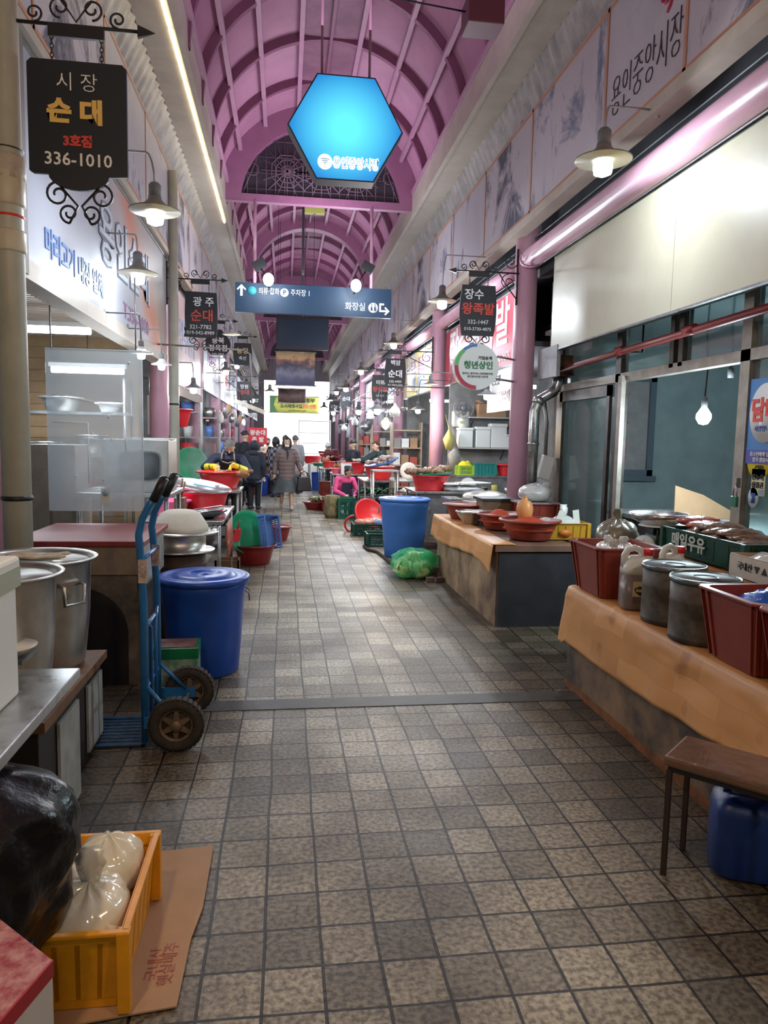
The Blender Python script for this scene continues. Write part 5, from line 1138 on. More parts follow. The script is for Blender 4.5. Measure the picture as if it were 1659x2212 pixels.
# downpipes
GP = mat('grey_green_pipe', (.44,.43,.36), .45, var=.2, vs=3)
t = thing('downpipe', 'thick grey drainpipe with clamps at the left edge of the picture', 'pipe', (-1.415,4.08,0))
put('pipe', MB().tube([(0,0,0),(0,0,5.3)], .072, 24), GP, t)
put('coupling', MB().lathe([(.078,0),(.082,.01),(.082,.10),(.078,.11)], 24, c=(0,0,2.52)), mat('pipe_coupling', (.50,.44,.34), .45), t); put('coupling', MB().lathe([(.078,0),(.084,.01),(.084,.16),(.078,.17)], 24, c=(0,0,2.75)), MATS['pipe_coupling'], t)
for zc, e in ((1.25,.012),(2.9,.003),(3.03,.003)): put('clamp', MB().lathe([(.076,-e),(.082,0),(.076,e)], 24, c=(0,0,zc)), IRON, t)
put('tape_wrap', MB().lathe([(.086,0),(.083,.04),(.086,.10),(.083,.12)], 20, c=(0,0,2.88), wob=.15), mat('tape_wrap', (.50,.42,.35), .5, var=.3), t)
put('red_tie', MB().lathe([(.076,-.006),(.080,0),(.076,.006)], 20, c=(0,0,2.70)), RED, t)
t = thing('downpipe', 'slim grey drainpipe between the pink column and the second left signboard', 'pipe', (-1.42,9.75,0))
put('pipe', MB().tube([(0,0,0),(0,0,4.9)], .06, 18), GP, t); put('clamp', MB().lathe([(.063,-.012),(.067,0),(.063,.012)], 18, c=(0,0,2.0)), IRON, t)
# left stall shell
PB = mat('pine_board', (.42,.27,.14), .55, var=.3, vs=3)
struct('wall_stall_side', MB().bx(-4.0,-1.80,9.55,9.62,0,3.75), PB)
gv = MB()
for k in range(26): gv.bx(-4.0,-1.80,9.535,9.551,.14*k,.14*k+.128)
struct('trim_13', gv, PB); struct('trim_13', MB().bx(-2.02,-1.82,9.50,9.56,0,2.6), mat('pine_post', (.48,.30,.15), .5))
struct('ceiling_stall', MB().bx(-4.0,-1.62,4.2,9.5,2.80,2.86), mat('stall_ceiling', (.30,.25,.21), .6))
sl = MB()
for k in range(52): sl.bx(-4.0,-1.66,4.25+.1*k,4.31+.1*k,2.77,2.80)
struct('trim_14', sl, mat('ceiling_slat', (.45,.37,.30), .45, metal=.2))
struct('wall_stall_back', MB().bx(-3.4,-3.3,1.0,9.55,0,2.8), mat('stall_tiles', (.45,.50,.54), .3, var=.2, vs=3))
struct('wall_stall_near', MB().bx(-4.0,-1.8,1.0,1.1,0,3.75), DARKW)
struct('trim_15', MB().bx(-1.66,-1.50,1.2,9.6,2.50,2.58).bx(-1.74,-1.66,1.2,9.6,2.55,2.75), BEIGE)
# shelving and kitchen goods inside the left stall
t = thing('steel_rack', 'steel shelving with trays seen hazily through the plastic screen', 'shelf', (-2.3,8.3,0))
for z in (.9,1.35,1.8): put('shelf', MB().bx(-.62,.62,-.2,.2,z,z+.03), DSTEEL, t)
put('frame', MB().tube([(-.6,-.18,0),(-.6,-.18,2.2)], .018, 6).tube([(.6,-.18,0),(.6,-.18,2.2)], .018, 6).tube([(-.6,.18,0),(-.6,.18,2.2)], .018, 6).tube([(.6,.18,0),(.6,.18,2.2)], .018, 6), DSTEEL, t)
for i, (x, z, r, h, m_) in enumerate(((-.35,.93,.16,.2,ALU),(.1,.93,.14,.16,RED),(.42,.93,.13,.25,STEEL),(-.3,1.38,.18,.12,STEEL),(.2,1.38,.15,.2,ALU),(-.1,1.83,.2,.15,ALU),(.4,1.83,.12,.1,WHITE))):
    basin((-2.3+x,8.3,z), r, h, m_, 'vessel on the hazy steel shelving: ' + ['left pot on the lowest shelf','red basin on the lowest shelf','tall pot on the lowest shelf','wide pan on the middle shelf','pot on the middle shelf','wide pan on the top shelf','small white bowl on the top shelf'][i], name='pot', cat='pot', seg=20)
t = thing('wall_cabinet', 'brownish worn wooden partition under the plastic screen in the left stall', 'cabinet', (-1.95,6.6,0)); put('body', MB().bx(-.22,.2,-.2,.3,0,1.5), mat('worn_board', (.30,.24,.19), .6, var=.3, vs=5), t); put('door', MB().bx(-.18,-.01,-.215,-.2,.1,1.42), MATS['worn_board'], t); put('door', MB().bx(.01,.17,-.215,-.2,.1,1.42), MATS['worn_board'], t)
# big white sign board of the left stall
SBM = mat('white_signboard', (.52,.53,.58), .38); N, L, B = nodes(SBM)
tc = N.new('ShaderNodeTexCoord'); s_ = N.new('ShaderNodeSeparateXYZ'); L.new(tc.outputs['Object'], s_.inputs[0]); nn = N.new('ShaderNodeTexNoise'); nn.inputs['Scale'].default_value = 1.2; L.new(tc.outputs['Object'], nn.inputs['Vector'])
ma = N.new('ShaderNodeMath'); ma.operation = 'MULTIPLY_ADD'; L.new(nn.outputs['Fac'], ma.inputs[0]); ma.inputs[1].default_value = 1.0; L.new(s_.outputs['Y'], ma.inputs[2])
m2 = N.new('ShaderNodeMath'); m2.operation = 'MULTIPLY_ADD'; L.new(s_.outputs['Z'], m2.inputs[0]); m2.inputs[1].default_value = 1.4; L.new(ma.outputs[0], m2.inputs[2])
mr = N.new('ShaderNodeMapRange'); mr.inputs['From Min'].default_value = .4; mr.inputs['From Max'].default_value = 3.4; L.new(m2.outputs[0], mr.inputs['Value'])
cr = N.new('ShaderNodeValToRGB'); e = cr.color_ramp.elements; e[0].position = 0; e[0].color = (.38,.39,.45,1); e[1].position = 1; e[1].color = (.42,.41,.42,1); q = e.new(.5); q.color = (.62,.22,.12,1); q = e.new(.30); q.color = (.48,.42,.42,1); q = e.new(.72); q.color = (.46,.38,.33,1)
L.new(mr.outputs[0], cr.inputs[0]); L.new(cr.outputs[0], B.inputs['Base Color'])
t = thing('shop_signboard', 'large white signboard with blue, grey and purple lettering over the left stall', 'signboard', (-1.54,6.9,3.22))
put('panel', MB().bx(-.05,.03,-2.3,2.85,-.62,.60), SBM, t); put('bottom_edge', MB().bx(-.055,.04,-2.3,2.85,-.64,-.60), BEIGE, t); put('top_edge', MB().bx(-.055,.04,-2.3,2.85,.60,.63), DSTEEL, t); put('end_post', MB().bx(-.06,.05,-2.42,-2.3,-.7,1.3), mat('end_post', (.22,.18,.17), .6), t)
SB1 = mat('letter_bluegrey', (.25,.34,.52), .5); SB2 = mat('letter_mid_blue', (.10,.20,.50), .5); SB3 = mat('letter_purple', (.30,.12,.30), .5); SB4 = mat('letter_outline', (.10,.13,.20), .5); SBW = mat('letter_pale', (.55,.60,.68), .4)
text('용인순대', .56, SB4, t, (.034,.55,.02), '+X', off=.020, sx=1.1, name='outline_lettering'); text('용인순대', .56, SBW, t, (.038,.55,.02), '+X', off=.004, sx=1.1, name='main_lettering')
text('머리고기 내장 일체', .20, SB2, t, (.034,-1.2,-.42), '+X', off=.004, sx=.95); text('T.336-1010', .21, SB3, t, (.034,.95,-.46), '+X', off=.002, sx=1.3)
# ================================================================ left prep table
t = steel_table(-1.42,-.61,7.35,9.05,.75,'stained steel prep table with basins along the left of the aisle', shelf=False)
basin((-.90,8.35,.75), .27, .22, RED, 'big red basin under a tilted white enamel tray on the left steel table', r0=.78)
t = thing('enamel_tray', 'round white enamel tray tilted over the big red basin', 'tray', (-.93,8.33,1.02), rot=(.10,.17,0))
put('dish', MB().lathe([(.0,-.01),(.27,-.01),(.33,.02),(.335,.028),(.325,.03),(.27,.004),(0,.004)], 40), mat('enamel_white', (.80,.80,.76), .3), t)
put('rim', MB().lathe([(.330,.02),(.338,.026),(.330,.034)], 40), STEEL, t)
single('food_packet', MB().bx(-.12,.12,-.07,.07,0,.035), mat('pack_blue', (.10,.36,.62), .35, var=.3, vs=18), 'sky-blue flat packet lying on the white enamel tray', 'packet', (-.90,8.33,1.02), rot=(.1,.17,.1))
t = thing('wok', 'black wok with two loop handles on the left steel table', 'wok', (-.80,7.62,.75)); put('pan', MB().lathe([(.07,0),(.13,.03),(.17,.07),(.175,.07),(.13,.022),(0,.006)], 32), IRON, t)
for s in (-1, 1): put('handle', MB().tube([(s*.165,-.04,.065),(s*.21,-.03,.085),(s*.21,.03,.085),(s*.165,.04,.065)], .006, 6), IRON, t)
t = thing('wire_basket', 'wire frying basket lying on the black wok', 'basket', (-.78,7.72,.825), rot=(0,-.12,.3)); bk_ = MB()
for k in range(9): bk_.tube([(-.14,-.08+.02*k,0),(.14,-.08+.02*k,.0)], .003, 4)
for k in range(13): bk_.tube([(-.14+.0233*k,-.08,0),(-.14+.0233*k,.08,0)], .003, 4)
put('mesh_panel', bk_, STEEL, t); put('rim', MB().tube([(-.15,-.09,.02),(.15,-.09,.02),(.15,.09,.02),(-.15,.09,.02)], .006, 6, closed=True), STEEL, t)
basin((-1.22,8.0,.75), .20, .15, mat('pink_plastic', (.70,.08,.22), .4), 'bright pink basin behind the wok on the left steel table', r0=.75)
t = thing('cloth_heap', 'dark crumpled plastic bag behind the oven on the left table', 'bag', (-1.20,8.6,.75)); put('sack', MB().blob((0,0,.11), (.22,.18,.13), 24, 12, amp=.4, seed=8, freq=2.5), mat('black_bag2', (.02,.02,.022), .35, bump=.4), t)
single('knife_rack', MB().bx(-.05,.05,-.1,.1,0,.22).tube([(0,-.05,.22),(.03,-.07,.42)], .013, 6).tube([(0,.05,.22),(.04,.04,.38)], .013, 6), WOOD, 'wooden knife block with dark handles beside the oven', 'knife block', (-1.05,7.55,.75))
RG = mat('rubber_glove', (.55,.17,.13), .45, var=.3, vs=10)
t = thing('rubber_gloves', 'pinkish rubber gloves hanging under the left steel table', 'gloves', (-.585,7.75,.68)); put('wire', MB().tube([(0,-.3,.02),(0,.45,.02)], .004, 4), DSTEEL, t)
for i, y in enumerate((-.2,-.09,.02,.12,.22,.33)):
    g = MB().tube([(0,y,.02),(.0,y+.01,-.10),(.01,y,-.20)], [.02,.034,.036], 8, flat=.6)
    for q in range(4): g.tube([(.01,y-.027+.018*q,-.18),(.01+.01*math.sin(q+i),y-.034+.022*q,-.30-.02*(q % 2))], [.011,.008], 6)
    g.tube([(.01,y-.03,-.15),(.02,y-.07,-.22)], [.011,.008], 6)
    put('glove', g, RG, t)
t = thing('dustpan', 'red plastic dustpan hanging from the far end of the left steel table', 'dustpan', (-.56,8.75,.42), rot=(.3,0,.9)); t.scale = (.62,.62,.62); put('pan', MB().add([(-.12,0,-.14),(.12,0,-.14),(.09,0,.12),(-.09,0,.12),(-.12,.05,-.14),(.12,.05,-.14),(.09,.05,.12),(-.09,.05,.12)], [(0,1,2,3),(7,6,5,4),(0,4,5,1),(1,5,6,2),(2,6,7,3),(3,7,4,0)]), RED, t); put('handle', MB().tube([(0,.02,.12),(0,.02,.30)], .013, 8), RED, t)
t = thing('wooden_box', 'small brown wooden box with an orange scoop on the floor beside the red tub', 'box', (-.66,8.62,0)); put('body', MB().bx(-.14,.14,-.13,.13,0,.012).bx(-.14,-.12,-.13,.13,0,.16).bx(.12,.14,-.13,.13,0,.16).bx(-.14,.14,-.13,-.11,0,.16).bx(-.14,.14,.11,.13,0,.16), WOOD, t); put('lining', MB().bx(-.115,.115,-.105,.105,.10,.12), mat('orange_lining',(.6,.2,.06),.5), t)
t = thing('pot_cover', 'pale round pot lid lying on the floor behind the blue bin', 'lid', (-.95,6.75,.0)); put('disc', MB().lathe([(.17,0),(.175,.012),(.12,.03),(0,.036)], 32), ALU, t); put('knob', MB().lathe([(.012,.035),(.022,.055),(0,.06)], 12), IRON, t)
t = thing('steel_pan', 'steel pan with a curved handle on the floor in front of the red tub', 'pan', (-.58,8.0,0)); put('bowl', MB().lathe([(.08,0),(.11,.05),(.115,.05),(.08,.01),(0,.006)], 28), STEEL, t); put('handle', MB().tube([(0,.1,.05),(0,.13,.15),(0,.10,.25),(.03,.06,.28)], .01, 8), STEEL, t)
# floor tubs with green tray and blue basket
basin((-.37,9.22,0), .255, .24, MAROON, 'dark red floor tub holding the green tray and blue basket', r0=.76)
t = thing('round_tray', 'round green plastic tray standing upright in the dark red tub', 'tray', (-.47,9.17,.40), rot=(1.32,.10,.55))
put('dish', MB().lathe([(0,0),(.10,.0),(.105,.006),(.17,.006),(.175,0),(.24,.0),(.27,.04),(.28,.045),(.275,.05),(.235,.012),(0,.012)], 44), GREEN, t)
bl = crate((-.25,9.26,.12), .30, .40, .12, mat('basket_blue', (.07,.16,.38), .4), 'grey-blue slatted basket standing on end in the dark red tub', name='plastic_basket', tilt=(.12,1.30,-.35)); bl.location = (-.23,9.22,.40); bl.rotation_euler = (1.35,.12,.95)
basin((-.10,11.3,0), .20, .22, MAROON, 'second dark red floor tub with a red hose coil, farther down on the left', r0=.74)
t = thing('hose_coil', 'bright red hose end hooked over the second floor tub', 'hose', (-.24,11.2,.2)); put('hose', MB().tube([(-.05,0,0),(-.03,-.02,.09),(.03,-.04,.07),(.08,-.02,.03)], .018, 8), RED, t)
# second left table, man's basin
t = steel_table(-1.45,-.62,10.35,11.3,.84,'steel table under the red meat basin on the left', shelf=True)
basin((-.93,10.85,.84), .31, .24, RED, 'wide red basin of braised meat in front of the man with yellow gloves', r0=.74, lip=.05)
def meatpile(name, c, r, n, m, label, z=.05, s=.07, seed=0, cat='meat', group=None):
    rr = random.Random(seed)
    mb = MB()
    for i in range(n):
        a = rr.random()*6.28; d = r*math.sqrt(rr.random()); q = s*(.7+.6*rr.random())
        mb.blob((d*math.cos(a), d*math.sin(a), z + q*.5*(1.2-d/r)), (q, q*.7, q*.55), 12, 7, amp=.5, seed=i+seed, freq=2)
    return single(name, mb, m, label, cat, c, kind='stuff')
for i, (px, py, lb) in enumerate(((478,1010,'left'),(520,1013,'right'))):
    q = aty(px, py, 10.75); single('pork_joint', MB().blob((0,0,.0), (.09,.08,.06), 16, 9, amp=.5, seed=i+3, freq=2.2).tube([(.02,0,0),(.10,.03,.04),(.15,.02,.05)], [.04,.025,.02], 8), BMEAT, 'brown braised pork joint on the %s side of the wide red basin' % lb, 'meat', (q.x+(.03 if i else .0),10.62,1.06))
# ================================================================ right stalls beyond the column
PART = mat('stall_partition', (.27,.27,.27), .65, var=.4, vs=3)
def sboard(side, y0, y1, m_, texts, label, z0=2.55, z1=3.42):
    x = 2.76 if side == 'R' else -1.58; t = thing('shop_signboard', label, 'signboard', (x, (y0+y1)/2, (z0+z1)/2)); w, h = (y1-y0)/2, (z1-z0)/2
    put('panel', MB().bx(-.03,.03,-w,w,-h,h), m_, t); put('frame_edge', MB().bx(-.036,.036,-w,w,-h-.015,-h).bx(-.036,.036,-w,w,h,h+.015), DSTEEL, t)
    for (s_, size, tm_, y, z, kw) in texts: text(s_, size, tm_, t, ((-.033 if side == 'R' else .033), y, z), '-X' if side == 'R' else '+X', **kw)
    return t
RSB = mat('red_signboard', (.42,.03,.06), .35, var=.15, vs=2); YSB = mat('yellow_white_signboard', (.66,.65,.60), .4, var=.5, vs=.9, col2=(.78,.55,.03)); GSB = mat('grey_signboard', (.50,.52,.55), .4, var=.25, vs=1.5); WSB = mat('plain_signboard', (.62,.63,.66), .4, var=.15, vs=2); PSB = mat('pinkish_signboard', (.60,.42,.42), .4, var=.35, vs=1.2)
K = dict(off=.008)
sboard('R', 8.25, 12.35, RSB, [('장수왕족발', .62, WSB, .1, .08, dict(off=.012, sx=1.15)), ('010-3730-4075', .16, WSB, -1.1, -.33, {})], 'dark red signboard with large white lettering between the two nearest right columns')
sboard('R', 12.85, 16.8, YSB, [('아토즈 종로 순대', .38, SB3, 0, .12, dict(off=.006, sx=1.1)), ('족발 · 머리고기', .30, SB1, 0, -.22, K)], 'yellow and white signboard with purple lettering behind the second right column')
sboard('R', 17.25, 20.7, WSB, [('중앙순대', .5, BLET, 0, .0, K)], 'white signboard with blue lettering beyond the third right column')
sboard('R', 21.15, 24.8, GSB, [('왕족발', .5, RLET, 0, .0, K)], 'grey signboard with red lettering beyond the fourth right column')
sboard('R', 25.2, 28.8, PSB, [('순대국', .5, KLET, 0, .0, K)], 'pinkish signboard beyond the fifth right column')
sboard('R', 29.2, 42.0, WSB, [], 'long plain white signboard at the far right end')
sboard('L', 10.3, 13.9, PSB, [('광주순대', .5, SB1, 0, .05, K)], 'pinkish worn signboard beyond the slim left drainpipe', 2.35, 3.7)
sboard('L', 14.4, 17.6, GSB, [('충북정육점', .42, SB3, 0, .05, K)], 'grey signboard with purple lettering on the left, third from the near end', 2.5, 3.6)
sboard('L', 18.0, 20.8, WSB, [('농장축산', .42, RLET, 0, .05, K)], 'white signboard with red lettering on the left, fourth from the near end', 2.5, 3.6)
sboard('L', 21.2, 24.0, GSB, [('순대', .5, BLET, 0, .05, K)], 'grey signboard with blue lettering on the left, fifth from the near end', 2.5, 3.6)
sboard('L', 24.5, 42.0, WSB, [], 'long plain white signboard at the far left end', 2.5, 3.6)
for i, y in enumerate((12.5,16.9,20.8,24.9,28.9,33.0,37.0)):
    struct('wall_partition_right', MB().bx(2.86,6.0,y,y+.08,0,3.5), PART)
for i, y in enumerate((14.1,17.7,20.9,24.1,29.0,33,37)):
    struct('wall_partition_left', MB().bx(-4.0,-1.86,y,y+.08,0,3.75), PART)
struct('wall_right_inner', MB().bx(4.2,4.28,8.14,12.5,0,3.5), mat('tiled_grey', (.24,.26,.27), .45, var=.4, vs=4))
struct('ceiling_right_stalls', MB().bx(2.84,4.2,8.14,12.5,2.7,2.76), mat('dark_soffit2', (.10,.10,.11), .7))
# shelf with foam boxes on the partition
def wshelf(x0, x1, y, z, label, d=.28):
    t = thing('wall_shelf', label, 'shelf', ((x0+x1)/2, y, z)); w = (x1-x0)/2
    put('board', MB().bx(-w,w,-d,0,-.02,0), mat('pale_shelf', (.55,.55,.53), .5), t); put('bracket', MB().tube([(-w*.8,-d*.8,-.02),(-w*.8,0,-.2)], .008, 5), IRON, t); put('bracket', MB().tube([(w*.8,-d*.8,-.02),(w*.8,0,-.2)], .008, 5), IRON, t); return t
wshelf(2.90,3.9,12.48,1.49,'white wall shelf holding a row of foam boxes behind the steamers')
for i, (x, w, h) in enumerate(((3.10,.24,.34),(3.40,.26,.36),(3.68,.28,.42),(3.93-.06,.14,.24))):
    single('foam_box', MB().bx(-w/2,w/2,-.12,.12,0,h*.86).bx(-w/2-.008,w/2+.008,-.128,.128,h*.86,h), FOAM, 'white foam box on the wall shelf, %s' % ['leftmost of the row','second of the row, next to the leftmost','tallest of the row','narrow one beside the pink column'][i], 'box', (x,12.32,1.492), group='foam boxes on the wall shelf', bevel=.012)
wshelf(3.15,4.0,12.48,2.02,'upper wall shelf holding a cardboard box')
t = thing('cardboard_box', 'open cardboard box on the upper wall shelf beside the round white sign', 'box', (3.55,12.32,2.022)); put('body', MB().bx(-.24,.24,-.12,.12,0,.22), CARD, t); put('flap', MB().bx(-.36,-.24,-.12,.12,.12,.13, Matrix.Rotation(.5,4,'Y')), CARD, t)
t = thing('gas_meter', 'grey gas meter on the wall between the second and first right columns', 'meter', (3.03,12.40,1.98)); put('body', MB().bx(-.14,.14,-.1,.08,-.14,.14), mat('meter_grey', (.45,.45,.42), .5), t, bevel=.02); put('dial', MB().lathe([(.10,-.015),(.10,.015)], 24, M=Matrix.Translation((.02,-.11,-.06)) @ Matrix.Rotation(PI/2,4,'X')), WHITE, t); put('dial_mark', MB().bx(-.03,.05,-.132,-.127,-.08,-.04), mat('mark_green',(.4,.5,.1),.5), t)
# back counter with green and yellow goods
t = thing('back_counter', 'steel back counter with teal crates behind the steamers', 'counter', (3.45,12.0,0)); put('body', MB().bx(-.6,.6,-.3,.3,0,1.0), DSTEEL, t); put('worktop', MB().bx(-.62,.62,-.32,.32,1.0,1.03), STEEL, t)
crate((3.35,11.98,1.03), .36,.3,.2, mat('teal_plastic', (.02,.22,.20), .4), 'teal crate on the steel back counter', slats=False)
crate((3.02,11.95,1.03), .24,.26,.16, mat('lime_plastic', (.35,.55,.05), .4), 'lime green basket with yellow gloves on the back counter')
single('glove_heap', MB().blob((0,0,.04), (.11,.09,.06), 16, 9, amp=.6, seed=2, freq=3), mat('glove_yellow', (.80,.68,.02), .4), 'heap of yellow rubber gloves in the lime basket', 'gloves', (3.02,11.93,1.16))
basin((3.72,11.95,1.03), .13,.18, RED, 'red pail on the back counter beside the near pink column', name='pail', cat='pail')
single('plate', MB().lathe([(.13,-.01),(.14,.01),(.09,.0)], 28, M=Matrix.Rotation(PI/2-.2,4,'X')), WHITE, 'white plate standing on edge on the back counter front', 'plate', (3.02,11.66,.86))
t = thing('plate_rack', 'steel shelf under the back counter front holding jars', 'shelf', (3.3,11.5,.70)); put('board', MB().bx(-.5,.5,-.14,.14,-.02,0), STEEL, t); put('leg', MB().bx(-.48,-.45,-.12,.12,-.7,-.02), DSTEEL, t); put('leg', MB().bx(.45,.48,-.12,.12,-.7,-.02), DSTEEL, t)
for i, (x, r, h, m_, lb) in enumerate(((-.15,.07,.16,WHITE,'white tub'),(.12,.05,.18,mat('jar_yellow',(.5,.45,.1),.3),'yellow-banded jar'),(.35,.06,.14,STEEL,'steel cup'))): single('jar', MB().lathe([(r*.9,0),(r,h),(r*.8,h+.01),(0,h+.01)], 20), m_, lb+' on the shelf in front of the back counter', 'jar', (3.3+x,11.5,.702))
# nets and fans hanging
t = thing('wall_fan', 'grey wire wall fan between the two nearest right columns', 'fan', (2.95,11.9,2.15)); fn = MB()
for k in range(16): a = 2*PI*k/16; fn.tube([(0,-.08,0),(.1*math.cos(a),-.1,.1*math.sin(a)),(.17*math.cos(a),-.05,.17*math.sin(a))], .002, 4)
fn.tube([(.17*math.cos(2*PI*k/20),-.05,.17*math.sin(2*PI*k/20)) for k in range(20)], .006, 5, closed=True); put('cage', fn, DSTEEL, t)
bl_ = MB()
for k in range(4): bl_.blob((.07*math.cos(k*PI/2), -.06, .07*math.sin(k*PI/2)), (.055,.008,.055), 10, 6, amp=0)
put('blade', bl_, DSH, t); put('motor', MB().lathe([(.05,-.06),(.05,.12)], 14, M=Matrix.Rotation(PI/2,4,'X')).tube([(0,0,0),(0,.3,-.1)], .02, 6), DSH, t)
for i, (x, z, h, m_) in enumerate(((2.88,1.35,.6,mat('net_grey',(.35,.34,.32),.7,var=.4)),(2.78,1.5,.35,mat('bag_yellowish',(.55,.48,.15),.5)))):
    single('hanging_sack', MB().lathe([(.01,0),(.09,-.2*h/.5),(.11,-.5*h),(.05,-h),(0,-h)], 16, wob=.3).tube([(0,0,0),(0,.3,.25)], .006, 4), m_, ['grey mesh sack hanging behind the trotter basin','yellowish sack hanging by the second pink column'][i], 'sack', (x,12.15,z+.3))
# steamers
t = steel_table(2.32,3.0,8.75,9.75,.72,'dark steel burner table under the big domed steamer', shelf=True, m=DSTEEL)
t = thing('domed_steamer', 'large aluminium steamer with a domed lid and black knob on the right', 'pot', (2.62,9.2,.72))
put('pot', MB().lathe([(.27,0),(.29,.02),(.29,.10),(.36,.105),(.365,.115),(.30,.12)], 40), ALU, t); put('lid', MB().lathe([(.305,.12),(.30,.17),(.27,.195),(.15,.23),(0,.245)], 40), ALU, t); put('knob', MB().lathe([(.015,.24),(.035,.265),(.03,.28),(0,.285)], 14), IRON, t)
t = steel_table(1.88,2.95,10.25,11.25,.86,'grey steel counter under the red basin of trotters on the right')
put('front_panel', MB().bx(-.5,.5,-.46,-.445,.22,.82), mat('grey_panel', (.26,.26,.26), .5, metal=.5, var=.3), t)
basin((2.16,10.62,.86), .27,.22, RED, 'red basin heaped with brown trotters on the grey steel counter', r0=.82)
single('round_tray', MB().lathe([(0,0),(.26,.005),(.29,.03),(.285,.035),(.25,.015),(0,.01)], 32), GREEN, 'green tray lying over the red basin of trotters', 'tray', (2.20,10.60,1.085), rot=(0,-.06,0))
TROT = mat('cooked_trotter', (.42,.25,.15), .4, var=.55, vs=24, bump=.4)
def trotter(loc, rz, s, label, m_=TROT, group=None):
    return single('trotter', MB().tube([(-.10*s,0,.03*s),(-.04*s,.005,.035*s),(.03*s,0,.04*s),(.09*s,-.01,.03*s)], [.045*s,.03*s,.032*s,.045*s], 8).blob((-.12*s,0,.03*s), (.05*s,.045*s,.04*s), 10, 6, amp=.5, seed=rz*3).blob((.11*s,.02*s,.03*s), (.035*s,.02*s,.02*s), 8, 5, amp=.3).blob((.11*s,-.02*s,.03*s), (.035*s,.02*s,.02*s), 8, 5, amp=.3), m_, label, 'trotter', loc, rz=rz, group=group)
rr = random.Random(3); WH = ['at the left end','front left','left of centre','front centre','in the middle','behind the middle','right of centre','front right','at the right end','topmost on the right','topmost on the left','at the back']
for i in range(12):
    x = -.25 + .045*i; trotter((2.18+x,10.60+rr.uniform(-.13,.13),1.10+(.05 if i > 8 else .0)+.02*rr.random()), rr.uniform(0,3), .95+.3*rr.random(), 'brown cooked trotter on the green tray, '+WH[i], group='trotters on the green tray')
single('wrapped_tray', MB().blob((0,0,.03), (.34,.24,.055), 24, 10, amp=.25, seed=4, freq=3), mat('film_white', (.72,.74,.74), .2, coat=.6, bump=.5, bs=25), 'pile of film-wrapped white trays beside the red trotter basin', 'tray', (2.66,10.5,.865))
for i in range(3): single('foam_tray', MB().bx(-.11,.11,-.16,.16,0,.02), FOAM, 'white foam tray leaning on the wrapped pile, %s' % ['left','middle','right'][i], 'tray', (2.45+.2*i,10.42,.96+.01*i), rz=.4*i-.3, bevel=.005)
t = thing('box_stand', 'small brown cupboard stand between the blue bin and the steamer', 'stand', (2.24,9.35,0)); put('body', MB().bx(-.06,.06,-.2,.2,0,.82), DSTEEL, t); put('top', MB().bx(-.13,.07,-.25,.25,.82,.85), STEEL, t)
# blue bin right
t = bin_((1.64,9.78,0), .335, .265, .80, LBLUE, 'tall pale blue lidded bin standing on the right of the aisle')
# green net bag of cabbage
CAB = mat('cabbage_green', (.25,.50,.12), .45, var=.55, vs=11, bump=.4, col2=(.62,.75,.42))
t = thing('cabbage_bag', 'green net bag full of cabbages on the floor beside the counter', 'bag', (1.50,8.22,0))
sk_ = MB()
for i, (x, y, z, r) in enumerate(((-.10,-.05,.12,.12),(.06,-.09,.11,.11),(.12,.06,.10,.10),(-.04,.08,.12,.12),(.0,.0,.22,.10))):
    sk_.blob((x,y,z), (r*1.15,r,r), 18, 12, amp=.3, seed=i, freq=2.5)
    for k in range(5): a = k*1.25+i; sk_.tube([(x,y,z+r*.3),(x+r*.8*math.cos(a),y+r*.8*math.sin(a),z+r*.75),(x+r*1.3*math.cos(a),y+r*1.3*math.sin(a),z)], [r*.12,r*.28,r*.12], 6, flat=.3)
put('cabbage', sk_, CAB, t); NET = mat('green_net', (.02,.55,.18), .3, alpha=.42)
put('net', MB().blob((0,0,.17), (.27,.22,.18), 28, 16, amp=.25, seed=3, freq=2.2).blob((.2,.05,.2), (.14,.12,.09), 18, 10, amp=.5, seed=7, freq=3), NET, t)
for i, (x, y, z, r) in enumerate(((1.72,8.16,0,.1),(1.86,8.10,0,.5),(1.80,8.02,.0,-.2),(1.82,8.10,.055,.2))):
    pass
for i, (px, py, r, z) in enumerate(((932,1257,.1,0),(958,1257,.5,0),(950,1246,-.2,0),(945,1247,.2,.058))):
    q = atz(px, py, 0); single('brick', MB().bx(-.06,.06,-.035,.035,0,.055), mat('old_brick', (.16,.11,.08), .8, var=.4), 'worn brick on the floor beside the cabbage bag, '+['leftmost','rightmost','behind the others','on top of the rest'][i], 'brick', (min(q.x,1.74),q.y,z), rz=r, bevel=.006)
t = thing('rubber_hose', 'black rubber hose curving over the floor around the pale blue bin', 'hose', (1.2,9.5,0.02))
hp_ = [atz(px, py, 0) for px, py in ((905,1238),(870,1232),(845,1220),(828,1205),(815,1195),(795,1190),(786,1182),(800,1172))]
cv = []
for a, b_ in zip(hp_, hp_[1:]): cv += [a.lerp(b_, k/3) for k in range(3)]
put('hose', MB().tube([(p.x-1.2,p.y-9.5,0) for p in cv], .02, 8), RUBBER, t)
crate((1.42,10.75,0), .38,.34,.20, DGREEN, 'small dark green crate on the floor behind the pale blue bin')
c1 = crate((1.42,12.0,0), .56,.42,.20, DGREEN, 'dark green crate of pink meat bags on the floor, right of the aisle')
for i, (x, y) in enumerate(((-.15,-.08),(.0,.06),(.15,-.06),(-.05,-.1),(.12,.1))): single('meat_bag', MB().blob((0,0,.03), (.12,.10,.06), 14, 8, amp=.5, seed=i, freq=2.6), [MEAT, MEAT, mat('blue_white_bag',(.25,.32,.55),.3,coat=.4), MEAT, BAG][i], 'bag in the dark green floor crate, '+['pink at the left','pink in the middle','blue and white','pink at the front','clear at the back'][i], 'bag', (1.42+x,12.0+y,.18))
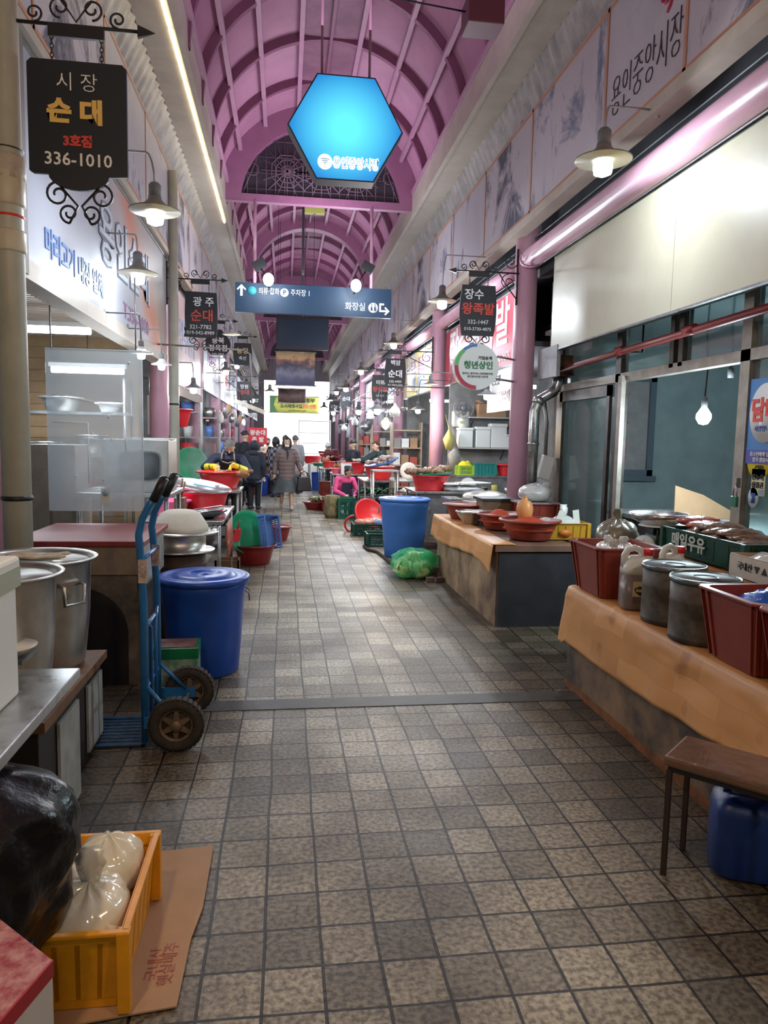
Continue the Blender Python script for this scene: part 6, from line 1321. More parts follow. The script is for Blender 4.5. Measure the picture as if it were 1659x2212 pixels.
t = basin((1.42,12.55,.22), .26,.18, RED, 'bright red basin leaning on its side behind the meat crate', r0=.75); t.rotation_euler = (1.0,0,.4)
t = thing('hose_coil', 'bright red hose loop standing by the dark green meat crate', 'hose', (1.18,12.3,.14)); put('hose', MB().tube([(.15*math.cos(a*.5),.03*math.sin(a),.15*math.sin(a*.5)) for a in range(3,12)], .018, 8), RED, t)
# rail frame and second table
t = thing('rail_frame', 'grey steel tube rail frame in front of the blue-rimmed basin', 'frame', (1.80,12.98,0))
put('rail', MB().bx(-.24,.24,-.16,.16,1.02,1.05), DSTEEL, t)
for x in (-.22,.22):
    for y in (-.14,.14): put('leg', MB().tube([(x,y,0),(x,y,1.02)], .022, 8), STEEL, t)
t = steel_table(1.45,2.55,13.3,14.5,.84,'steel counter carrying the blue-rimmed basin on the right')
basin((1.80,13.75,.84), .28,.24, RED, 'red basin with a pale blue tray of trotters tilted on it', r0=.72)
t = single('round_tray', MB().lathe([(0,0),(.28,.005),(.34,.05),(.335,.055),(.27,.02),(0,.012)], 36), LBLUE, 'pale blue tray tilted over a red basin on the right', 'tray', (1.84,13.70,1.14), rot=(.1,-.28,0))
for i in range(7): trotter((1.70+.05*i,13.62+.05*(i % 3),1.13+.015*i+.02*(i % 2)), i*1.1, 1.1, 'pale trotter on the tilted blue tray, '+WH[i], mat('pale_trotter',(.52,.42,.38),.4,var=.7,vs=14,col2=(.10,.08,.09)), 'trotters on the tilted blue tray')
single('plate', MB().lathe([(.15,-.01),(.17,.01),(.1,.0),(0,0)], 28, M=Matrix.Rotation(PI/2-.2,4,'X')), WHITE, 'round white plate standing on the steel counter behind the rail frame', 'plate', (2.33,13.5,1.01))
single('ketchup_bottle', MB().lathe([(.03,0),(.033,.02),(.033,.14),(.012,.18),(.006,.22)], 14), RED, 'red squeeze bottle beside the white plate', 'bottle', (2.48,13.45,.84))
t = thing('lidded_pot', 'aluminium lidded pot between the steel counters on the right', 'pot', (2.1,11.9,.0)); put('stand', MB().lathe([(.2,0),(.2,.55)], 20), DSTEEL, t); put('body', MB().lathe([(.22,.55),(.23,.72),(.25,.73)], 28), ALU, t); put('lid', MB().lathe([(.25,.73),(.12,.80),(0,.82)], 28), ALU, t)
# vegetables and far tubs
VEG = mat('dark_leaf', (.04,.16,.06), .5, var=.5, vs=14)
def leaves(c, r, n, m_, label, name='greens', L_=.22, up=.12, cat='vegetable'):
    g = MB(); q = random.Random(len(label))
    for i in range(n):
        a = q.random()*6.28; d = q.random()*r; b_ = q.random()*6.28; l = L_*(.6+.6*q.random()); x, y = d*math.cos(a), d*math.sin(a); w = .03+.03*q.random(); z = q.random()*up
        dx, dy = math.cos(b_), math.sin(b_)
        g.add([(x,y,z),(x+dx*l*.5-dy*w,y+dy*l*.5+dx*w,z+.05),(x+dx*l,y+dy*l,z+.02),(x+dx*l*.5+dy*w,y+dy*l*.5-dx*w,z+.05),(x+dx*l*.5,y+dy*l*.5,z+.03)], [(0,1,4),(1,2,4),(2,3,4),(3,0,4)])
    return single(name, g, m_, label, cat, c, kind='stuff')
t = steel_table(1.55,2.2,14.7,15.45,.42,'low table of dark leafy greens in front of the right stalls', m=DSTEEL, shelf=False)
leaves((1.82,15.1,.42), .3, 130, VEG, 'heap of dark green leafy vegetables on the low table on the right')
c2 = crate((1.24,14.55,0), .32,.42,.42, mat('deep_green', (.01,.14,.10), .4), 'tall dark green crate beside the squatting woman')
t = single('sack', MB().lathe([(.12,0),(.15,.1),(.13,.3),(.16,.44),(.10,.46),(.0,.40)], 24, wob=.5), mat('brown_sack', (.30,.25,.13), .8, var=.6, vs=10), 'crumpled brown sack against the tall dark green crate', 'sack', (.96,14.6,0))
tubby((1.02,15.9,0), .42,.40,.26, MAROON, 'maroon square tub beside the squatting woman', tp=.85)
basin((.72,16.3,0), .30,.17, MAROON, 'dark red floor basin of pale cabbage leaves, right of the walking woman', r0=.75)
leaves((.74,16.3,.12), .16, 70, mat('pale_leaf', (.55,.62,.35), .5, var=.4, vs=12), 'pile of pale cabbage leaves in the dark red floor basin', L_=.18, up=.14)
# far tables right
def mini_table(x, y, z, w, d, label, col, items):
    t = steel_table(x-w/2, x+w/2, y-d/2, y+d/2, z, label, m=col, shelf=False)
    return t
mini_table(1.46,16.9,.80,.78,1.0,'steel counter in front of the vendor with the green coat',STEEL,0)
mini_table(1.45,20.3,.80,1.0,1.2,'steel counter in front of the vendor in the beanie',STEEL,0)
mini_table(1.25,23.5,.80,1.0,1.3,'pale counter in front of the bending vendor',WHITE,0)
tubby((1.24,16.9,.80), .30,.5,.10, mat('pink_tray',(.75,.12,.18),.4), 'pinkish tray at the aisle edge of the third right counter', tp=.85)
tubby((1.60,16.8,.80), .50,.36,.24, RED, 'long bright red trough tipped toward the vendor on the third right counter', tp=.8)
single('cutting_board', MB().bx(-.12,.12,-.02,0,0,.24), WHITE, 'white board leaning on the long red trough', 'board', (1.40,16.5,.80))
basin((1.2,20.0,.80), .17,.16, RED, 'red bowl of roast joints on the fourth right counter', r0=.75)
for i in range(3): single('pork_joint', MB().blob((0,0,.03), (.12,.09,.08), 12, 7, amp=.5, seed=i+40), BMEAT, 'golden roast joint on the fourth right counter, '+['left','middle','right'][i], 'meat', (1.12+.2*i,20.0,.97 if i == 0 else .82))
basin((1.0,21.0,.80), .2,.08, GREEN, 'flat green basin on the fourth right counter', r0=.8)
basin((.88,23.2,.80), .30,.22, RED, 'wide red basin alone on the far right counter against the daylight', r0=.75)
for (x, y, w, h, m_, lb) in ((.98,22.2,.3,.55,MATS['blue_plastic'],'blue tall box under the far right counter'),(1.15,19.2,.3,.30,WHITE,'white pail under the fourth right counter'),(1.02,18.4,.25,.5,MATS['brown_red_plastic'],'maroon panel leaning by the third right counter')):
    tubby((x,y,0), w,.3,h, m_, lb, tp=.9)
# shelves with goods behind far right vendors
for j, (y, lb) in enumerate(((16.6,'wooden shelf rack full of papers behind the green-coated vendor'),(20.5,'steel rack of pots behind the beanie vendor'),(24.6,'steel rack in the far right row'))):
    t = thing('goods_rack', lb, 'shelf', (2.75,y,0))
    for z in (.5,1.0,1.4,1.8): put('shelf', MB().bx(-.30,.35,-.2,.15,z,z+.03), mat('tan_shelf', (.42,.32,.22), .5), t)
    put('upright', MB().bx(-.32,-.29,-.2,.15,0,2.0), MATS['tan_shelf'], t); put('upright', MB().bx(.35,.38,-.2,.15,0,2.0), MATS['tan_shelf'], t)
    q = random.Random(j)
    for k in range(9):
        z = (.53,1.03,1.43)[k % 3]; x = -.2+.2*(k//3); h = .12+.2*q.random()
        single('goods_box', MB().bx(-.085,.085,-.1,.1,0,h), [CARD, WHITE, mat('box_dull',(.30,.28,.26),.6), mat('box_red2',(.45,.08,.06),.5)][(k+j) % 4], 'box on the rack %s, %s shelf, %s' % (['behind the green-coated vendor','behind the beanie vendor','in the far right row'][j], ['low','middle','upper'][k % 3], ['left','centre','right'][k//3]), 'box', (2.75+x,y-.03,z), bevel=.004)
# hanging clutter over the far right stalls
q = random.Random(5)
for i in range(16):
    y = 13.5 + 1.05*i; x = 2.2; z = 1.95 + .35*q.random(); m_ = [DSH, WHITE, mat('ladle_steel',(.5,.5,.5),.3,metal=.9), mat('cloth_grey',(.35,.35,.38),.8)][i % 4]
    nm, lb = [('hanging_ladle','dark hanging ladle'),('hanging_bag','white hanging bag'),('hanging_sieve','steel hanging sieve'),('hanging_cloth','grey hanging cloth')][i % 4]
    mb = MB().tube([(0,0,.1),(0,0,2.855-z)], .005, 4)
    if i % 4 == 0: mb.blob((0,0,0), (.07,.07,.05), 10, 6, amp=0).tube([(.0,0,.0),(0,0,.25)], .008, 4)
    elif i % 4 == 1: mb.lathe([(.10,-.15),(.12,-.02),(.03,.08),(.02,.12)], 12, wob=.3)
    elif i % 4 == 2: mb.lathe([(.02,-.01),(.15,.0),(.16,.02)], 18, M=Matrix.Rotation(1.2,4,'X')).tube([(0,0,.1),(0,0,.2)], .01, 4)
    else: mb.lathe([(.10,-.35),(.08,-.1),(.03,.1)], 10, wob=.5)
    single(nm, mb, m_, lb + ' over the right stalls, %s from the near end' % OR_[i], 'hanging goods', (x,y,z))
rl = MB().tube([(0,.25*k,0) for k in range(73)], .014, 6)
for k in range(7): rl.tube([(0,.6+2.7*k,0),(.53,.6+2.7*k,0)], .01, 5)
single('hanging_rail', rl, DSTEEL, 'long thin steel rail carrying hanging goods over the right stalls', 'rail', (2.2,13.0,2.84))
# far end: white wire racks against daylight
t = thing('wire_rack', 'thin white wire rack against the daylight at the far end', 'rack', (1.15,28.3,0)); rk = MB()
for x in (-.6,.6): 
    for y in (-.2,.2): rk.tube([(x,y,0),(x,y,2.3)], .02, 5)
for z in (.6,1.0,1.4,1.8,2.25): rk.tube([(-.6,-.2,z),(.6,-.2,z),(.6,.2,z),(-.6,.2,z)], .015, 5, closed=True)
put('frame', rk, WHITE, t)
# ================================================================ left stalls beyond the column
t = thing('stall_canopy', 'dark sloping canopy edge over the stall beyond the slim left drainpipe', 'canopy', (-1.66,12.2,2.3)); put('sheet', MB().bx(-.3,.12,-1.7,1.7,0,.03, Matrix.Rotation(.25,4,'Y')), DSH, t); put('edge', MB().bx(.09,.13,-1.7,1.7,-.12,.02), mat('brown_edge',(.18,.12,.09),.6), t)
t = thing('water_heater', 'white box heater on the wall beside the slim left drainpipe', 'heater', (-1.72,10.75,1.85)); put('body', MB().bx(-.2,.16,-.15,.15,-.25,.30), mat('heater_white', (.60,.61,.58), .4), t, bevel=.01); put('pipe', MB().tube([(0,0,-.25),(0,0,-1.85)], .015, 6).tube([(.08,0,-.25),(.08,0,-1.85)], .015, 6), mat('copper_pipe', (.45,.25,.15), .35, metal=.8), t)
basin((-1.44,10.55,1.72), .13,.24, RED, 'red bucket hung on the slim left drainpipe', name='bucket', cat='bucket', r0=.62)
single('round_tray', MB().lathe([(0,0),(.24,.0),(.28,.04),(.27,.045),(.23,.012),(0,.012)], 36, M=Matrix.Rotation(PI/2-.1,4,'X')), GREEN, 'large green basin leaning in the steamy stall behind the man with yellow gloves', 'basin', (-1.58,12.6,1.13), rz=.3)
t = thing('hose_box', 'dark red box fixed to the third left column', 'box', (-1.50,13.95,1.22)); put('body', MB().bx(-.18,.2,-.08,.12,-.22,.24), mat('box_maroon', (.22,.02,.03), .45), t); put('opening', MB().bx(-.12,.14,-.085,-.078,-.14,.16), IRON, t)
t = steel_table(-1.70,-1.10,11.9,13.4,.85,'steel side bench in the steamy stall beyond the oven', shelf=True)
# meat stall far left
MT = mat('maroon_counter', (.20,.03,.03), .5)
t = thing('stall_counter', 'maroon stall counter heaped with orange roast meat, far left', 'counter', (-.75,21.4,0)); put('body', MB().bx(-.6,.5,-.6,.7,0,.72), MT, t); put('worktop', MB().bx(-.65,.55,-.65,.75,.72,.76), MT, t)
basin((-.50,21.1,.76), .30,.24, mat('green_basin2', (.03,.12,.10), .4), 'dark green basin under the orange roast meat', r0=.8); basin((-.52,21.1,1.0), .27,.14, RED, 'red basin under the orange roast meat', r0=.85)
meatpile('roast_meat', (-.52,21.1,1.12), .22, 26, mat('roast_orange', (.75,.33,.12), .3, var=.5, vs=14), 'heap of glowing orange roast meat on the far left counter', z=.0, s=.08, seed=9)
for i, (x, y) in enumerate(((-.62,20.3),(-.30,20.5))): t = bin_((x,y,0), .17,.14,.56, BLUE, 'narrow blue bin before the maroon counter, the %s one' % ['left','right'][i])
t = thing('red_sign', 'small red hanging sign with white lettering over the far left counter', 'sign', aty(557,942,19.5)); put('panel', MB().bx(-.24,.24,0,.02,-.22,.22), RED, t); text('왕순대', .15, WLET, t, (0,-.004,.08), off=.004); text('족 발', .15, WLET, t, (0,-.004,-.10), off=.004); put('cord', MB().tube([(-.2,.01,.2),(-.2,.01,2.0)], .005, 4).tube([(.2,.01,.2),(.2,.01,2.0)], .005, 4), IRON, t)
for j, (y, lb) in enumerate(((13.6,'steel rack of pots in the second left stall'),(17.4,'steel rack with bottles in the third left stall'),(20.6,'crowded rack in the fourth left stall'),(23.6,'crowded rack in the far left row'))):
    t = thing('goods_rack', lb, 'shelf', (-1.95,y,0))
    for z in (.6,1.1,1.55,2.0): put('shelf', MB().bx(-.32,.42,-.2,.15,z,z+.03), DSTEEL, t)
    put('upright', MB().bx(-.34,-.31,-.2,.15,0,2.2), DSTEEL, t); put('upright', MB().bx(.42,.45,-.2,.15,0,2.2), DSTEEL, t)
    q = random.Random(j+30)
    for k in range(8):
        z = (.63,1.13,1.58,2.03)[k % 4]; x = -.15+.36*(k//4); h = .14+.2*q.random(); r = .08+.05*q.random()
        single('goods_pot', MB().lathe([(r*.9,0),(r,h),(r*.9,h),(r*.8,.02),(0,.02)], 16), [ALU, RED, WHITE, mat('pot_blue2',(.1,.2,.5),.4)][(k+j) % 4], 'pot on the rack in the %s left stall, %s shelf, %s' % (['second','third','fourth','fifth'][j], ['lowest','second','third','top'][k % 4], ['left','right'][k//4]), 'pot', (-1.95+x,y-.03,z))
for i in range(10):
    y = 14.6+1.0*i; m_ = [WHITE, DSH, CARD, MATS['ladle_steel']][i % 4]; z = 2.0+.3*((i*7) % 5)/5
    single('hanging_goods', MB().tube([(0,0,.08),(0,0,2.855-z)], .005, 4).lathe([(.02,-.15),(.06,-.12),(.065,-.02),(.02,.08)], 12, wob=.4), m_, '%s thing hanging over the left stalls, %s from the near end' % (['white','dark','tan','steel'][i % 4], OR_[i]), 'hanging goods', (-1.25,y,z))
rl = MB().tube([(0,.25*k,0) for k in range(49)], .014, 6)
for k in range(5): rl.tube([(0,.8+2.6*k,0),(-.31,.8+2.6*k,0)], .01, 5)
single('hanging_rail', rl, DSTEEL, 'long thin steel rail carrying hanging goods over the left stalls', 'rail', (-1.25,14.0,2.84))
single('lamp_rod', MB().tube([(0,0,0),(1.02,0,-.03),(1.08,0,-.08),(1.10,0,-.64)], .011, 8), DSTEEL, 'thin grey rod reaching over the aisle from the left signboards', 'rod', (-1.50,9.0,aty(300,742,9.0).z))
t = thing('work_lamp', 'grey slanted work lamp at the end of the drooping cable, left row', 'lamp', (-.40, 9.0, aty(300,742,9.0).z-.72)); put('head', MB().bx(-.22,.16,-.06,.06,-.02,.03, Matrix.Rotation(.35,4,'Y')), STEEL, t); put('arm', MB().tube([(0,0,.02),(0,0,.05),(0,0,.09)], .012, 6), DSH, t)
# counters running down both far sides so no stall is empty
for j, y in enumerate((26.5,30.0,33.5)):
    steel_table(1.5,2.4,y-.8,y+.8,.8,'far right counter beyond the wire rack, %s of three' % OR_[j], shelf=True)
    basin((1.8,y-.3,.8), .28,.2, RED, 'red basin on the far right counter, %s of three' % OR_[j], seg=20)
for j, y in enumerate((15.6,18.9,25.5,29.0,32.5)):
    steel_table(-1.45,-.95,y-.6,y+.6,.8,'left row counter, %s beyond the meat basin man' % OR_[j], shelf=True)
    basin((-1.15,y-.2,.8), .2,.18, [ALU, RED][j % 2], 'basin on the left row counter, %s beyond the meat basin man' % OR_[j], seg=20)
# background lamps lighting the stall depths
for (x, y, z, w) in ((3.3,10.2,2.4,22),(3.2,14.5,2.4,25),(3.1,18.6,2.4,25),(3.0,22.8,2.4,25),(-2.6,12.2,2.4,18),(-2.4,16,2.4,25),(-2.4,19.6,2.4,25),(-2.4,22.8,2.4,25),(-2.4,27,2.4,25),(3.0,27,2.4,25)):
    t = thing('tube_lamp', 'glowing tube lamp inside the stall at the %s, %s deep' % ('right' if x > 0 else 'left', OR_[int(y/1.6)]), 'lamp', (x,y,z)); put('tube', MB().tube([(-.3,0,0),(.3,0,0)], .03, 8), emat('tube_glow_far', (.85,.93,1), 5), t); put('cord', MB().tube([(0,0,.02),(0,0,(3.5 if x > 0 else 3.75)-z)], .005, 4), IRON, t)
    lamp_light('stall_tube_light', (x,y,z-.06), w, (.86,.93,1.0), .12)
# ================================================================ people
HAIRB = mat('black_hair', (.018,.014,.013), .6, bump=.4, bs=90); HAIRG = mat('grey_hair', (.12,.11,.10), .7, bump=.5, bs=90); HAIRR = mat('brown_hair', (.10,.045,.03), .6, bump=.4, bs=90)
def V(*a): return Vector(a)
def base_pose(H=1.6):
    k = H/1.6
    J = dict(pel=V(0,0,.88), chest=V(0,0,1.16), neck=V(0,0,1.34), head=V(0,-.01,1.485))
    for s, n in ((-1,'R'),(1,'L')):
        J['sh'+n] = V(s*.165,0,1.28); J['el'+n] = V(s*.21,.02,1.03); J['wr'+n] = V(s*.215,-.03,.80)
        J['hip'+n] = V(s*.085,0,.85); J['kn'+n] = V(s*.09,-.01,.47); J['an'+n] = V(s*.09,.02,.08)
    return {a: b*k for a, b in J.items()}
def remesh(o, vs, sm=2):
    md = o.modifiers.new('r', 'REMESH'); md.mode = 'VOXEL'; md.voxel_size = vs; md.use_smooth_shade = True
    if sm: m2 = o.modifiers.new('s', 'SMOOTH'); m2.iterations = sm; m2.factor = .5
def limb(mb, pts, rs, seg=10):
    P, Q = [], []
    for i in range(len(pts)-1):
        for k in range(4): u = k/4; P.append(pts[i].lerp(pts[i+1], u)); Q.append(rs[i]*(1-u)+rs[i+1]*u)
    P.append(pts[-1]); Q.append(rs[-1]); mb.tube(P, Q, seg)
    for p, r in zip(pts, rs): mb.blob(p, (r,r,r), 10, 6, amp=0)
def hand(mb, wr, d, s, k=1.0, curl=.5, palm=None):
    d = d.normalized(); side = d.orthogonal().normalized() if palm is None else palm.normalized(); n = d.cross(side).normalized()
    c = wr + d*.045*k
    mb.blob(c, (.026*k+.012*abs(side.x), .026*k+.012*abs(side.y), .030*k), 10, 7, amp=0); mb.tube([wr, wr+d*.04*k, wr+d*.085*k], [.022*k,.030*k,.026*k], 8)
    for q in range(4):
        b0 = wr + d*.075*k + side*(-.027+.018*q)*k; l = (.060,.070,.066,.052)[q]*k
        mb.tube([b0, b0+d*l*.45+n*l*.15*curl*2, b0+d*l*.75+n*l*.55*curl*2, b0+d*l*.8+n*l*.9*curl*2], [.0095*k,.009*k,.008*k,.007*k], 6)
    b0 = wr + d*.03*k - side*.028*k
    mb.tube([b0, b0-side*.025*k+d*.025*k, b0-side*.03*k+d*.055*k+n*.01*k], [.011*k,.010*k,.008*k], 6)
def person(loc, rz, label, J, skin=SKIN, hair=HAIRB, hair_style='short', clothes=(), vox=.012, face=True, look=(0,0), fat=1.0, group=None):
    t = thing('person', label, 'person', loc, rz, group)
    b = MB(); H = J['head']
    limb(b, [J['pel'], J['chest'], (J['chest']+J['neck'])/2], [.125*fat,.135*fat,.11*fat]); limb(b, [J['neck']-V(0,0,.06), J['neck']+V(0,0,.03), H-V(0,0,.03)], [.06,.048,.05])
    for n in 'RL':
        limb(b, [J['sh'+n], J['el'+n], J['wr'+n]], [.052,.040,.024]); hand(b, J['wr'+n], J['wr'+n]-J['el'+n], 1)
        limb(b, [J['hip'+n], J['kn'+n], J['an'+n]], [.080,.055,.038]); f = J['an'+n]; fw = J.get('toe'+n, V(0,-1,0)); limb(b, [f-V(0,0,.03), f+fw*.14-V(0,0,.05)], [.036,.030])
    limb(b, [J['shR'], J['neck']-V(0,0,.05), J['shL']], [.055,.06,.055]); limb(b, [J['hipR'], J['hipL']], [.09,.09])
    Mh = Matrix.Translation(H) @ Matrix.Rotation(look[1], 4, 'Z') @ Matrix.Rotation(look[0], 4, 'X')
    b.blob((0,0,.02), (.074,.090,.098), 18, 12, amp=0, M=Mh); b.blob((0,-.02,-.045), (.056,.066,.06), 14, 8, amp=0, M=Mh)
    b.tube([(0,-.088,.02),(0,-.108,-.016),(0,-.092,-.026)], [.008,.014,.010], 8, M=Mh)
    for s in (-1, 1): b.blob((s*.076,.005,.0), (.010,.020,.028), 8, 6, amp=0, M=Mh)
    o = put('body', b, skin, t); remesh(o, vox)
    h = MB()
    if hair_style != 'none':
        for i in range(1):
            seg, rg = 22, 14; vs = []
            for a in range(rg+1):
                th = PI*a/rg
                for k in range(seg):
                    ph = 2*PI*k/seg; d = V(math.sin(th)*math.cos(ph), math.sin(th)*math.sin(ph), math.cos(th))
                    front = max(0, -d.y); lim = .35 if hair_style == 'short' else .35
                    low = -.15 if hair_style == 'short' else -1.2
                    r = 1.13 + .05*noise.noise(d*5)
                    z = d.z
                    if front > .25: z = max(z, .42 + .2*(abs(d.x)))
                    else: z = max(z, low)
                    vs.append((d.x*.078*r, d.y*.094*r + .006, .022 + z*.103*r))
            h.add(vs, [(a*seg+k, (a+1)*seg+k, (a+1)*seg+(k+1) % seg, a*seg+(k+1) % seg) for a in range(rg) for k in range(seg)], True, Mh)
        if hair_style == 'bun': h.blob((0,.10,.05), (.05,.05,.05), 12, 8, amp=.2, M=Mh)
        put('hair', h, hair, t)
    if face:
        e = MB(); w = MB(); br_ = MB()
        for s in (-1, 1):
            w.blob((s*.030,-.080,.018), (.012,.008,.007), 8, 6, amp=0, M=Mh); e.blob((s*.030,-.087,.018), (.006,.004,.006), 8, 6, amp=0, M=Mh); br_.tube([(s*.016,-.090,.038),(s*.032,-.088,.043),(s*.046,-.078,.038)], .0035, 5, M=Mh)
        put('eye', w, mat('eye_white', (.7,.68,.65), .3), t); put('iris', e, KLET, t); put('eyebrow', br_, hair, t)
        put('mouth', MB().tube([(-.022,-.083,-.048),(0,-.090,-.046),(.022,-.083,-.048)], [.003,.006,.003], 6, M=Mh), mat('lips', (.45,.16,.14), .4), t)
    for (nm, m_, fn, v_) in clothes:
        mb = MB(); fn(mb, J, Mh); o = put(nm, mb, m_, t)
        if v_: remesh(o, v_, 2)
    return t
def top_(hem=.70, r=.155, sl=1.0, flare=1.0, arm=.062, rc=.05, y=0):
    def f(mb, J, Mh):
        p = J['pel']; c = J['chest']; low = V(p.x, p.y+y, hem) if hem else p
        limb(mb, [low, p.lerp(low, .3) if hem else p, c, J['neck']-V(0,0,.09)], [r*flare*1.02, r, r*1.0, r*.72], 16)
        limb(mb, [J['shR'], J['neck']-V(0,0,.055), J['shL']], [.070,.078,.070])
        for n in 'RL':
            e = J['el'+n]; w = e.lerp(J['wr'+n], sl*.95) if sl <= 1 else J['wr'+n]
            limb(mb, [J['sh'+n], e, w] if sl > .05 else [J['sh'+n], J['sh'+n].lerp(e, .6)], [arm*1.08, arm*.92, rc] if sl > .05 else [arm*1.1, arm])
    return f
def trousers(r0=.098, r1=.07, r2=.055):
    def f(mb, J, Mh):
        limb(mb, [J['hipR'], J['hipL']], [.115,.115]); limb(mb, [J['pel']+V(0,0,.05), J['pel']-V(0,0,.05)], [.135,.13], 14)
        for n in 'RL': limb(mb, [J['hip'+n], J['kn'+n], J['an'+n]+V(0,0,.02)], [r0, r1, r2])
    return f
def shoes(mb, J, Mh):
    for n in 'RL':
        f = J['an'+n]; fw = J.get('toe'+n, V(0,-1,0)); limb(mb, [f-fw*.03-V(0,0,.035), f+fw*.08-V(0,0,.04), f+fw*.16-V(0,0,.05)], [.046,.044,.034])
SH = mat('shoe_dark', (.03,.03,.035), .5)
# --- woman walking toward the camera
J = base_pose(1.60); J['anL'] = V(.10,-.20,.09); J['knL'] = V(.095,-.13,.47); J['anR'] = V(-.11,.16,.11); J['knR'] = V(-.09,.0,.47)
J['elR'] = V(-.25,.03,1.03); J['wrR'] = V(-.27,-.03,.80); J['elL'] = V(.26,.02,1.02); J['wrL'] = V(.31,-.15,.88)
COAT = mat('mauve_brown_coat', (.15,.105,.10), .6); N, L, B = nodes(COAT)
tc = N.new('ShaderNodeTexCoord'); wv = N.new('ShaderNodeTexWave'); wv.wave_type = 'BANDS'; wv.bands_direction = 'Z'; wv.inputs['Scale'].default_value = 3.6; L.new(tc.outputs['Object'], wv.inputs[0]); bp = N.new('ShaderNodeBump'); bp.inputs['Strength'].default_value = .4; bp.inputs['Distance'].default_value = .012; L.new(wv.outputs['Fac'], bp.inputs['Height']); L.new(bp.outputs[0], B.inputs['Normal'])
def skirt(mb, J, Mh):
    seg = 36; vs = []
    for i in range(9):
        u = i/8; z = .74 - .36*u; r = .20 + .13*u
        for k in range(seg): a = 2*PI*k/seg; w = 1 + .07*u*math.sin(a*7+1); vs.append((r*w*math.cos(a)*1.05, r*w*math.sin(a)*.9 + .01, z + .02*u*math.sin(a*3)))
    mb.add(vs, [(i*seg+k, i*seg+(k+1) % seg, (i+1)*seg+(k+1) % seg, (i+1)*seg+k) for i in range(8) for k in range(seg)], True)
def scarf(mb, J, Mh): mb.lathe([(.075,-.05),(.095,-.02),(.09,.03),(.06,.05)], 18, c=tuple(J['neck']+V(0,-.01,0)), wob=.2); mb.tube([J['neck']+V(0,-.10,0), J['neck']+V(.01,-.15,-.12), J['neck']+V(0,-.165,-.24)], [.05,.045,.02], 10, flat=.5)
def mask_(mb, J, Mh): mb.blob((0,-.048,-.068), (.052,.050,.036), 14, 9, amp=0, M=Mh)
def longhair(mb, J, Mh):
    for s in (-1, 1): mb.tube([(s*.062,-.015,.07),(s*.086,-.02,.0),(s*.082,-.02,-.075),(s*.06,.0,-.12)], [.03,.026,.026,.018], 8, M=Mh)
    mb.tube([(0,.06,.05),(0,.085,-.02),(0,.07,-.12)], [.06,.07,.05], 10, M=Mh)
w = person((.05,16.3,0), .05, 'woman in a long mauve-brown padded coat and dark skirt walking toward the camera', J, hair_style='long', vox=.009, clothes=(
    ('coat', COAT, top_(.66,.185,1,1.05,.068,.056), .012), ('skirt', mat('slate_skirt', (.05,.065,.07), .6, var=.3, vs=9), skirt, 0), ('scarf', mat('navy_scarf', (.018,.02,.03), .7), scarf, 0),
    ('face_mask', mat('mask_white', (.75,.75,.74), .7), mask_, 0), ('side_hair', HAIRB, longhair, .008), ('shoes', mat('shoe_pale', (.42,.40,.38), .6), shoes, .01)))
t = thing('handbag', 'large black leather bag hanging from the walking woman\'s hand', 'bag', (.43,16.10,.42))
put('body', MB().add([(-.17,-.07,0),(.17,-.07,0),(.17,.07,0),(-.17,.07,0),(-.13,-.05,.33),(.13,-.05,.33),(.13,.05,.33),(-.13,.05,.33)], [(0,3,2,1),(4,5,6,7),(0,1,5,4),(1,2,6,5),(2,3,7,6),(3,0,4,7)]), mat('black_leather', (.012,.014,.018), .3, bump=.2), t, bevel=.02)
put('handle', MB().tube([(-.09,-.04,.32),(-.07,-.03,.41),(0,-.02,.44),(.07,-.03,.41),(.09,-.04,.32)], .009, 6).tube([(-.09,.04,.32),(-.07,.03,.41),(0,.02,.44),(.07,.03,.41),(.09,.04,.32)], .009, 6), MATS['black_leather'], t)
t.rotation_euler.z = .25
# --- man with yellow gloves leaning over the red basin
J = base_pose(1.68); J['chest'] = V(0,-.13,1.16); J['neck'] = V(0,-.26,1.31); J['head'] = V(.02,-.33,1.43); J['shR'] = V(-.19,-.24,1.27); J['shL'] = V(.19,-.22,1.26)
J['elR'] = V(-.36,-.34,1.12); J['wrR'] = V(-.22,-.52,1.14); J['elL'] = V(.32,-.34,1.05); J['wrL'] = V(.13,-.55,1.15)
NAVY = mat('navy_top', (.015,.022,.055), .7)
def apron(mb, J, Mh):
    mb.grid(lambda u, v: (-.15*(1-.35*v)+.30*(1-.35*v)*u, -.05-.23*v**1.1-.16+.02*math.cos((u-.5)*3), .78+.47*v), 8, 10)
def straps(mb, J, Mh): mb.tube([(-.10,-.40,1.22),(-.09,-.40,1.33),(-.07,-.24,1.39)], .012, 5, flat=1).tube([(.10,-.40,1.22),(.09,-.38,1.33),(.07,-.22,1.39)], .012, 5).tube([(-.10,-.41,1.22),(0,-.43,1.19),(.10,-.41,1.22)], .010, 5)
def gl_(n):
    def f(mb, J, Mh):
        limb(mb, [J['el'+n].lerp(J['wr'+n],.35), J['wr'+n], J['wr'+n]+(J['wr'+n]-J['el'+n]).normalized()*.05], [.060,.048,.044]); hand(mb, J['wr'+n]+(J['wr'+n]-J['el'+n]).normalized()*.02, J['wr'+n]-J['el'+n]-V(0,0,.12), 1, 1.15, .6)
    return f
def mask_b(mb, J, Mh): mb.blob((0,-.045,-.045), (.060,.056,.045), 14, 9, amp=0, M=Mh)
YG = mat('yellow_rubber', (.85,.72,.02), .35)
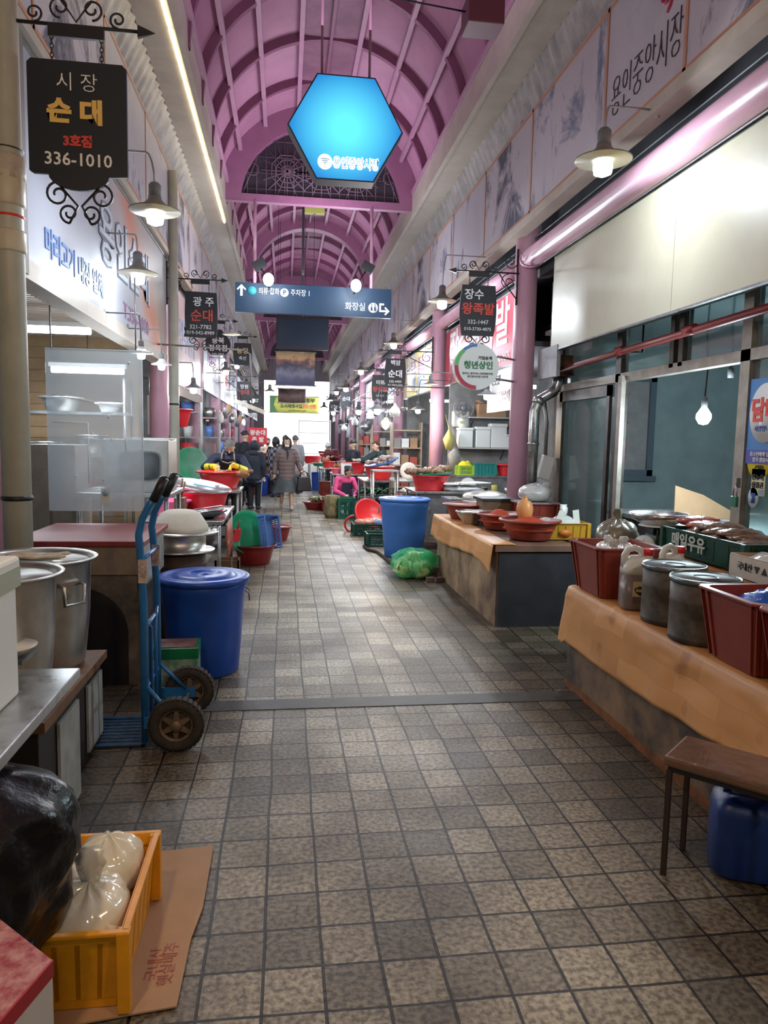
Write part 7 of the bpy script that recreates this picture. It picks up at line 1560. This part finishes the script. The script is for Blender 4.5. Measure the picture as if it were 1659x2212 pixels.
person((-.86,11.72,0), 0.0, 'grey-haired man in navy with a black apron and yellow gloves bending over the red basin', J, hair=HAIRG, vox=.009, look=(.75,0), clothes=(
    ('sweater', NAVY, top_(.80,.165,1,1,.066,.05), .012), ('apron', mat('black_apron', (.012,.012,.014), .6), apron, 0), ('apron_straps', mat('strap_pale', (.42,.38,.33), .6, var=.5, vs=60), straps, 0), ('glove', YG, gl_('R'), .008), ('glove', YG, gl_('L'), .008), ('face_mask', KLET, mask_b, 0), ('trousers', KLET, trousers(), .014), ('shoes', SH, shoes, .012)))
# --- customers seen from behind
J = base_pose(1.74); BLK = mat('black_coat', (.010,.012,.018), .75)
person((-.90,17.0,0), PI+.5, 'tall person in a black padded coat, back turned, at the left stalls', J, look=(.3,.2), face=False, clothes=(('coat', BLK, top_(.55,.19,1,1.08,.078,.06), .014), ('trousers', BLK, trousers(), .014), ('shoes', SH, shoes, .012)))
J = base_pose(1.50)
def hood(mb, J, Mh): mb.blob((0,.02,.0), (.105,.115,.125), 18, 10, amp=.08, M=Mh); mb.blob(J['neck']+V(0,.06,-.02), (.11,.08,.08), 14, 8, amp=.1)
person((-.66,16.3,0), PI-.3, 'shorter person in a dark hooded jacket with a striped trouser leg, back turned', J, face=False, clothes=(('jacket', mat('dark_navy_jacket', (.012,.018,.032), .75), top_(.68,.17,1,1.1,.072,.056), .014), ('hood', MATS['dark_navy_jacket'], hood, .012), ('jacket_hem', mat('denim_hem', (.12,.18,.28), .7), lambda mb, J, Mh: mb.lathe([(.185,.66),(.19,.60),(.17,.60)], 20, sy=.85), 0), ('trousers', BLK, trousers(.09,.068,.06), .014), ('trouser_stripe', WLET, lambda mb, J, Mh: mb.tube([J['hipR']+V(-.11,0,-.1), J['knR']+V(-.075,0,0), J['anR']+V(-.062,0,.03)], .006, 4), 0), ('shoes', SH, shoes, .012)))
PLD = mat('plaid_coat', (.2,.2,.2), .8); N, L, B = nodes(PLD); tc = N.new('ShaderNodeTexCoord'); ck = N.new('ShaderNodeTexChecker'); ck.inputs['Scale'].default_value = 11; ck.inputs['Color1'].default_value = (.02,.022,.03,1); ck.inputs['Color2'].default_value = (.22,.22,.26,1); L.new(tc.outputs['Object'], ck.inputs[0]); L.new(ck.outputs[0], B.inputs['Base Color'])
J = base_pose(1.60)
person((-.24,19.6,0), PI-.4, 'person with long black hair in a dark checked coat, back turned', J, hair_style='long', face=False, clothes=(('coat', PLD, top_(.55,.18,1,1.05,.074,.058), .014), ('side_hair', HAIRB, longhair, .01), ('trousers', BLK, trousers(), .014), ('shoes', SH, shoes, .012)))
J = base_pose(1.66)
person((.02,21.6,0), PI, 'person with short dark hair standing behind the checked coat', J, face=False, clothes=(('coat', mat('brown_jacket', (.10,.06,.05), .7), top_(.6,.17), .014), ('trousers', BLK, trousers(), .014), ('shoes', SH, shoes, .012)))
J = base_pose(1.66)
person((.30,20.8,0), PI+.3, 'person in a grey padded jacket with a grey cap, behind the walking woman', J, hair=HAIRG, face=False, clothes=(('jacket', mat('grey_jacket', (.30,.29,.30), .7), top_(.65,.18,1,1.05,.075,.058), .014), ('trousers', BLK, trousers(), .014), ('shoes', SH, shoes, .012)))
J = base_pose(1.56)
person((-.52,22.6,0), .2, 'pale-clothed vendor in a black mask behind the roast meat counter, far left', J, hair=HAIRR, clothes=(('blouse', mat('cream_blouse', (.50,.42,.32), .7), top_(.7,.15), .014), ('face_mask', KLET, mask_b, 0), ('trousers', BLK, trousers(), .014), ('shoes', SH, shoes, .012)))
# --- right-hand vendors
J = base_pose(1.60); J['chest'] = V(-.06,-.04,1.14); J['neck'] = V(-.13,-.06,1.31); J['head'] = V(-.17,-.08,1.44); J['shR'] = V(-.22,-.14,1.25); J['shL'] = V(.02,.10,1.26); J['elR'] = V(-.42,-.22,1.14); J['wrR'] = V(-.62,-.30,1.13); J['elL'] = V(.05,.0,1.02); J['wrL'] = V(-.12,-.16,.98)
person((2.20,16.25,0), 0, 'vendor with short reddish hair in a dark green coat reaching left across the counter', J, hair=HAIRR, look=(.2,-1.0), clothes=(('coat', mat('dark_green_coat', (.018,.04,.045), .75), top_(.70,.18,.35,1,.085,.075), .014), ('sleeve', mat('pale_sleeve', (.50,.45,.42), .8), lambda mb, J, Mh: limb(mb, [J['elR'].lerp(J['wrR'],.2), J['wrR']], [.045,.035]), .01), ('trousers', BLK, trousers(), .014), ('shoes', SH, shoes, .012)))
J = base_pose(1.56)
def beanie(mb, J, Mh): mb.blob((0,.012,.06), (.088,.10,.085), 16, 9, amp=.05, M=Mh, flatb=.03)
person((1.78,18.9,0), -.8, 'vendor in a black beanie and dark jacket behind the fourth right counter', J, hair_style='none', look=(.2,-.5), clothes=(('jacket', BLK, top_(.7,.17), .014), ('beanie', KLET, beanie, 0), ('trousers', BLK, trousers(), .014), ('shoes', SH, shoes, .012)))
J = base_pose(1.52); J['chest'] = V(-.05,-.10,1.10); J['neck'] = V(-.08,-.20,1.24); J['head'] = V(-.08,-.27,1.34); J['wrR'] = V(-.1,-.4,1.05); J['wrL'] = V(.1,-.4,1.05); J['elR'] = V(-.24,-.2,1.0); J['elL'] = V(.2,-.2,1.0)
person((1.42,22.0,0), -.2, 'vendor in a maroon top bending forward at the far right counter', J, look=(.7,.3), clothes=(('top', mat('maroon_top', (.12,.015,.02), .7), top_(.7,.17), .014), ('cap', WHITE, beanie, 0), ('trousers', BLK, trousers(), .014), ('shoes', SH, shoes, .012)))
# --- squatting woman in pink
J = base_pose(1.56); J['pel'] = V(0,.12,.34); J['chest'] = V(0,-.02,.62); J['neck'] = V(.03,-.10,.79); J['head'] = V(.06,-.17,.90)
J['shR'] = V(-.15,-.06,.74); J['shL'] = V(.19,-.07,.73); J['elR'] = V(-.22,-.12,.50); J['wrR'] = V(-.08,-.32,.42); J['elL'] = V(.26,-.14,.50); J['wrL'] = V(.14,-.34,.42)
for s, n in ((-1,'R'),(1,'L')): J['hip'+n] = V(s*.09,.12,.32); J['kn'+n] = V(s*.16,-.20,.42); J['an'+n] = V(s*.14,-.10,.08)
person((1.24,15.35,0), .25, 'woman in a pink top and dark apron squatting to sort greens on the right', J, hair_style='bun', look=(.5,.45), vox=.01, clothes=(('sweater', mat('pink_top', (.75,.08,.26), .7), top_(None,.15,1,1,.06,.045), .012), ('apron', mat('dark_apron2', (.03,.03,.06), .7), lambda mb, J, Mh: mb.grid(lambda u, v: (-.11+.22*u, -.20-.03*v+.02*math.cos((u-.5)*3), .34+.34*v), 6, 8), 0), ('trousers', mat('navy_trousers', (.02,.03,.10), .7), trousers(.10,.07,.055), .012), ('boots', SH, shoes, .012)))
t = thing('low_stool', 'low plastic stool under the squatting woman', 'stool', (1.21,15.50,0)); put('seat', MB().bx(-.13,.13,-.12,.12,.19,.22), BLUE, t, bevel=.01)
for x in (-.1,.1):
    for y in (-.09,.09): put('leg', MB().bx(x-.015,x+.015,y-.015,y+.015,0,.19), BLUE, t)
# ================================================================ last details
t = thing('junction_box', 'maroon metal box fixed high at the right side of the vault', 'box', aty(1052,18,5.2)); put('body', MB().bx(-.13,.13,0,.22,-.09,.10), mat('maroon_box', (.14,.04,.07), .5), t, bevel=.006)
put('conduit', MB().tube([(0,.1,.05),(.10,.1,.3),(.30,.1,.55)], .014, 6), MATS['maroon_box'], t); put('cable', MB().tube([(-.13,.1,.02),(-1.1,.1,.10),(-2.3,.1,.12)], .006, 5), IRON, t)
q0, q1 = aty(1062,835,8.6), aty(1100,895,8.6)
t = thing('paper_banner', 'white cloth banner with faint red lettering hanging below the dark red signboard', 'banner', (2.745,9.15,2.26)); put('cloth', MB().bx(-.004,.004,-.55,.55,-.27,.27), mat('banner_white', (.62,.60,.60), .6), t)
text('장수왕족발순대', .17, mat('faint_red', (.45,.20,.20), .6), t, (-.008,0,-.10), '-X', sx=.85); text('든든한', .13, KLET, t, (-.008,.15,.13), '-X', shear=.3)
put('cord', MB().tube([(0,-.5,.27),(0,-.5,.30)], .004, 4), IRON, t); put('cord', MB().tube([(0,.5,.27),(0,.5,.30)], .004, 4), IRON, t)
def steam(c, s, dens, label, seed):
    m = bpy.data.materials.new('steam'); m.use_nodes = True; nt = m.node_tree; nt.nodes.remove(nt.nodes['Principled BSDF'])
    v = nt.nodes.new('ShaderNodeVolumePrincipled'); v.inputs['Color'].default_value = (.95,.97,1,1); v.inputs['Anisotropy'].default_value = .2
    tc = nt.nodes.new('ShaderNodeTexCoord'); n = nt.nodes.new('ShaderNodeTexNoise'); n.inputs['Scale'].default_value = 3.2; n.inputs['Detail'].default_value = 3; n.inputs['Distortion'].default_value = .8
    ln = nt.nodes.new('ShaderNodeVectorMath'); ln.operation = 'LENGTH'; sc = nt.nodes.new('ShaderNodeVectorMath'); sc.operation = 'DIVIDE'; sc.inputs[1].default_value = s
    nt.links.new(tc.outputs['Object'], sc.inputs[0]); nt.links.new(sc.outputs[0], ln.inputs[0]); nt.links.new(tc.outputs['Object'], n.inputs['Vector'])
    mr = nt.nodes.new('ShaderNodeMapRange'); mr.inputs['From Min'].default_value = 1.0; mr.inputs['From Max'].default_value = .15; mr.inputs['To Min'].default_value = 0; mr.inputs['To Max'].default_value = 1; nt.links.new(ln.outputs['Value'], mr.inputs['Value'])
    m2 = nt.nodes.new('ShaderNodeMapRange'); m2.inputs['From Min'].default_value = .40; m2.inputs['From Max'].default_value = .62; m2.inputs['To Max'].default_value = dens; nt.links.new(n.outputs['Fac'], m2.inputs['Value'])
    mu = nt.nodes.new('ShaderNodeMath'); mu.operation = 'MULTIPLY'; nt.links.new(mr.outputs[0], mu.inputs[0]); nt.links.new(m2.outputs[0], mu.inputs[1]); nt.links.new(mu.outputs[0], v.inputs['Density'])
    nt.links.new(v.outputs[0], nt.nodes['Material Output'].inputs['Volume'])
    return single('steam', MB().blob((0,0,0), s, 20, 12, amp=0), m, label, 'steam', c, kind='stuff')
steam((-1.30,5.72,1.28), (.42,.40,.36), 2.6, 'white steam drifting above the dark red stove board', 1)
steam((-1.35,12.3,1.25), (.40,.5,.5), 1.6, 'thin steam rising behind the man with yellow gloves', 2)
